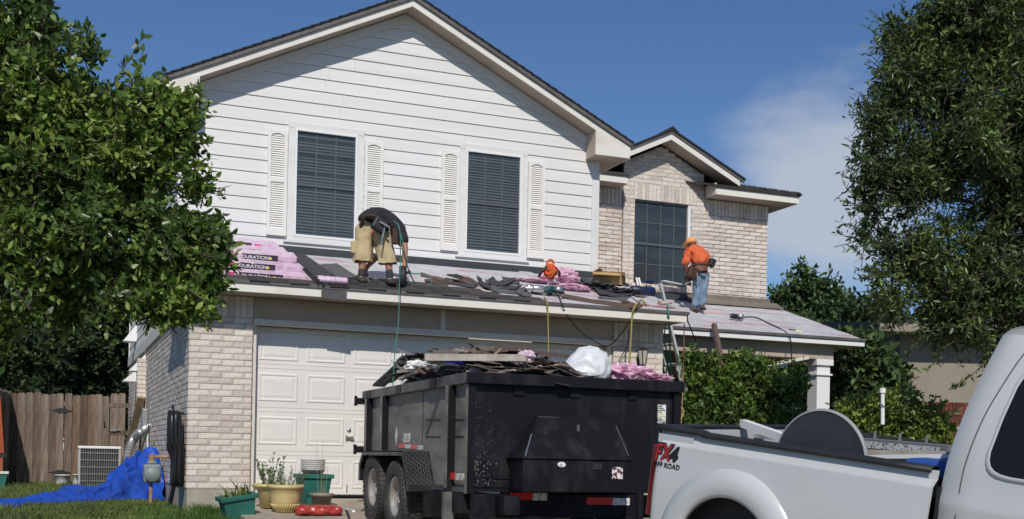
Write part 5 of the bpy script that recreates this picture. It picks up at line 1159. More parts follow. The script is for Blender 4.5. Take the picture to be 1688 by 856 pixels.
for k in range(34):
    x = r_.uniform(TX0 + .05, TX1 - .8); y = r_.uniform(TY0 + .1, TY0 + 2.6); z = mound_z(x, y) + r_.uniform(0, .05); L_ = r_.uniform(.15, .6)
    me = MB().box(-L_ / 2, -.014, -.006, L_ / 2, .014, .006).mesh('broken_lath', lms[k % 3])
    tag(inst('broken_lath', me, None, (x, y, z), (r_.gauss(0, .2), r_.gauss(0, .25), r_.uniform(0, math.tau))), 'short broken lath stick in the heap filling the black trailer', 'wood scrap', 'broken laths heaped in the trailer')
def board(name, label, pa, pb, Da, Db, W_, T_, m, cat='board', up=(0, 0, 1)):
    return tag(MB().bar(P(*pa, D=Da), P(*pb, D=Db), W_, T_, up).build(name, m), label, cat)
board('white_board', 'long white painted board lying level across the top of the trailer load', (700, 589), (866, 590), 11.0, 11.45, .03, .065, m_scrapw)
board('brown_board', 'long dark brown board sloping down to the right behind the white bag', (832, 574), (955, 590), 13.1, 12.7, .09, .03, m_dkwood)
board('brown_board', 'split brown board on the crest of the load left of centre', (706, 579), (790, 573), 13.5, 13.3, .06, .022, m_dkwood)
board('grey_tube', 'thin grey rod sticking out up and left from the trailer load', (655, 576), (694, 592), 13.6, 13.0, .02, .025, m_galv, 'rod')
board('dark_plank', 'dark plank sloping down to the rear corner of the trailer at the left', (680, 586), (624, 636), 14.0, 15.0, .16, .03, m_felt)
board('dark_plank', 'second dark plank end leaning beneath the thin grey rod', (690, 590), (640, 630), 13.6, 14.6, .12, .02, m_felt)
board('pale_board', 'pale curved strip lying on the left rail of the trailer', (656, 613), (720, 606), 12.7, 11.9, .03, .03, m_scrapw)
board('pale_board', 'short pale board end left of the blue scrap', (660, 625), (690, 612), 12.7, 12.2, .05, .03, m_scrapw)
board('pale_board', 'pale broken stick standing up at the crest of the load', (808, 592), (826, 576), 11.9, 12.2, .02, .02, m_wood2)
tag(MB().tube([P(668, 606, D=12.4), P(685, 602, D=12.2), P(700, 604, D=12.0), P(735, 605, D=11.6)], .022, 6, smooth=5).build('pale_pipe', m_refw), 'dirty white pipe section lying near the left rail of the trailer', 'pipe')
def crumple(name, label, c, rad, m, cat, seed, n=26, amp=.35, up=1.0, sq=2.2, kind=None):
    c = Vector(c); b = MB()
    def f_(u, v):
        a = u * math.tau; e = (v - .5) * math.pi; d = Vector((math.cos(a) * math.cos(e), math.sin(a) * math.cos(e), math.sin(e)))
        k = 1 + amp * (1 - 2 * abs(noise.noise(d * sq + Vector((seed, 0, 0))))) - amp * .5 + amp * .35 * (1 - 2 * abs(noise.noise(d * sq * 2.7 + Vector((0, seed, 0)))))
        return c + Vector((d.x * rad[0] * k, d.y * rad[1] * k, d.z * rad[2] * k))
    return tag(b.grid(f_, n * 2, n).build(name, m, smooth=(amp < .3)), label, cat)
bagc = P(966, 609, D=12.25)
def bagf(u, v):
    a = u * math.tau; e = (v - .5) * math.pi; d = Vector((math.cos(a) * math.cos(e), math.sin(a) * math.cos(e), math.sin(e)))
    k = 1 + .09 * (1 - 2 * abs(noise.noise(d * 1.8))) + .035 * (1 - 2 * abs(noise.noise(Vector((math.atan2(d.z + .6, d.x - .5) * 5, d.y * 1.5, 1))))) + .010 * noise.noise(d * 12) - .06
    x = d.x * .27 * k; z = d.z * .235 * k + .03 * d.x; y = d.y * .25 * k
    if d.x < -.3 : z -= .16 * (-.3 - d.x); x *= 1.0 + .35 * max(0, -d.x - .3)
    return bagc + Vector((x, y, max(z, -.20)))
tag(MB().grid(bagf, 84, 44).build('white_plastic_bag', m_bag, smooth=True), 'full white plastic bag lying on the right end of the trailer load', 'bag')
crumple('pink_wrap_heap', 'crumpled pink plastic wrap on the trailer rim right of the white bag', P(1030, 618, D=12.5), (.24, .2, .09), m_pink, 'plastic wrap', 2, amp=.7, sq=3.2)
crumple('pink_wrap_heap', 'flatter tail of pink plastic wrap at the far right trailer corner', P(1068, 624, D=12.6), (.22, .15, .045), m_pink, 'plastic wrap', 5, amp=.7, sq=3.5)
crumple('pink_wrap_scrap', 'small pink plastic scrap among the boards left of the white bag', P(868, 588, D=11.75), (.07, .06, .05), m_pinkw, 'plastic scrap', 7, amp=.7, n=10)
crumple('pink_wrap_scrap', 'small pink plastic scrap poking out just above the front rail', P(783, 610, D=11.3), (.05, .05, .03), m_pinkw, 'plastic scrap', 8, amp=.7, n=10)
crumple('white_rag', 'white rag lying in the load near the left rail', P(688, 604, D=12.3), (.11, .09, .05), m_wh, 'rag', 9, amp=.6, n=12)
crumple('white_rag', 'small white foam chunk on the crest of the load', P(773, 583, D=12.9), (.06, .05, .035), m_wh, 'rag', 10, amp=.5, n=10)
crumple('blue_bag_scrap', 'dark blue plastic bag scrap under the long white board', P(752, 598, D=11.5), (.10, .06, .045), mat('deep_blue_plastic', (.02, .025, .22), .35), 'bag', 11, amp=.6, n=14)
crumple('black_bag', 'black plastic bag bulging over the trailer rim below the blue scrap', P(740, 612, D=11.3), (.12, .08, .06), m_felt, 'bag', 12, amp=.4, n=14)
crumple('black_felt_heap', 'black felt heap at the rear left corner of the trailer load', P(690, 600, D=14), (.22, .3, .10), m_felt, 'felt', 14, amp=.5, n=16)

# ================================================================ PICKUP TRUCK
tvec = Vector((.347, -.936, 0)).normalized(); vvec = Vector((.936, .347, 0)).normalized()
pit = R(6.9); rol = R(1.8)
Xa = Vector((tvec.x * math.cos(pit), tvec.y * math.cos(pit), -math.sin(pit))); Za = Vector((0, 0, 1)); Ya = Za.cross(Xa).normalized(); Za = Xa.cross(Ya).normalized()
if Ya.dot(vvec) > 0: Ya = (Ya * math.cos(rol) + Za * math.sin(rol)).normalized()
else: Ya = (Ya * math.cos(rol) - Za * math.sin(rol)).normalized()
Za = Xa.cross(Ya).normalized()
# truck frame: x forward, y to the truck's left... the side we see is y = 0, the far side y = -1.9 or +1.9
sg = 1 if Ya.dot(vvec) > 0 else -1
RH = 1.405
org = P(1083, 703, D=7.8) - Za * RH
tk = thing('pickup_truck', 'silver-white pickup with its tail toward the black trailer and roofing leftovers in the bed', 'pickup truck', org)
tk.rotation_euler = Matrix((Xa, Ya, Za)).transposed().to_euler()
def K(mb, name, m, parent=None, **k): return mb.build(name, m, parent or tk, **k)
S = lambda y: y * sg       # y measured from the visible side towards the far side
WT = 1.9
BLn = 1.99                 # bed length
AX, AZ = .72, .40
# locate the arch from the photo
ac_ = (P(1215, 775, D=7.35) - org); AX = ac_.dot(Xa); AZt = ac_.dot(Za); RO, RI = .55, .37; AZ = AZt - RO
def side_y(z, x=0):        # outward bulge of the bed side (negative = towards the viewer)
    if z > 1.335: return .02 * (z - 1.335) / .1 + .045
    if z > 1.295: return .045 * (z - 1.295) / .04
    return .0 - .03 * math.sin(max(0, (z - .5)) / .77 * math.pi)
def bed_side(yo):
    b = MB(); nx, nz = 84, 46; idx = {}
    zs = [.52 + (1.385 - .52) * j / nz for j in range(nz + 1)]; zs = sorted(set([z_ for z_ in zs if min(abs(z_ - 1.295), abs(z_ - 1.335)) > .006] + [1.29, 1.295, 1.335, 1.340])); nz = len(zs) - 1
    def add(i, j, in_):
        k_ = (i, j, in_)
        if k_ not in idx:
            x = BLn * i / nx; z = zs[j]; y = side_y(z, x)
            if x < .05: y += (.05 - x) ** 2 * 18
            if .30 < x < .37 and z > 1.31: y -= .0
            idx[k_] = len(b.v); b.v.append(Vector((x, S(yo(y + (.02 if in_ else 0))), z)))
        return idx[k_]
    for j in range(nz):
        for i in range(nx):
            x = BLn * (i + .5) / nx; z = (zs[j] + zs[j + 1]) / 2
            if math.hypot(x - AX, z - AZ) < RI + .03 or (abs(x - AX) < RI + .0 and z < AZ): continue
            for in_ in (0, 1): b.f.append([add(i, j, in_), add(i + 1, j, in_), add(i + 1, j + 1, in_), add(i, j + 1, in_)])
    return b
K(bed_side(lambda y: y), 'bed_side', m_truck, smooth=True)
K(bed_side(lambda y: WT - y), 'bed_side', m_truck, smooth=True)
def flare(yo, name='fender_flare'):
    b = MB(); n = 40; prof = [(RI, .0), (RI + .004, -.034), (RI + .03, -.050), (RI + .11, -.048), (RO, -.014), (RO + .012, .012)]
    V = []
    for k in range(n + 1):
        a = R(-28) + (R(236)) * k / n
        for r_0, y in prof: V.append((AX + r_0 * math.cos(a), S(yo(y - .018)), AZ + r_0 * math.sin(a)))
    m_ = len(prof); return b.add(V, [(k * m_ + i, k * m_ + i + 1, (k + 1) * m_ + i + 1, (k + 1) * m_ + i) for k in range(n) for i in range(m_ - 1)])
K(flare(lambda y: y), 'fender_flare', m_truck, smooth=True, solid=.004); K(flare(lambda y: WT - y), 'fender_flare', m_truck, smooth=True, solid=.004)
b = MB(); V = []
for k in range(31):
    a = math.pi * k / 30
    for y in (.02, .5): V.append((AX + (RI + .02) * math.cos(a), S(y), AZ + (RI + .02) * math.sin(a)))
K(b.add(V, [(2 * k, 2 * k + 1, 2 * k + 3, 2 * k + 2) for k in range(30)]), 'wheel_well', m_cap)
# black rail caps, drawn over the tail corner
def rail(yo, name='rail_cap'):
    b = MB(); pr = [(.0, 1.372), (-.004, 1.388), (.008, 1.402), (.04, 1.41), (.085, 1.403), (.10, 1.37), (.10, 1.30)]
    V = []; xs_ = [-.012, .0, .05, .3, .34, .38, .8, 1.3, 1.7, BLn - .02]
    for x in xs_:
        for y, z in pr: V.append((x, S(yo(y + .022 + (.02 if x < 0 else 0))), z + (.0 if x > .35 else .012) - (.02 if x < 0 else 0)))
    m_ = len(pr); return b.add(V, [(k * m_ + i, k * m_ + i + 1, (k + 1) * m_ + i + 1, (k + 1) * m_ + i) for k in range(len(xs_) - 1) for i in range(m_ - 1)] + [tuple(range(m_))])
K(rail(lambda y: y), 'rail_cap', m_cap, smooth=True, solid=.003); K(rail(lambda y: WT - y), 'rail_cap', m_cap, smooth=True, solid=.003)
# raised white corner above the first rail step
K(MB().box(.0, S(.03), 1.30, .30, S(.028), 1.36), 'corner_plate', m_truck)
K(MB().box(-.04, S(.06), .62, .02, S(WT - .06), 1.395), 'tailgate', m_truck, bevel=.015); K(MB().box(-.045, S(.05), 1.395, .03, S(WT - .05), 1.415), 'tailgate_cap', m_cap, bevel=.006)
K(MB().box(.02, S(.10), .85, BLn - .02, S(.13), 1.33).box(.02, S(WT - .13), .85, BLn - .02, S(WT - .10), 1.33), 'bed_liner_wall', m_cap); K(MB().box(.02, S(.1), .80, BLn - .02, S(WT - .1), .85), 'bed_floor', m_cap); K(MB().box(BLn - .06, S(.10), .85, BLn - .02, S(WT - .1), 1.34), 'bed_bulkhead', m_cap)
K(MB().box(-.20, S(.04), .48, -.03, S(WT - .04), .66), 'rear_bumper', m_truck, bevel=.03)
K(MB().hexa([(-.048, S(.012), .80), (.05, S(-.006), .80), (.05, S(.06), .80), (-.05, S(.09), .80), (-.04, S(.02), 1.28), (.022, S(.002), 1.28), (.022, S(.06), 1.28), (-.04, S(.08), 1.28)]), 'tail_lamp', m_lampr, bevel=.01)
K(MB().hexa([(-.048, S(WT - .012), .80), (.05, S(WT + .006), .80), (.05, S(WT - .06), .80), (-.05, S(WT - .09), .80), (-.04, S(WT - .02), 1.28), (.022, S(WT - .002), 1.28), (.022, S(WT - .06), 1.28), (-.04, S(WT - .08), 1.28)]), 'tail_lamp', m_lampr, bevel=.01)
# cab: lofted from a side profile with tumblehome
CB = BLn + .03
def cab_pt(x, z, side):    # outer skin position of the cab side
    y = 0.012 - .03 * math.sin(max(0, min(1, (z - .5) / .85)) * math.pi)
    if z > 1.36: y = .012 + .24 * ((z - 1.36) / .80) ** 1.5
    return Vector((x, S(y if side == 0 else WT - y), z))
roof = 2.03
def backx(z): return CB + (0 if z < 1.30 else .13 * ((z - 1.30) / .86) ** 1.5)
def frontx(z): return CB + 2.05 - (0 if z < 1.36 else 1.0 * ((z - 1.36) / .82))
zz = [.52, .75, 1.0, 1.16, 1.20, 1.24, 1.30, 1.36, 1.44, 1.56, 1.68, 1.80, 1.92, 2.02, 2.10, 2.15]
b = MB(); nx = 20; rows = []
for side in (0, 1):
    st_ = len(b.v)
    for z in zz:
        for i in range(nx + 1):
            t_ = i / nx; x = backx(z) * (1 - t_) + frontx(z) * t_; p_ = cab_pt(x, z, side)
            if 1.18 < z < 1.26: p_.y -= S(.010 if side == 0 else -.010)
            e_ = max(0, 1 - (x - backx(z)) / .10); p_.y += S((.05 if side == 0 else -.05) * e_ ** 2)
            b.v.append(p_)
    b.f += [[st_ + j * (nx + 1) + i, st_ + j * (nx + 1) + i + 1, st_ + (j + 1) * (nx + 1) + i + 1, st_ + (j + 1) * (nx + 1) + i] for j in range(len(zz) - 1) for i in range(nx)]
# roof arch between sides
st_ = len(b.v); ny = 12
for i in range(nx + 1):
    t_ = i / nx; z = zz[-1]; x = backx(z) * (1 - t_) + frontx(z) * t_; y0 = .33; y1 = WT - .33
    y0 = cab_pt(x, z, 0).y * sg; e_ = max(0, 1 - (x - backx(z)) / .10); y0 += .05 * e_ ** 2
    for j in range(ny + 1):
        s1 = j / ny; y = y0 + (WT - 2 * y0) * s1; b.v.append(Vector((x - .03 * math.sin(math.pi * s1) * (1 - t_), S(y), z + .085 * math.sin(math.pi * s1) ** .6)))
b.f += [[st_ + i * (ny + 1) + j, st_ + i * (ny + 1) + j + 1, st_ + (i + 1) * (ny + 1) + j + 1, st_ + (i + 1) * (ny + 1) + j] for i in range(nx) for j in range(ny)]
# back of the cab and front screen
for t_ in (0, 1):
    st_ = len(b.v)
    for z in zz:
        x = backx(z) if t_ == 0 else frontx(z); y0 = cab_pt(x, z, 0).y * sg + (.05 if t_ == 0 else 0)
        for j in range(ny + 1): b.v.append(Vector((x - (.03 if t_ == 0 else 0) * math.sin(math.pi * j / ny), S(y0 + (WT - 2 * y0) * j / ny), z)))
    b.f += [[st_ + j * (ny + 1) + i, st_ + j * (ny + 1) + i + 1, st_ + (j + 1) * (ny + 1) + i + 1, st_ + (j + 1) * (ny + 1) + i] for j in range(len(zz) - 1) for i in range(ny)]
cab = K(b, 'cab', m_truck, smooth=True)
# rear window (dark glass, proud by 3 mm) and side windows
def side_window(x0_, x1_, side=0, name='side_window', slope0=0.0, slope1=0.0):
    b = MB(); n = 28; V = []
    zc, zh, r0 = 1.70, .29, .07
    def outline(off):
        pts = []
        for k in range(n):
            a = k * math.tau / n; cx_ = math.copysign(abs(math.cos(a)) ** .35, math.cos(a)); sz = math.copysign(abs(math.sin(a)) ** .35, math.sin(a))
            z = zc + (zh + off) * sz; f_ = (z - 1.41) / .58; xa_ = x0_ + slope0 * f_ - off; xb2 = x1_ + slope1 * f_ + off; x = (xa_ + xb2) / 2 + (xb2 - xa_) / 2 * cx_
            pts.append((x, z))
        return pts
    xc_ = (x0_ + x1_) / 2 + (slope0 + slope1) / 4; rg_ = [1, .8, .6, .4, .2, .02]
    for s_ in rg_:
        for (x, z) in outline(0): p_ = cab_pt(xc_ + (x - xc_) * s_, zc + (z - zc) * s_, side); V.append(p_ + Vector((0, -S(.009) if side == 0 else S(.009), 0)))
    g_ = K(MB().add(V, [(q * n + k, q * n + (k + 1) % n, (q + 1) * n + (k + 1) % n, (q + 1) * n + k) for q in range(5) for k in range(n)] + [tuple(range(5 * n, 6 * n))]), name, m_glass2, cab)
    V = []
    for off, dy_ in ((.0, .010), (.012, .014), (.024, .001)):
        for (x, z) in outline(off): p_ = cab_pt(x, z, side); V.append(p_ + Vector((0, -S(dy_) if side == 0 else S(dy_), 0)))
    K(MB().add(V, [(k + q * n, (k + 1) % n + q * n, (k + 1) % n + (q + 1) * n, k + (q + 1) * n) for q in (0, 1) for k in range(n)]), 'window_surround', m_truck, cab, smooth=True)
side_window(CB + .245, CB + .95, 0, slope0=.09, slope1=.0); side_window(CB + 1.03, CB + 1.62, 0, slope1=-.18)
side_window(CB + .36, CB + .95, 1); side_window(CB + 1.03, CB + 1.6, 1, slope1=-.18)
b = MB(); V = []
for z in (1.42, 1.88):
    x = backx(z) - .035; V += [(x, S(.35), z), (x, S(WT - .35), z)]
K(MB().add(V, [(0, 1, 3, 2)]), 'rear_window', m_glass2, cab)
# seams: rear pillar line, door gap
def seam(pts, name='body_seam', w_=.004): K(MB().tube([cab_pt(x, z, 0) + Vector((0, S(-.001), 0)) for x, z in pts], w_, 4, smooth=4), name, m_tgry, cab)
seam([(CB + .13, .55), (CB + .13, 1.0), (CB + .13, 1.34), (CB + .145, 1.5), (CB + .18, 1.7), (CB + .24, 1.9), (CB + .30, 2.06), (CB + .36, 2.12)])
seam([(CB + .99, .55), (CB + .99, 1.36), (CB + 1.0, 1.6), (CB + 1.0, 2.05)])
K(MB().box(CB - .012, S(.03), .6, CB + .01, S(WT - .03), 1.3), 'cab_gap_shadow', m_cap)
# hood and front, wheels
b = MB().hexa([(CB + 2.0, S(.06), .55), (CB + 3.25, S(.10), .60), (CB + 3.25, S(WT - .10), .60), (CB + 2.0, S(WT - .06), .55), (CB + 1.95, S(.05), 1.36), (CB + 3.2, S(.16), 1.24), (CB + 3.2, S(WT - .16), 1.24), (CB + 1.95, S(WT - .05), 1.36)])
K(b, 'hood', m_truck, bevel=.05); K(MB().box(CB + 3.22, S(.2), .7, CB + 3.28, S(WT - .2), 1.15), 'grille', m_cap); K(MB().box(CB + 3.2, S(.05), .45, CB + 3.4, S(WT - .05), .68), 'front_bumper', m_rim, bevel=.02)
for s_ in (.16, WT - .36): K(MB().box(CB + 3.2, S(s_), .85, CB + 3.262, S(s_ + .2), 1.12), 'headlight', m_refw)
b2 = MB()
tyre2 = MB().lathe([(.24, .12), (.27, .135), (.33, .14), (.355, .12), (.36, .08), (.36, -.08), (.355, -.12), (.33, -.14), (.27, -.135), (.24, -.12)], None, 40, False).mesh('tyre', m_rub, True)
rim2 = MB().lathe([(.0, .05), (.07, .06), (.09, .03), (.18, .03), (.21, .08), (.24, .11), (.235, .12), (.21, .1), (.24, -.1)], None, 30, False).mesh('rim', m_rim, True)
for x in (AX, CB + 2.45):
    for y in (.17, WT - .17):
        wh = bpy.data.objects.new('wheel', rim2); col.objects.link(wh); wh.parent = tk; wh.matrix_basis = Matrix.Translation((x, S(y), .36)) @ Matrix.Rotation(R(90 if (y < 1) == (sg > 0) else -90), 4, 'X'); inst('tyre', tyre2, wh)
K(MB().box(.1, S(.5), .42, CB + 3.1, S(.62), .56).box(.1, S(WT - .62), .42, CB + 3.1, S(WT - .5), .56), 'chassis', m_cap)
# FX4 OFF ROAD decal
def side_text(s, px, py, size, m, sx=1, shear=.25, bold=.0, dy=.0):
    q = P(px, py, D=7.72) - org; x, z = q.dot(Xa), q.dot(Za)
    # text basis: reading direction follows the truck's x, up follows z
    M_ = Matrix(((1, 0, 0, x), (0, 0, -sg, S(side_y(z) - .004 - dy)), (0, 1, 0, z), (0, 0, 0, 1)))
    o = text('decal', s, m, tk, M_, size, shear=shear, bold=bold, sx=sx, ext=.0006); return o
side_text('FX', 1083, 748, .165, m_tblk, .70, .25, .012); side_text('FX', 1083, 748, .165, m_tlead, .70, .25, .002, dy=.002)
side_text('4', 1114, 752.5, .165, m_tblk, 1.0, .25, .006)
side_text('OFF ROAD', 1097, 768, .048, m_tblk, 1.0, .1, .001)
K(MB().box(.0, 0, 0, .01, .001, .06), 'scratch', mat('scratch_brown', (.3, .22, .14), .8)).matrix_basis = Matrix.Translation((1.22, S(side_y(1.15) - .006), 1.03))
# ---- things lying in the bed
def tb(u, v, w_): return org + Xa * u + Ya * S(v) + Za * w_
def bedP(px, py, v):   # pixel on the vertical plane inside the bed at depth v from the visible side
    return P(px, py, pl=(tb(0, v, 0), Ya))
# round grey table top standing on edge
a_, b_, c_ = bedP(1283, 735, .55), bedP(1330, 679, .55), bedP(1430, 752, .55)
def circ(a, b, c):
    ab, ac_2 = b - a, c - a; n = ab.cross(ac_2); t_ = (n.cross(ab) * ac_2.length_squared + ac_2.cross(n) * ab.length_squared) / (2 * n.length_squared); return a + t_, t_.length, n.normalized()
cc, rr, nn = circ(a_, b_, c_)
Mr = nn.to_track_quat('Z', 'Y').to_matrix().to_4x4(); Mr.translation = cc
tt = thing('round_table_top', 'round grey table top with rubber rim standing on edge in the pickup bed', 'table top', cc)
I(MB().lathe([(0, -.011), (rr - .012, -.011), (rr - .012, .011), (0, .011)], Mr, 64).build('table_face', m_gtable, tt), tt); I(MB().lathe([(rr - .012, -.016), (rr, -.014), (rr + .004, 0), (rr, .014), (rr - .012, .016)], Mr, 64, False).build('rubber_rim', m_trimg, tt, smooth=True), tt)
tag(MB().bar(bedP(1225, 698, .9), bedP(1310, 728, .7), .06, .055, up=Za).build('white_post', m_wh), 'off-white square post leaning in the bed left of the round table top', 'post')
tag(MB().bar(bedP(1190, 712, 1.1), bedP(1300, 724, 1.1), .10, .03, up=Za).build('metal_sheet', m_galv), 'pale metal sheet lying in the bed beneath the off-white post', 'sheet')
lab_ = thing('labelled_flashing', 'long grey metal piece carrying a printed white label in the pickup bed', 'metal strip', bedP(1420, 730, 1.2))
a_, b_ = bedP(1420, 731, 1.25), bedP(1575, 745, 1.05)
I(MB().bar(a_, b_, .14, .075, up=Za).build('metal_strip', mat('grey_metal', (.20, .21, .22), .5), lab_), lab_)
a2, b2_ = a_.lerp(b_, .08) - Ya * S(.073) + Za * .0, a_.lerp(b_, .9) - Ya * S(.073)
I(MB().bar(a2, b2_, .003, .045, up=Za).build('printed_label', mat('label_print', (.70, .70, .68), .5, (.12, .12, .13), 60, mixpos=(.52, .56)), lab_), lab_)
for i, (p0, p1, v, m, lb_) in enumerate((((1420, 745), (1580, 748), .85, m_scrapw, 'grey-brown board lying under the labelled metal strip'), ((1430, 753), (1580, 752), .70, m_wh, 'dirty white board nearest the near rail of the pickup bed'))):
    tag(MB().bar(bedP(*p0, v), bedP(*p1, v), .07, .025, up=Za).build('bed_board', m), lb_, 'board')
c1 = bedP(1535, 768, .5); tag(MB().hexa([c1 + Xa * x + Ya * S(y) + Za * z for x, y, z in ((-.2, -.1, -.12), (.25, -.1, -.12), (.25, .4, -.12), (-.2, .4, -.12), (-.14, -.05, .03), (.25, -.08, .05), (.25, .35, .05), (-.14, .35, .03))]).build('blue_cooler', m_blueb, bevel=.02), 'blue plastic cooler lid against the front of the pickup bed', 'cooler')
for px in (1443, 1484, 1528):
    c1 = P(px, 722 + (px - 1443) * .09, pl=(tb(0, 1.78, 0), Ya)); tag(MB().hexa([c1 + Xa * x + Ya * S(y) + Za * z for x, y, z in ((-.012, -.02, -.04), (.012, -.02, -.04), (.012, .0, -.04), (-.012, .0, -.04), (-.004, -.02, .05), (.004, -.02, .05), (.004, .0, .05), (-.004, .0, .05))]).build('rail_tooth', m_galv), {1443: 'leftmost', 1484: 'middle', 1528: 'rightmost'}[px] + ' small pale metal clip on the far rail of the pickup bed', 'clip')

# ================================================================ ON THE ROOFS
PG = ((0, -.45, 2.60), Vector((0, -.353, 1)))
def G(px, py, lift=0): p_ = P(px, py, pl=PG); return p_ + Vector((0, 0, lift))
def Q(px, py, lift=0): p_ = P(px, py, pl=PP); return p_ + Vector((0, 0, lift))
Rg = Matrix.Rotation(math.atan(.353), 4, 'X'); Rp = Matrix.Rotation(math.atan(.3375), 4, 'X')
# --- wrapped shingle bundles, stacked at the left end
def bundle_body(L_, W_, Hh, seed):
    def fn(u, v):
        a = v * math.tau; cx_ = math.copysign(abs(math.cos(a)) ** .13, math.cos(a)); sz_ = math.copysign(abs(math.sin(a)) ** .13, math.sin(a))
        e = abs(u - .5) * 2; k = 1 - .12 * max(0, (e - .96) / .04) ** 2
        n_ = noise.noise((u * 9 + seed, cx_ * 2, sz_ * 2)) * .010 + noise.noise((u * 25 + seed, cx_ * 5, sz_ * 5)) * .007
        frill = max(0, (e - .93) / .07)
        return Vector(((u - .5) * L_ * (1 + .01 * math.sin(a * 5 + seed) * frill), cx_ * (W_ / 2 + n_) * k, sz_ * (Hh / 2 * (1 + .10 * frill * math.sin(a * 3 + seed)) + n_ * .6) * k))
    return MB().grid(fn, 50, 28)
def bundle(label, px0, px1, py, zoff, seed, txt='DURATION', labx=(.3, .75), flip=False, D_=None, shade=1, yoff=0, tilt=0):
    a, b = G(px0, py), G(px1, py); c = (a + b) / 2; L_ = (b - a).length; Hh = .083
    # the shown face of the wrapper looks towards the street
    M_ = Matrix.Translation(Vector((c.x, c.y + .16 + yoff, RZ(c.y) + zoff + .02))) @ Matrix.Rotation(R(2) * (seed % 3 - 1), 4, 'Z') @ Rg
    t = thing('shingle_bundle', label, 'shingle bundle', M_.translation, 'wrapped shingle bundles stacked on the garage roof'); t.rotation_euler = M_.to_euler()
    bundle_body(L_, .34, Hh, seed).build('pink_wrapper', m_pinkw, t, smooth=True)
    x0, x1 = -L_ / 2 + L_ * labx[0], -L_ / 2 + L_ * labx[1]
    lo = MB().box(x0, -.176, -Hh * .48, x1, -.168, Hh * .48).build('printed_label', m_lab, t)
    Mt = Matrix(((1, 0, 0, (x0 * .62 + x1 * .38)), (0, 0, -1, -.1775), (0, 1, 0, 0), (0, 0, 0, 1)))
    if flip: Mt = Mt @ Matrix.Rotation(math.pi, 4, 'Z')
    I_ = text('lettering', txt, m_prw, lo, Mt, .058, bold=.0012, sx=1.15)
    if labx[1] - labx[0] > .3:
        MB().box(x1 - (x1 - x0) * .24, -.179, -.016, x1 - (x1 - x0) * .17, -.1765, .016).build('yellow_mark', m_yel, lo); MB().box(x1 - (x1 - x0) * .14, -.179, -.010, x1 - (x1 - x0) * .03, -.1765, -.004).box(x1 - (x1 - x0) * .14, -.179, .002, x1 - (x1 - x0) * .06, -.1765, .008).build('small_print', m_tgry, lo)
    xm = x0 - .10 if not flip else x1 + .08
    MB().box(xm - .04, -.1765, -Hh * .36, xm + .04, -.168, Hh * .36).build('magenta_square', m_mag, t)
    return t
bundle('lowest bundle of the stack by the oak, its black label wide and scuffed', 352, 498, 456, .035, 1, labx=(.30, .74), tilt=0)
bundle('second bundle from the bottom of the stack, pink wrapper ragged at its left end', 346, 490, 450, .115, 2, labx=(.34, .70))
bundle('third bundle from the bottom of the stack, label nearest its right end', 350, 480, 444, .190, 3, labx=(.38, .78))
bundle('fourth bundle of the stack, set back behind the third', 352, 468, 438, .235, 4, labx=(.25, .70), yoff=.14)
bundle('topmost bundle of the stack, its lettering printed upside down', 358, 456, 433, .29, 5, labx=(.10, .58), flip=True, yoff=.2)
# flat stacks of loose shingles beside it
def flatpile(label, quad, zf, lifts, m, name='shingle_stack', cat='shingles'):
    t = thing(name, label, cat, sum((Vector(q) for q in quad), Vector()) / 4)
    for i, lf in enumerate(lifts):
        off = Vector((rb.uniform(-.012, .012), rb.uniform(-.012, .012), 0)); q = [Vector(v) + off + Vector((0, 0, lf)) for v in quad]
        I(MB().hexa([v for v in q] + [v + Vector((0, 0, .006)) for v in q]).build('shingle', m, t), t)
    return t
sA = [G(480, 425), G(528, 473), G(588, 462), G(540, 442)]
m_shg = mat('new_grey_shingle', (.135, .135, .14), .95, (.085, .085, .09), 60, .6, bs=200)
q0 = [G(478, 425, .02), G(528, 476, .06), G(534, 470, .10), G(486, 421, .04)]
tag(MB().hexa([v for v in (G(478, 424, .01), G(524, 473, .01), G(550, 464, .01), G(500, 424, .01))] + [v for v in (G(478, 424, .05), G(524, 473, .09), G(550, 464, .09), G(500, 424, .05))]).build('shingle_slab', m_felt), 'dark slab of stuck shingles lying slantwise just right of the pink bundles', 'shingles')
flatpile('low stack of new grey shingles between the bundles and the crouching roofer', [G(500, 447), G(533, 474), G(590, 463), G(556, 441)], RZ, [.02, .028, .036, .05], m_shg)
flatpile('pair of new grey shingles tucked under the low grey stack', [G(503, 443), G(520, 455), G(575, 452), G(540, 438)], RZ, [.012, .02], m_shg)
c = G(545, 470); tag(MB().grid(lambda u, v: c + Vector(((u - .5) * .37, -.02 - .11 * math.sin(v * 3.14) , .045 + .055 * math.cos(v * 3.14) + .012 * noise.noise((u * 12, v * 5, 2)))), 30, 8).build('pink_wrap_strip', m_pinkw, smooth=True, solid=.004), 'pink wrapper strip folded over the garage roof edge left of the roofer', 'plastic wrap')
a, b = P(529, 483, Y=-.462), P(571, 483, Y=-.462)
tag(MB().add([(a.x, -.482, a.z + .03), (b.x, -.482, b.z + .03), (b.x - .004, -.474, b.z - .10), (a.x + .004, -.471, b.z - .075), (a.x, -.486, a.z + .03), (b.x, -.486, b.z + .03), (b.x - .004, -.478, b.z - .10), (a.x + .004, -.475, b.z - .075)], [(0, 1, 2, 3), (7, 6, 5, 4), (0, 4, 5, 1), (1, 5, 6, 2), (2, 6, 7, 3), (3, 7, 4, 0)]).build('hanging_shingle', m_shg), 'grey shingle hanging over the garage fascia below the pink strip', 'shingle')
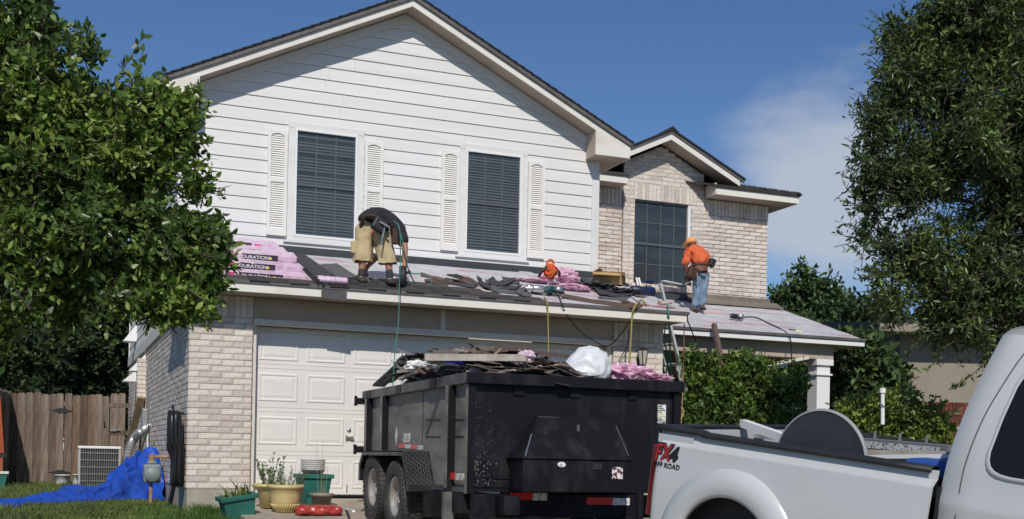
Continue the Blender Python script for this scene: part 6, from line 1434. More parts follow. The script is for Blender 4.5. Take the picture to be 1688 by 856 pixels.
# --- loose shingles and felt scraps over the garage roof
def loose(label, pts, m=None, lift=.015, name='loose_shingle', curl=.03, cat='shingle'):
    q = [G(*p_) for p_ in pts]; n = 6
    def fn(u, v):
        p_ = (q[0] * (1 - u) + q[1] * u) * (1 - v) + (q[3] * (1 - u) + q[2] * u) * v
        return p_ + Vector((0, 0, lift + curl * (max(0, abs(u - .5) - .2) * 1.6) + curl * .5 * noise.noise((p_.x * 6, p_.y * 8, 2))))
    return tag(MB().grid(fn, n, 3).build(name, m or m_shin_o, solid=.006), label, cat)
LS = [('long dark narrow shingle strip right of the roofer, highest on the roof', [(694, 452), (748, 464), (746, 469), (693, 457)], m_dkwood),
 ('dark shingle lying left of the centre of the garage roof', [(735, 461), (790, 470), (782, 478), (728, 468)], m_shin_o),
 ('creased dark shingle with a lifted corner in the middle of the garage roof', [(785, 459), (812, 462), (822, 474), (795, 474)], m_felt),
 ('flat dark shingle between the lifted one and the blue-grey square', [(808, 466), (850, 464), (838, 474), (806, 473)], m_felt),
 ('blue-grey square shingle lying flat near the wall under the second window', [(827, 458), (854, 461), (857, 471), (832, 469)], m_slate),
 ('long curled felt strip below the blue-grey square', [(788, 470), (862, 476), (850, 482), (800, 480)], m_felt),
 ('grey felt flap below and right of the curled strip', [(800, 476), (870, 479), (860, 487), (815, 484)], m_shg),
 ('shingle lying slantwise just left of the nail guns', [(838, 478), (856, 479), (878, 492), (862, 492)], m_shg),
 ('long brown-black strip running down to the roof end right of the nail guns', [(930, 488), (1062, 506), (1050, 512), (925, 493)], m_dkwood),
 ('dark felt folded over behind the nail guns', [(940, 463), (985, 470), (1000, 480), (955, 478)], m_felt),
 ('torn black felt piece beside the cardboard box', [(950, 460), (1000, 467), (1010, 478), (975, 480)], m_felt),
 ('crumpled black felt left of the navy roll', [(975, 476), (1040, 482), (1046, 492), (990, 492)], m_felt),
 ('grey felt tongue at the foot of the navy roll', [(1000, 486), (1046, 487), (1030, 498), (985, 494)], m_shg),
 ('pale grey underlayment flap near the right end of the garage roof', [(1040, 492), (1110, 502), (1112, 510), (1056, 504)], m_under)]
for i, (lb_, pts, m) in enumerate(LS): loose(lb_, pts, m, lift=.014 + .003 * (i % 4), curl=.03 + .05 * (m == m_felt), cat='felt' if 'felt' in lb_ or 'underlay' in lb_ else 'shingle')
c = G(1010, 480, .05)
crumple('felt_heap', 'heap of torn black felt between pink wrap and navy roll on the garage roof', G(985, 476, .02), (.22, .14, .045), m_felt, 'felt', 21, amp=.8, sq=3, n=16)
crumple('felt_heap', 'smaller torn felt heap directly left of the navy roll', G(1030, 485, .03), (.18, .12, .04), m_felt, 'felt', 22, amp=.8, sq=3, n=14)
# scattered scraps over the garage roof
r_ = random.Random(23)
for k in range(13):
    px = r_.uniform(690, 1060); f_ = (px - 690) / 370; p_ = G(px, 457 + 33 * f_ + r_.uniform(-8, 14), .016 + .002 * (k % 5))
    o = inst('loose_shingle', sms[k % 14]); o.matrix_basis = Matrix.Translation(p_) @ Rg @ Matrix.Rotation(r_.gauss(0, .05), 4, 'Y') @ Matrix.Rotation(r_.uniform(0, math.tau), 4, 'Z') @ Matrix.Scale(.62, 4)
    tag(o, 'small torn shingle piece strewn over the garage roof underlayment', 'shingle scrap', 'torn shingle pieces strewn over the garage roof')
# pink wrap, orange harness
crumple('pink_wrap', 'crumpled pink plastic wrap under the orange safety harness on the garage roof', G(922, 470, .10), (.24, .24, .13), m_pink, 'plastic wrap', 31, amp=.42, sq=1.9, n=30)
crumple('pink_wrap', 'low spread tail of pink wrap reaching toward the nail guns', G(942, 479, .03), (.22, .16, .05), m_pink, 'plastic wrap', 33, amp=.5, sq=2.2, n=20)
crumple('pink_wrap', 'flat torn pink film left of the orange safety harness', G(880, 466, .02), (.24, .13, .02), m_pink, 'plastic wrap', 34, amp=.6, sq=3.2, n=16)
hc = P(907, 441, D=16.0)
har = thing('safety_harness', 'orange safety harness looped up on top of the pink wrap', 'harness', hc)
o = crumple('harness_webbing', '', hc + Vector((0, 0, -.05)), (.085, .06, .085), m_orange, '', 41, amp=.45, sq=2.2, n=18); del o['label']; del o['category']; o.parent = har; I(o, har)
I(MB().tube([hc + Vector((-.05, 0, .0)), hc + Vector((-.045, 0, .07)), hc + Vector((0, 0, .105)), hc + Vector((.045, 0, .08)), hc + Vector((.045, 0, .0))], .016, 6, smooth=5).build('harness_loop', m_orange, har, smooth=True), har)
I(MB().tube([hc + Vector((-.16, .02, -.14)), hc + Vector((-.13, -.03, -.06)), hc + Vector((-.06, -.04, .0))], .02, 6, smooth=4).tube([hc + Vector((.06, -.03, -.02)), hc + Vector((.12, -.03, -.06)), hc + Vector((.14, 0, -.12))], .02, 6, smooth=4).build('harness_strap', m_leath, har), har)
# cardboard box (open flaps)
bc = G(1005, 470, .0); t = thing('cardboard_box', 'open empty cardboard box on the roof at the brick wing corner', 'box', bc)
def bp3(x, y, z): return bc + Vector((x, y, z))
w0 = [bp3(-.26, .05, .02), bp3(.12, -.12, .0), bp3(.36, .20, .04), bp3(-.02, .40, .06)]; hbx = .17
for i in range(4):
    a, b = w0[i], w0[(i + 1) % 4]; up_ = Vector((0, 0, hbx)); n_ = (b - a).cross(up_).normalized() * .006
    I(MB().hexa([a, b, b + n_, a + n_, a + up_, b + up_, b + n_ + up_, a + n_ + up_]).build('box_side', m_card, t), t)
    out = (b - a).cross(up_).normalized() * (.13 if i in (0, 1) else -.10); dz = Vector((0, 0, (-.06, -.08, .02, .05)[i]))
    I(MB().hexa([a + up_, b + up_, b + up_ + n_ * .5, a + up_ + n_ * .5, a + up_ + out + dz, b + up_ + out + dz, b + up_ + out + dz + n_ * .5, a + up_ + out + dz + n_ * .5]).build('box_flap', m_card, t), t)
I(MB().hexa([v + Vector((0, 0, .004)) for v in w0] + [v + Vector((0, 0, .012)) for v in w0]).build('box_bottom', m_card, t), t)
# navy roll
a, b = G(1040, 486, .07), G(1078, 489, .07)
t = thing('membrane_roll', 'navy blue roll of roofing membrane with pale core lying near the roof end', 'roll', (a + b) / 2)
I(MB().tube([a, a.lerp(b, .02), b.lerp(a, .02), b], [.055, .065, .065, .055], 18).build('roll_body', m_navy, t, smooth=True), t); I(MB().tube([a.lerp(b, -.06), b.lerp(a, -.35)], .022, 12).build('roll_core', m_scrapw, t, smooth=True), t)
for px, lb_ in ((1052, 'left one of two short white battens standing against the wing window sill'), (1056, 'right one of two short white battens standing against the wing window sill')):
    tag(MB().bar(P(px, 470, Y=3.7), P(px - 3, 458, Y=3.8), .03, .012).build('white_batten', m_wh), lb_, 'batten')
tag(MB().bar(P(1092, 463, Y=3.70), P(1126, 470, Y=3.72), .10, .012).build('white_flashing', m_wh), 'white flashing strip lying on the wing window sill beside the leaning roofer', 'flashing')
crumple('small_tool', 'small dark tool pouch lying on the wing window sill', P(1072, 465, Y=3.72), (.08, .05, .03), m_navy, 'pouch', 51, amp=.5, n=10)
# --- nail guns
def nailer(label, c, dir_, s=1, body=m_teal, coil=True):
    t = thing('nail_gun', label, 'nail gun', c); d = Vector(dir_).normalized(); u = Vector((0, -.2, 1)).normalized(); sd_ = d.cross(u).normalized()
    def L(a, b, z): return c + d * a * s + sd_ * b * s + u * z * s
    I(MB().tube([L(-.13, 0, .06), L(-.10, 0, .06), L(.02, 0, .06), L(.05, 0, .06)], [.035 * s, .05 * s, .05 * s, .035 * s], 14).build('motor_housing', body, t, smooth=True), t)
    I(MB().tube([L(.05, 0, .06), L(.14, 0, .06), L(.16, 0, .06)], [.03 * s, .022 * s, .012 * s], 10).build('nose', m_steel, t), t)
    I(MB().tube([L(-.02, 0, .05), L(-.05, .12, .04), L(-.06, .22, .04)], [.02 * s, .018 * s, .022 * s], 8, smooth=4).build('handle', m_cap, t, smooth=True), t)
    if coil: I(MB().tube([L(.07, .02, .06), L(.07, .10, .06)], .06 * s, 16).build('nail_canister', m_steel, t, smooth=True), t)
    I(MB().box(-.01, -.01, -.01, .01, .01, .01, Matrix.Translation(L(-.14, 0, .06))).build('air_fitting', m_steel, t), t)
    return t
nailer('silver coil nail gun lying at the garage roof edge, left one of the pair', G(882, 487, .03), (-1, .15, 0), 1.0, m_steel)
nailer('teal and chrome coil nail gun at the garage roof edge, right one of the pair', G(909, 489, .03), (.75, .5, .1), 1.05, m_teal)
MBs = MB().tube([G(917, 487, .02), G(913, 487, .20)], .02, 8)
tag(MB().tube([G(920, 490, .0), G(914, 481, .16)], .018, 6).build('hammer_handle', m_scrapw), 'short pale tool handle standing behind the teal nail gun', 'tool')
nailer('black nail gun resting alone on the porch roof underlayment', Q(1212, 529, .02), (.9, .2, 0), .9, m_cap)
a, b = Q(1300, 545, .02), Q(1322, 548, .02); t = thing('utility_knife', 'yellow and black utility knife lying on the porch roof', 'knife', a)
I(MB().bar(a, a.lerp(b, .5), .03, .02).build('knife_grip', m_cap, t), t); I(MB().bar(a.lerp(b, .5), b, .025, .018).build('knife_body', m_yel, t), t)
# --- cords and hoses
def cord(label, pts, r, m, name='cord', cat='cord', k=8): return tag(MB().tube([Vector(p_) for p_ in pts], r, 6, smooth=k).build(name, m, smooth=True), label, cat)
cord('black cord running from the porch nail gun over the eave and down past the shrub', [Q(1222, 526, .03), Q(1245, 525, .02), Q(1265, 534, .02), Q(1290, 546, .02), P(1302, 556, Y=1.42), P(1304, 575, Y=1.42), P(1306, 620, Y=1.4), P(1306, 700, Y=1.38)], .010, m_cord)
cord('yellow air hose hanging straight down from the roof edge behind the trailer load', [G(897, 492, .02), P(902, 499, Y=-.50), P(903, 515, Y=-.50), P(904, 560, Y=-.5), P(904, 640, Y=-.52)], .009, m_yhose, 'air_hose', 'hose')
cord('thick yellow hose arching over the roof edge near the wall lantern', [G(1066, 506, .03), G(1056, 503, .07), P(1046, 507, Y=-.52), P(1042, 522, Y=-.52), P(1040, 560, Y=-.5), P(1037, 605, Y=-.48), P(1036, 640, Y=-.45)], .013, m_yhose, 'air_hose', 'hose')
cord('thin black cord sagging from the roof edge across the header to the right pier', [G(921, 490, .02), P(926, 500, Y=-.49), P(935, 520, Y=-.40), P(955, 545, Y=-.3), P(975, 560, Y=-.2), P(1003, 570, Y=-.1), P(1028, 545, Y=-.08), P(1044, 520, Y=-.3)], .007, m_cord)
cord('dark cord slanting down the brick right of the thin yellow hose', [P(1036, 545, Y=-.2), P(1034, 570, Y=-.1), P(1022, 592, Y=-.06), P(1012, 612, Y=-.04)], .006, m_cord)
cord('green air hose dropping from the roofer\'s side over the eave to the trailer', [P(649, 364, D=14.75), P(658, 375, D=14.72), P(660, 400, D=14.7), P(660, 440, D=14.7), P(658, 480, D=14.1), P(657, 530, D=14.0), P(651, 580, D=13.9), P(647, 650, D=13.8)], .006, m_ghose, 'air_hose', 'hose')
cord('green air hose looping on the roof right of the crouching roofer', [P(655, 368, D=14.8), P(664, 400, D=14.8), P(672, 440, D=14.9), G(684, 470, .03), G(700, 475, .02), G(712, 467, .02), G(700, 455, .02), G(672, 455, .03)], .008, m_ghose, 'air_hose', 'hose')
cord('green hose tangle hanging inside the ladder from the roof corner', [G(1100, 508, .05), P(1102, 520, Y=-.5), P(1104, 560, Y=.1), P(1106, 600, Y=.3), P(1110, 650, Y=.3), P(1118, 700, Y=.3)], .012, m_ghose, 'air_hose', 'hose')
cord('second green hose strand hanging left of the ladder rail', [P(1100, 515, Y=-.48), P(1095, 560, Y=.3), P(1102, 590, Y=.4), P(1098, 620, Y=.4), P(1106, 660, Y=.4)], .010, m_ghose, 'air_hose', 'hose')
cord('rust-brown rope knotted at the roof corner above the ladder', [G(1092, 505, .03), G(1085, 503, .06), G(1088, 506, .04), G(1098, 507, .05), G(1108, 508, .07)], .012, m_gpipe, 'rope', 'rope')
cord('thin brown rope hanging down beside the ladder to the shrub', [P(1128, 533, Y=-.4), P(1127, 580, Y=-.2), P(1126, 620, Y=.0), P(1124, 680, Y=.0), P(1121, 720, Y=.0)], .008, m_gpipe, 'rope', 'rope')
cord('tangle of yellow-brown rope at the ladder foot behind the trailer corner', [P(1124, 640, Y=-.2), P(1119, 665, Y=-.2), P(1127, 680, Y=-.2), P(1118, 700, Y=-.2), P(1126, 715, Y=-.2)], .012, m_yhose, 'rope', 'rope')
cord('black strap slanting from the garage roof end down to the porch fascia', [P(1130, 522, Y=-.3), P(1136, 535, Y=.3), P(1148, 566, Y=1.2)], .010, m_cord, 'strap', 'strap')
# --- extension ladder
la, lb2 = P(1143, 698, Y=.6), P(1088, 467, Y=.6); dd = (lb2 - la).normalized(); foot = la + dd * ((-.25 - la.z) / dd.z)
t = thing('extension_ladder', 'aluminium extension ladder leaning on the right end of the garage roof', 'ladder', foot)
for y, m in ((0, m_alum), (.42, m_fib)): I(MB().bar(foot + Vector((0, y, 0)), lb2 + Vector((0, y, 0)), .065, .034, up=(1, 0, 0)).build('rail', m, t), t)
for y in (.035, .385): I(MB().bar(foot + Vector((-.06, y, .5)), foot.lerp(lb2, .62) + Vector((-.06, y, .1)), .028, .06, up=(1, 0, 0)).build('fly_rail', m_fib, t), t)
n = int((lb2 - foot).length / .305)
for k in range(1, n + 1):
    c1 = foot + dd * (.305 * k - .1); I(MB().tube([c1 + Vector((0, .02, 0)), c1 + Vector((0, .40, 0))], .023, 8).build('rung', m_alum, t), t)
# --- rusty steel post leaning at the porch
t = tag(MB().bar(P(1211, 705, Y=.2), P(1177, 535, Y=1.35), .07, .06, up=(0, 1, .2)).build('leaning_post', m_rust), 'long rusty brown steel post leaning from the shrub against the porch eave', 'post')
cord('green net strap hanging under the porch left of the column', [P(1292, 604, Y=1.7), P(1302, 640, Y=1.7), P(1316, 690, Y=1.6)], .03, mat('green_net', (.04, .09, .06), .8), 'green_strap', 'strap')
tag(MB().box(-.09, -.02, -.05, .09, .02, .05, Matrix.Translation(P(1289, 602, Y=1.7)) @ Matrix.Rotation(.15, 4, 'Y')).build('porch_lamp', m_galv), 'small grey box lamp hanging under the porch roof', 'lamp')

# ================================================================ PLANT POTS AND THE DOORSTEP
def GD(px, py):     # driveway / lawn point under a pixel
    p_ = P(px, py, Z=-.1)
    for _ in range(12):
        z = g_drive(p_.y) if p_.x > -.35 else g_lawn(p_.x, p_.y) + .0; p_ = P(px, py, Z=z)
    return p_
c = P(470, 845, Y=-1.35); c.z = g_drive(c.y)
t = thing('yellow_pot', 'large yellow fluted bowl pot with rosemary in front of the garage door', 'plant pot', c)
r0 = .205
MB().lathe([(0, 0), (r0 * .52, 0), (r0 * .62, .03), (r0 * .78, .10), (r0 * .80, .105), (r0 * .82, .115), (r0 * .86, .20), (r0 * .97, .27), (r0 * 1.03, .275), (r0 * 1.04, .31), (r0 * .93, .315), (r0 * .90, .27), (0, .26)], n=40).build('pot_body', m_ypot, t, smooth=True)
b = MB()
for k in range(32): a = k * math.tau / 32; b.tube([(r0 * .62 * math.cos(a), r0 * .62 * math.sin(a), .03), (r0 * .80 * math.cos(a), r0 * .80 * math.sin(a), .10)], .009, 5)
b.build('fluting', m_ypot, t, smooth=True); MB().lathe([(0, .272), (r0 * .9, .27)], n=20).build('soil', m_soil, t)
def plant(name, parent, n, h, spread, L_, m, seed, wr=.2, z0=.27, lean=.4, stemr=.003, dens=26):
    r_ = np.random.RandomState(seed); b = MB(); V = []; Fc = []
    for k in range(n):
        a = r_.uniform(0, math.tau); rr_ = spread * r_.rand() ** .5; base = Vector((rr_ * math.cos(a), rr_ * math.sin(a), z0)); d = Vector((math.cos(a) * lean * r_.rand(), math.sin(a) * lean * r_.rand(), 1)).normalized(); hh = h * r_.uniform(.5, 1.1)
        pts = crom([base, base + d * hh * .5 + Vector((r_.normal() * .015, r_.normal() * .015, 0)), base + d * hh], 6); b.tube(pts, [stemr, stemr * .4], 4)
        for q in range(dens):
            f_ = r_.uniform(.12, 1) * (len(pts) - 1); i = min(int(f_), len(pts) - 2); c_ = pts[i].lerp(pts[i + 1], f_ - i); ld = (d * .7 + Vector(r_.normal(size=3)) * .6).normalized(); s1 = ld.cross(Vector(r_.normal(size=3))).normalized(); ln = L_ * r_.uniform(.6, 1.2); w_ = ln * wr * .5
            o = len(V); V += [c_, c_ + ld * ln * .5 + s1 * w_, c_ + ld * ln, c_ + ld * ln * .5 - s1 * w_]; Fc.append((o, o + 1, o + 2, o + 3))
    b.build('stem', m, parent); MB().add(V, Fc).build(name, m, parent)
m_rose = leafmat('rosemary_leaf', (.07, .12, .06), (.20, .27, .14), .6, .1); m_mint = leafmat('mint_leaf', (.06, .12, .03), (.17, .26, .08), .6, .2); m_strap = leafmat('strap_leaf', (.08, .13, .03), (.24, .28, .08), .5, .25); m_dry = leafmat('dry_stem', (.3, .26, .2), (.45, .4, .32), .8, .1)
plant('foliage', t, 26, .26, .16, .035, m_rose, 1, wr=.12, lean=.9, dens=50)
c = P(445, 828, Y=-.95); c.z = g_drive(c.y)
t = thing('yellow_pot', 'smaller pale yellow pot with upright leafy herbs behind the big fluted pot', 'plant pot', c)
MB().lathe([(0, 0), (.11, 0), (.15, .20), (.20, .24), (.21, .245), (.21, .275), (.185, .28), (.17, .24), (0, .23)], n=32).build('pot_body', m_ypot, t, smooth=True); MB().lathe([(0, .245), (.18, .24)], n=16).build('soil', m_soil, t)
plant('foliage', t, 16, .38, .12, .035, m_mint, 2, wr=.55, z0=.24, lean=.5, dens=34)
c = P(530, 838, Y=-1.25); c.z = g_drive(c.y)
t = thing('taupe_pot', 'taupe round pot with a few dry stems right of the yellow pots', 'plant pot', c)
MB().lathe([(0, 0), (.085, 0), (.12, .17), (.135, .172), (.138, .205), (.118, .21), (.11, .17), (0, .165)], n=32).build('pot_body', m_tpot, t, smooth=True); MB().lathe([(0, .19), (.115, .187)], n=16).build('soil', m_soil, t)
plant('dry_stems', t, 5, .62, .05, .02, m_dry, 3, wr=.5, z0=.18, lean=.25, dens=7)
def planter(label, c, L0, L1, W0, W1, h, rotz, tilt=0, m=m_green):
    t = thing('green_planter', label, 'planter', c, None, (tilt, 0, rotz))
    MB().hexa([(-L0, -W0, 0), (L0, -W0, 0), (L0, W0, 0), (-L0, W0, 0), (-L1, -W1, h), (L1, -W1, h), (L1, W1, h), (-L1, W1, h)]).build('planter_body', m, t)
    r2_ = MB(); e = .022
    r2_.box(-L1 - e, -W1 - e, h - .03, L1 + e, -W1 + .01, h + .02).box(-L1 - e, W1 - .01, h - .03, L1 + e, W1 + e, h + .02).box(-L1 - e, -W1 + .01, h - .03, -L1 + .01, W1 - .01, h + .02).box(L1 - .01, -W1 + .01, h - .03, L1 + e, W1 - .01, h + .02)
    r2_.build('planter_rim', m, t, bevel=.006); MB().box(-L1 + .012, -W1 + .012, h - .02, L1 - .012, W1 - .012, h + .004).build('soil', m_soil, t)
    return t
c = P(394, 856, Y=-1.5); c.z = g_lawn(c.x, c.y) + .12
t = planter('tilted green rectangular planter with strap leaves at the brick corner', c, .15, .185, .08, .10, .25, R(8), R(8)); MB().box(-.14, -.07, -.14, .14, .07, 0).build('planter_foot', m_green, t); t.rotation_euler = (R(4), R(-9), R(10))
b = MB(); r_ = random.Random(9)
for k in range(30):
    x0 = r_.uniform(-.15, .15); y0 = r_.uniform(-.06, .06); lx = r_.gauss(.03, .13); ly = r_.gauss(0, .09); h = r_.uniform(.14, .36); wd = r_.uniform(.008, .016); pts = []
    for q in range(7): s_ = q / 6; pts.append(Vector((x0 + lx * s_ * (1 + s_) * .6, y0 + ly * s_, .24 + h * (s_ - .45 * s_ * s_ * (1 + abs(lx) * 4)))))
    V = []
    for q, p_ in enumerate(pts): w_ = wd * (1 - (q / 6) ** 2 * .95); V += [p_ + Vector((-w_, 0, 0)), p_ + Vector((w_, .004, 0))]
    b.add(V, [(2 * q, 2 * q + 1, 2 * q + 3, 2 * q + 2) for q in range(6)])
b.build('strap_leaves', m_strap, t)
c = P(516, 826, Y=-.75); c.z = g_drive(c.y)
planter('square green planter tub carrying a stack of white bowls, behind the taupe pot', c, .13, .175, .13, .175, .36, R(5))
for k in range(6):
    cz = c.z + .38 + k * .024; me = MB().lathe([(0, 0), (.11, 0), (.145, .05), (.155, .052), (.155, .058), (.14, .058), (.105, .008), (0, .008)], n=32)
    tag(me.build('white_bowl', m_wh, smooth=True), 'white plastic bowl in the nested stack on the square green planter tub', 'bowl', 'nested white bowls').location = (c.x - .01, c.y, cz)
c = P(525, 850, Y=-1.62); c.z = g_drive(c.y) + .05
def rbag(u, v):
    a = v * math.tau; e = abs(u - .5) * 2; k = (1 - max(0, (e - .82) / .18) ** 2 * .72)
    n_ = noise.noise((u * 7, math.cos(a) * 2, math.sin(a) * 2)) * .02 + noise.noise((u * 22, math.cos(a) * 4, math.sin(a) * 5)) * .008
    return c + Vector(((u - .5) * .54, math.cos(a) * (.11 + n_) * k, max(-.05, math.sin(a) * (.062 + n_) * k)))
tag(MB().grid(rbag, 44, 26).build('soil_bag', m_redbag, smooth=True), 'shiny red and orange soil bag lying on the driveway in front of the pots', 'bag')
for (p0, p1, lb_) in (((542, 836), (572, 829), 'longer white batten lying on the driveway by the garage door'), ((560, 838), (583, 845), 'short white stick lying on the driveway right of the red bag')):
    a, b_ = GD(*p0), GD(*p1); up_ = Vector((0, 0, .012)); tag(MB().bar(a + up_, b_ + up_, .03, .018).build('white_batten', m_wh), lb_, 'batten')

# ================================================================ THE TWO ROOFERS
# roofer bent double at the garage eave
fL, fR = G(592, 466, .0), G(643, 470, .0); D1 = (fL - CAM).dot(FW) + .05
def A(px, py, dz=0.0): return P(px, py, D=D1 + dz)
per = thing('person', 'roofer bent double in black shirt and tan shorts, nailing at the garage eave', 'person', (fL + fR) / 2)
def part(name, V, E_, m, lv=2): return I(skin(name, V, E_, m, per, lv), per)
# body: legs, pelvis, spine, neck, head, arms with hands (one continuous surface)
V = [(A(612, 368), .10, .12), (A(617, 357, .05), .12, .11), (A(632, 356, .13), .13, .11), (A(650, 368, .20), .12, .10), (A(661, 386, .26), .055), (A(664, 398, .28), .08, .075), (A(664, 408, .27), .07),
     (A(602, 385), .085), (A(597, 425, -.02), .058), (A(597, 438, -.0), .05), (A(596, 458, 0), .036), (A(594, 463, -.04), .03),
     (A(624, 385), .085), (A(640, 425, -.02), .058), (A(641, 440, 0), .05), (A(643, 461, 0), .036), (A(641, 466, -.04), .03),
     (A(660, 380, .08), .052), (A(668, 408, .05), .043), (A(667, 436, -.02), .032), (A(665, 446, -.03), .03),
     (A(648, 386, .30), .05), (A(628, 418, .34), .042), (A(605, 440, .30), .032), (A(601, 450, .28), .03)]
E_ = [(0, 1), (1, 2), (2, 3), (3, 4), (4, 5), (5, 6), (0, 7), (7, 8), (8, 9), (9, 10), (10, 11), (0, 12), (12, 13), (13, 14), (14, 15), (15, 16), (3, 17), (17, 18), (18, 19), (19, 20), (3, 21), (21, 22), (22, 23), (23, 24)]
part('body', V, E_, m_skin)
for h0, h1, s1 in ((A(601, 450, .28), A(599, 458, .24), 1), (A(665, 446, -.03), A(664, 454, -.06), -1)):   # fingers
    d_ = (h1 - h0).normalized(); sd_ = d_.cross(Vector((0, 1, .2))).normalized()
    for k in range(4):
        b0 = h0 + sd_ * (.022 * (k - 1.5)); ln = (.06, .072, .068, .052)[k]
        part('finger', [(b0, .011), (b0 + d_ * ln * .5 + Vector((0, -.012, 0)), .009), (b0 + d_ * ln + Vector((0, .004, 0)), .007)], [(0, 1), (1, 2)], m_skin2, 1)
    part('thumb', [(h0 + sd_ * .03 * s1 - d_ * .02, .012), (h0 + sd_ * .05 * s1 + d_ * .012, .010), (h0 + sd_ * .045 * s1 + d_ * .04, .008)], [(0, 1), (1, 2)], m_skin2, 1)
part('shirt', [(A(605, 371, -.02), .150, .16), (A(607, 364, -.01), .150, .155), (A(616, 357, .04), .150, .145), (A(633, 357, .12), .150, .14), (A(650, 369, .19), .145, .125), (A(659, 380, .24), .085), (A(662, 384, .08), .075), (A(668, 403, .05), .062), (A(650, 386, .30), .07), (A(640, 400, .33), .06)], [(0, 1), (1, 2), (2, 3), (3, 4), (4, 5), (4, 6), (6, 7), (4, 8), (8, 9)], m_bshirt)
def shorts(hip, knee, hem, w0, w1, name='shorts_leg'):
    b = MB(); n = 22
    c3 = crom([hip, hip.lerp(knee, .5) + Vector((0, .0, 0)), knee, hem], 5); V = []
    ax = RT; m_ = len(c3)
    for i, p_ in enumerate(c3):
        f_ = i / (m_ - 1); w_ = w0 * (1 - f_) + w1 * f_
        for k in range(n):
            a = k * math.tau / n; wv = 1 + .10 * noise.noise((math.cos(a) * 2, math.sin(a) * 2, f_ * 7 + w0 * 50)) + .05 * math.sin(a * 5 + f_ * 6)
            V.append(p_ + ax * math.cos(a) * w_ * wv + FW * math.sin(a) * w_ * .95 * wv)
    return b.add(V, [(i * n + k, i * n + (k + 1) % n, (i + 1) * n + (k + 1) % n, (i + 1) * n + k) for i in range(m_ - 1) for k in range(n)])
for pts_, nm in (([(609, 362, .12), (605, 374, .132), (602, 388, .128), (600, 410, .120), (597, 432, .126)], 1), ([(621, 363, .12), (625, 376, .132), (629, 390, .126), (635, 410, .115), (639, 435, .120)], 2)):
    b = MB(); n = 26; c3 = crom([A(x_, y_, .02) for x_, y_, _r in pts_], 7); V = []; m_ = len(c3)
    for i_, p_ in enumerate(c3):
        f_ = i_ / (m_ - 1); w_ = float(np.interp(f_, [0, .25, .5, .75, 1], [q_[2] for q_ in pts_]))
        for k in range(n):
            a = k * math.tau / n; nn_ = noise.noise((math.cos(a) * 1.6 + nm * 9, math.sin(a) * 1.6, f_ * 4)) * .24 + (1 - 2 * abs(noise.noise((math.cos(a) * 2.5, math.sin(a) * 2.5 + nm, f_ * 9)))) * .07
            V.append(p_ + RT * math.cos(a) * w_ * (.97 + nn_) + FW * math.sin(a) * w_ * .9 * (1 + nn_) + Vector((0, 0, .02 * noise.noise((a * 1.5, f_ * 5, nm)) * f_)))
    b.add(V, [(i_ * n + k, i_ * n + (k + 1) % n, (i_ + 1) * n + (k + 1) % n, (i_ + 1) * n + k) for i_ in range(m_ - 1) for k in range(n)] + [tuple(range(n))])
    I(b.build('shorts_leg', m_khaki, per, smooth=True), per)
I(MB().box(-.07, -.03, -.08, .07, .02, .08, Matrix.Translation(A(587, 408, -.02))).build('cargo_pocket', m_khaki, per, bevel=.015), per)
for a_, b_, f0 in ((A(597, 440, 0), A(596, 460, 0), fL), (A(641, 441, 0), A(643, 463, 0), fR)):
    part('sock', [(a_, .056), (a_.lerp(b_, .5), .050), (b_, .046)], [(0, 1), (1, 2)], m_sock)
    f0 = b_ + Vector((0, 0, -.05))
    part('boot', [(b_ + Vector((0, .02, .06)), .062, .06), (b_ + Vector((0, .03, -.02)), .072, .06), (b_ + Vector((-.005, -.08, -.03)), .068, .05), (b_ + Vector((-.01, -.17, -.045)), .06, .04)], [(0, 1), (1, 2), (2, 3)], m_boot)
I(MB().tube([A(594, 372, -.1), A(606, 355, -.2), A(628, 362, -.14), A(640, 380, -.05)], .022, 8, smooth=5).build('belt', m_leath, per), per)
I(MB().box(-.10, -.06, -.09, .09, .05, .09, Matrix.Translation(A(626, 372, -.19)) @ Matrix.Rotation(.5, 4, 'Y')).build('tool_pouch', m_cap, per, bevel=.03), per)
I(MB().tube([A(634, 372, -.22), A(631, 390, -.22), A(628, 405, -.2)], [.014, .012, .010], 6).tube([A(626, 366, -.26), A(640, 374, -.26)], .014, 6).build('hammer', m_steel, per), per)
I(MB().box(-.03, -.03, -.14, .05, .03, .06, Matrix.Translation(A(650, 385, -.10))).build('tool_pouch', m_leath, per, bevel=.015), per)
c = A(664, 456, -.06)
t = thing('nail_gun', 'black nail gun pressed to the roof in the bent roofer\'s right hand', 'nail gun', c)
I(MB().tube([c + Vector((-.01, 0, -.13)), c + Vector((0, 0, -.02)), c + Vector((0, 0, .13))], [.035, .052, .05], 12).build('motor_housing', m_cap, t, smooth=True), t); I(MB().tube([c + Vector((-.07, 0, -.08)), c + Vector((-.07, .07, -.08))], .055, 14).build('nail_canister', m_cap, t), t); I(MB().bar(c + Vector((0, 0, .03)), c + Vector((.10, .0, .07)), .03, .035).build('handle', m_cap, t), t)
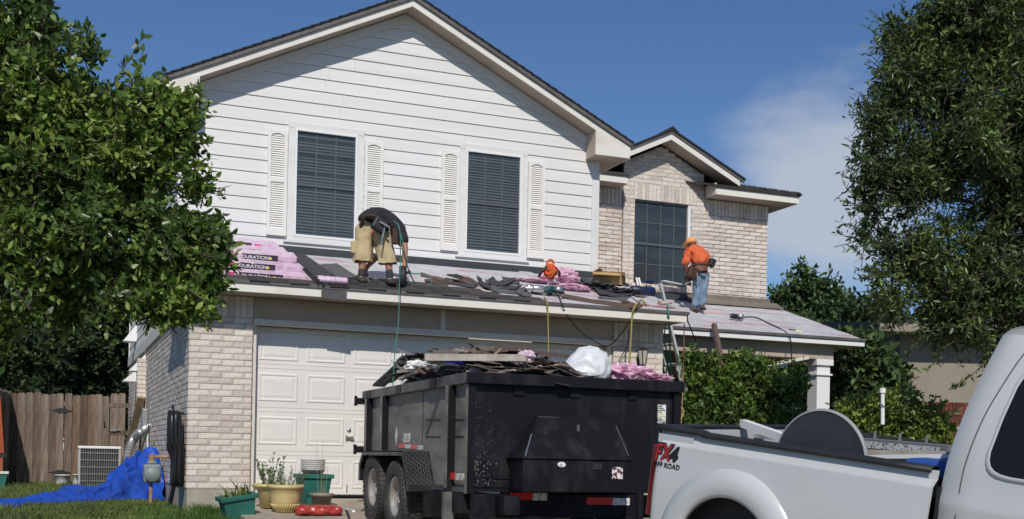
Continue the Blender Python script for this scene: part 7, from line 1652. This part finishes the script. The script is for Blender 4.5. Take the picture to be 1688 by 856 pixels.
# roofer leaning to the wing window
f1, f2_ = Q(1143, 515, .0), Q(1158, 511, .0); D2 = (f1 - CAM).dot(FW)
def B(px, py, dz=0.0): return P(px, py, D=D2 + dz)
per2 = thing('person', 'roofer in orange shirt, cap and blue jeans leaning toward the wing window', 'person', (f1 + f2_) / 2)
def part2(name, V, E_, m, lv=2, dis=0):
    o = skin(name, V, E_, m, per2, lv)
    if dis:
        for v in o.data.vertices: v.co += Vector((noise.noise(v.co * 10), noise.noise(v.co * 10 + Vector((5, 0, 0))), noise.noise(v.co * 9 + Vector((0, 7, 0))))) * dis
    return I(o, per2)
V = [(B(1155, 441), .13, .11), (B(1153, 428, .06), .12, .10), (B(1147, 415, .18), .14, .10), (B(1143, 408, .26), .06), (B(1139, 402, .32), .085, .09), (B(1138, 397, .34), .075),
     (B(1149, 455), .09), (B(1149, 480), .06), (B(1146, 506), .04), (B(1145, 512, -.04), .035), (B(1161, 455), .09), (B(1159, 480), .06), (B(1157, 504), .04), (B(1157, 509, -.04), .035),
     (B(1133, 416, .10), .055), (B(1129, 434, .02), .045), (B(1134, 452, .04), .035), (B(1136, 466, .10), .03), (B(1160, 414, .12), .055), (B(1168, 430, .20), .045), (B(1160, 446, .34), .035)]
E_ = [(0, 1), (1, 2), (2, 3), (3, 4), (4, 5), (0, 6), (6, 7), (7, 8), (8, 9), (0, 10), (10, 11), (11, 12), (12, 13), (2, 14), (14, 15), (15, 16), (16, 17), (2, 18), (18, 19), (19, 20)]
part2('body', V, E_, m_skin2)
part2('shirt', [(B(1157, 440), .160, .14), (B(1155, 428, .05), .165, .13), (B(1149, 416, .16), .170, .13), (B(1144, 411, .22), .10), (B(1134, 416, .10), .08), (B(1130, 431, .02), .065), (B(1131, 438, .02), .06), (B(1160, 415, .12), .075), (B(1167, 428, .19), .062)], [(0, 1), (1, 2), (2, 3), (2, 4), (4, 5), (5, 6), (2, 7), (7, 8)], m_orange, 3, .026)
part2('jeans', [(B(1156, 441), .15, .13), (B(1150, 455), .105, .11), (B(1149, 480), .078, .08), (B(1147, 500), .072), (B(1146, 508), .075), (B(1161, 455), .10, .10), (B(1159, 480), .078, .08), (B(1157, 499), .070), (B(1156, 506), .072)], [(0, 1), (1, 2), (2, 3), (3, 4), (0, 5), (5, 6), (6, 7), (7, 8)], m_jean, 3, .018)
for b_ in (B(1146, 511), B(1157, 508)): part2('shoe', [(b_ + Vector((0, .03, -.0)), .048, .04), (b_ + Vector((0, -.05, -.015)), .046, .03), (b_ + Vector((-.01, -.12, -.03)), .040, .026)], [(0, 1), (1, 2)], m_boot)
ch_ = B(1139, 401, .30)
I(MB().lathe([(.0, .095), (.05, .088), (.088, .06), (.10, .01), (.10, -.03)], Matrix.Translation(ch_ + Vector((0, 0, .01))) @ Matrix.Rotation(R(-20), 4, 'X'), 20).build('cap', m_capo, per2, smooth=True), per2)
I(MB().lathe([(.06, 0), (.112, -.012), (.112, -.004), (.06, .008)], Matrix.Translation(ch_ + Vector((-.02, .05, -.02))) @ Matrix.Rotation(R(-20), 4, 'X'), 20).build('cap_brim', m_capo, per2), per2)
I(MB().tube([B(1137, 440, -.12), B(1150, 436, -.20), B(1166, 436, -.18), B(1175, 436, 0)], .02, 8, smooth=5).build('belt', m_leath, per2), per2)
I(MB().box(-.11, -.06, -.13, .09, .05, .08, Matrix.Translation(B(1143, 449, -.13)) @ Matrix.Rotation(.3, 4, 'Y')).build('tool_pouch', m_leath, per2, bevel=.03), per2)
I(MB().box(-.10, -.05, -.07, .07, .04, .05, Matrix.Translation(B(1137, 457, -.10)) @ Matrix.Rotation(-.35, 4, 'Y')).build('tool_pouch', m_cap, per2, bevel=.02), per2)
I(MB().box(-.05, -.05, -.08, .06, .05, .07, Matrix.Translation(B(1173, 433, -.05)) @ Matrix.Rotation(.4, 4, 'Y')).build('tool_pouch', m_cap, per2, bevel=.02), per2)
I(MB().tube([B(1149, 450, -.20), B(1150, 464, -.18)], .012, 6).build('hammer', m_steel, per2), per2)
for k in range(4):
    b0 = B(1136, 466, .10) + Vector((.018 * (k - 1.5), 0, 0)); part2('finger', [(b0, .010), (b0 + Vector((0, .02, -.035)), .008), (b0 + Vector((0, .035, -.055 - .006 * (k % 2))), .006)], [(0, 1), (1, 2)], m_skin2, 1)
part2('thumb', [(B(1136, 464, .10) + Vector((.03, 0, 0)), .011), (B(1136, 466, .10) + Vector((.05, .015, -.02)), .009), (B(1136, 468, .10) + Vector((.045, .03, -.04)), .007)], [(0, 1), (1, 2)], m_skin2, 1)
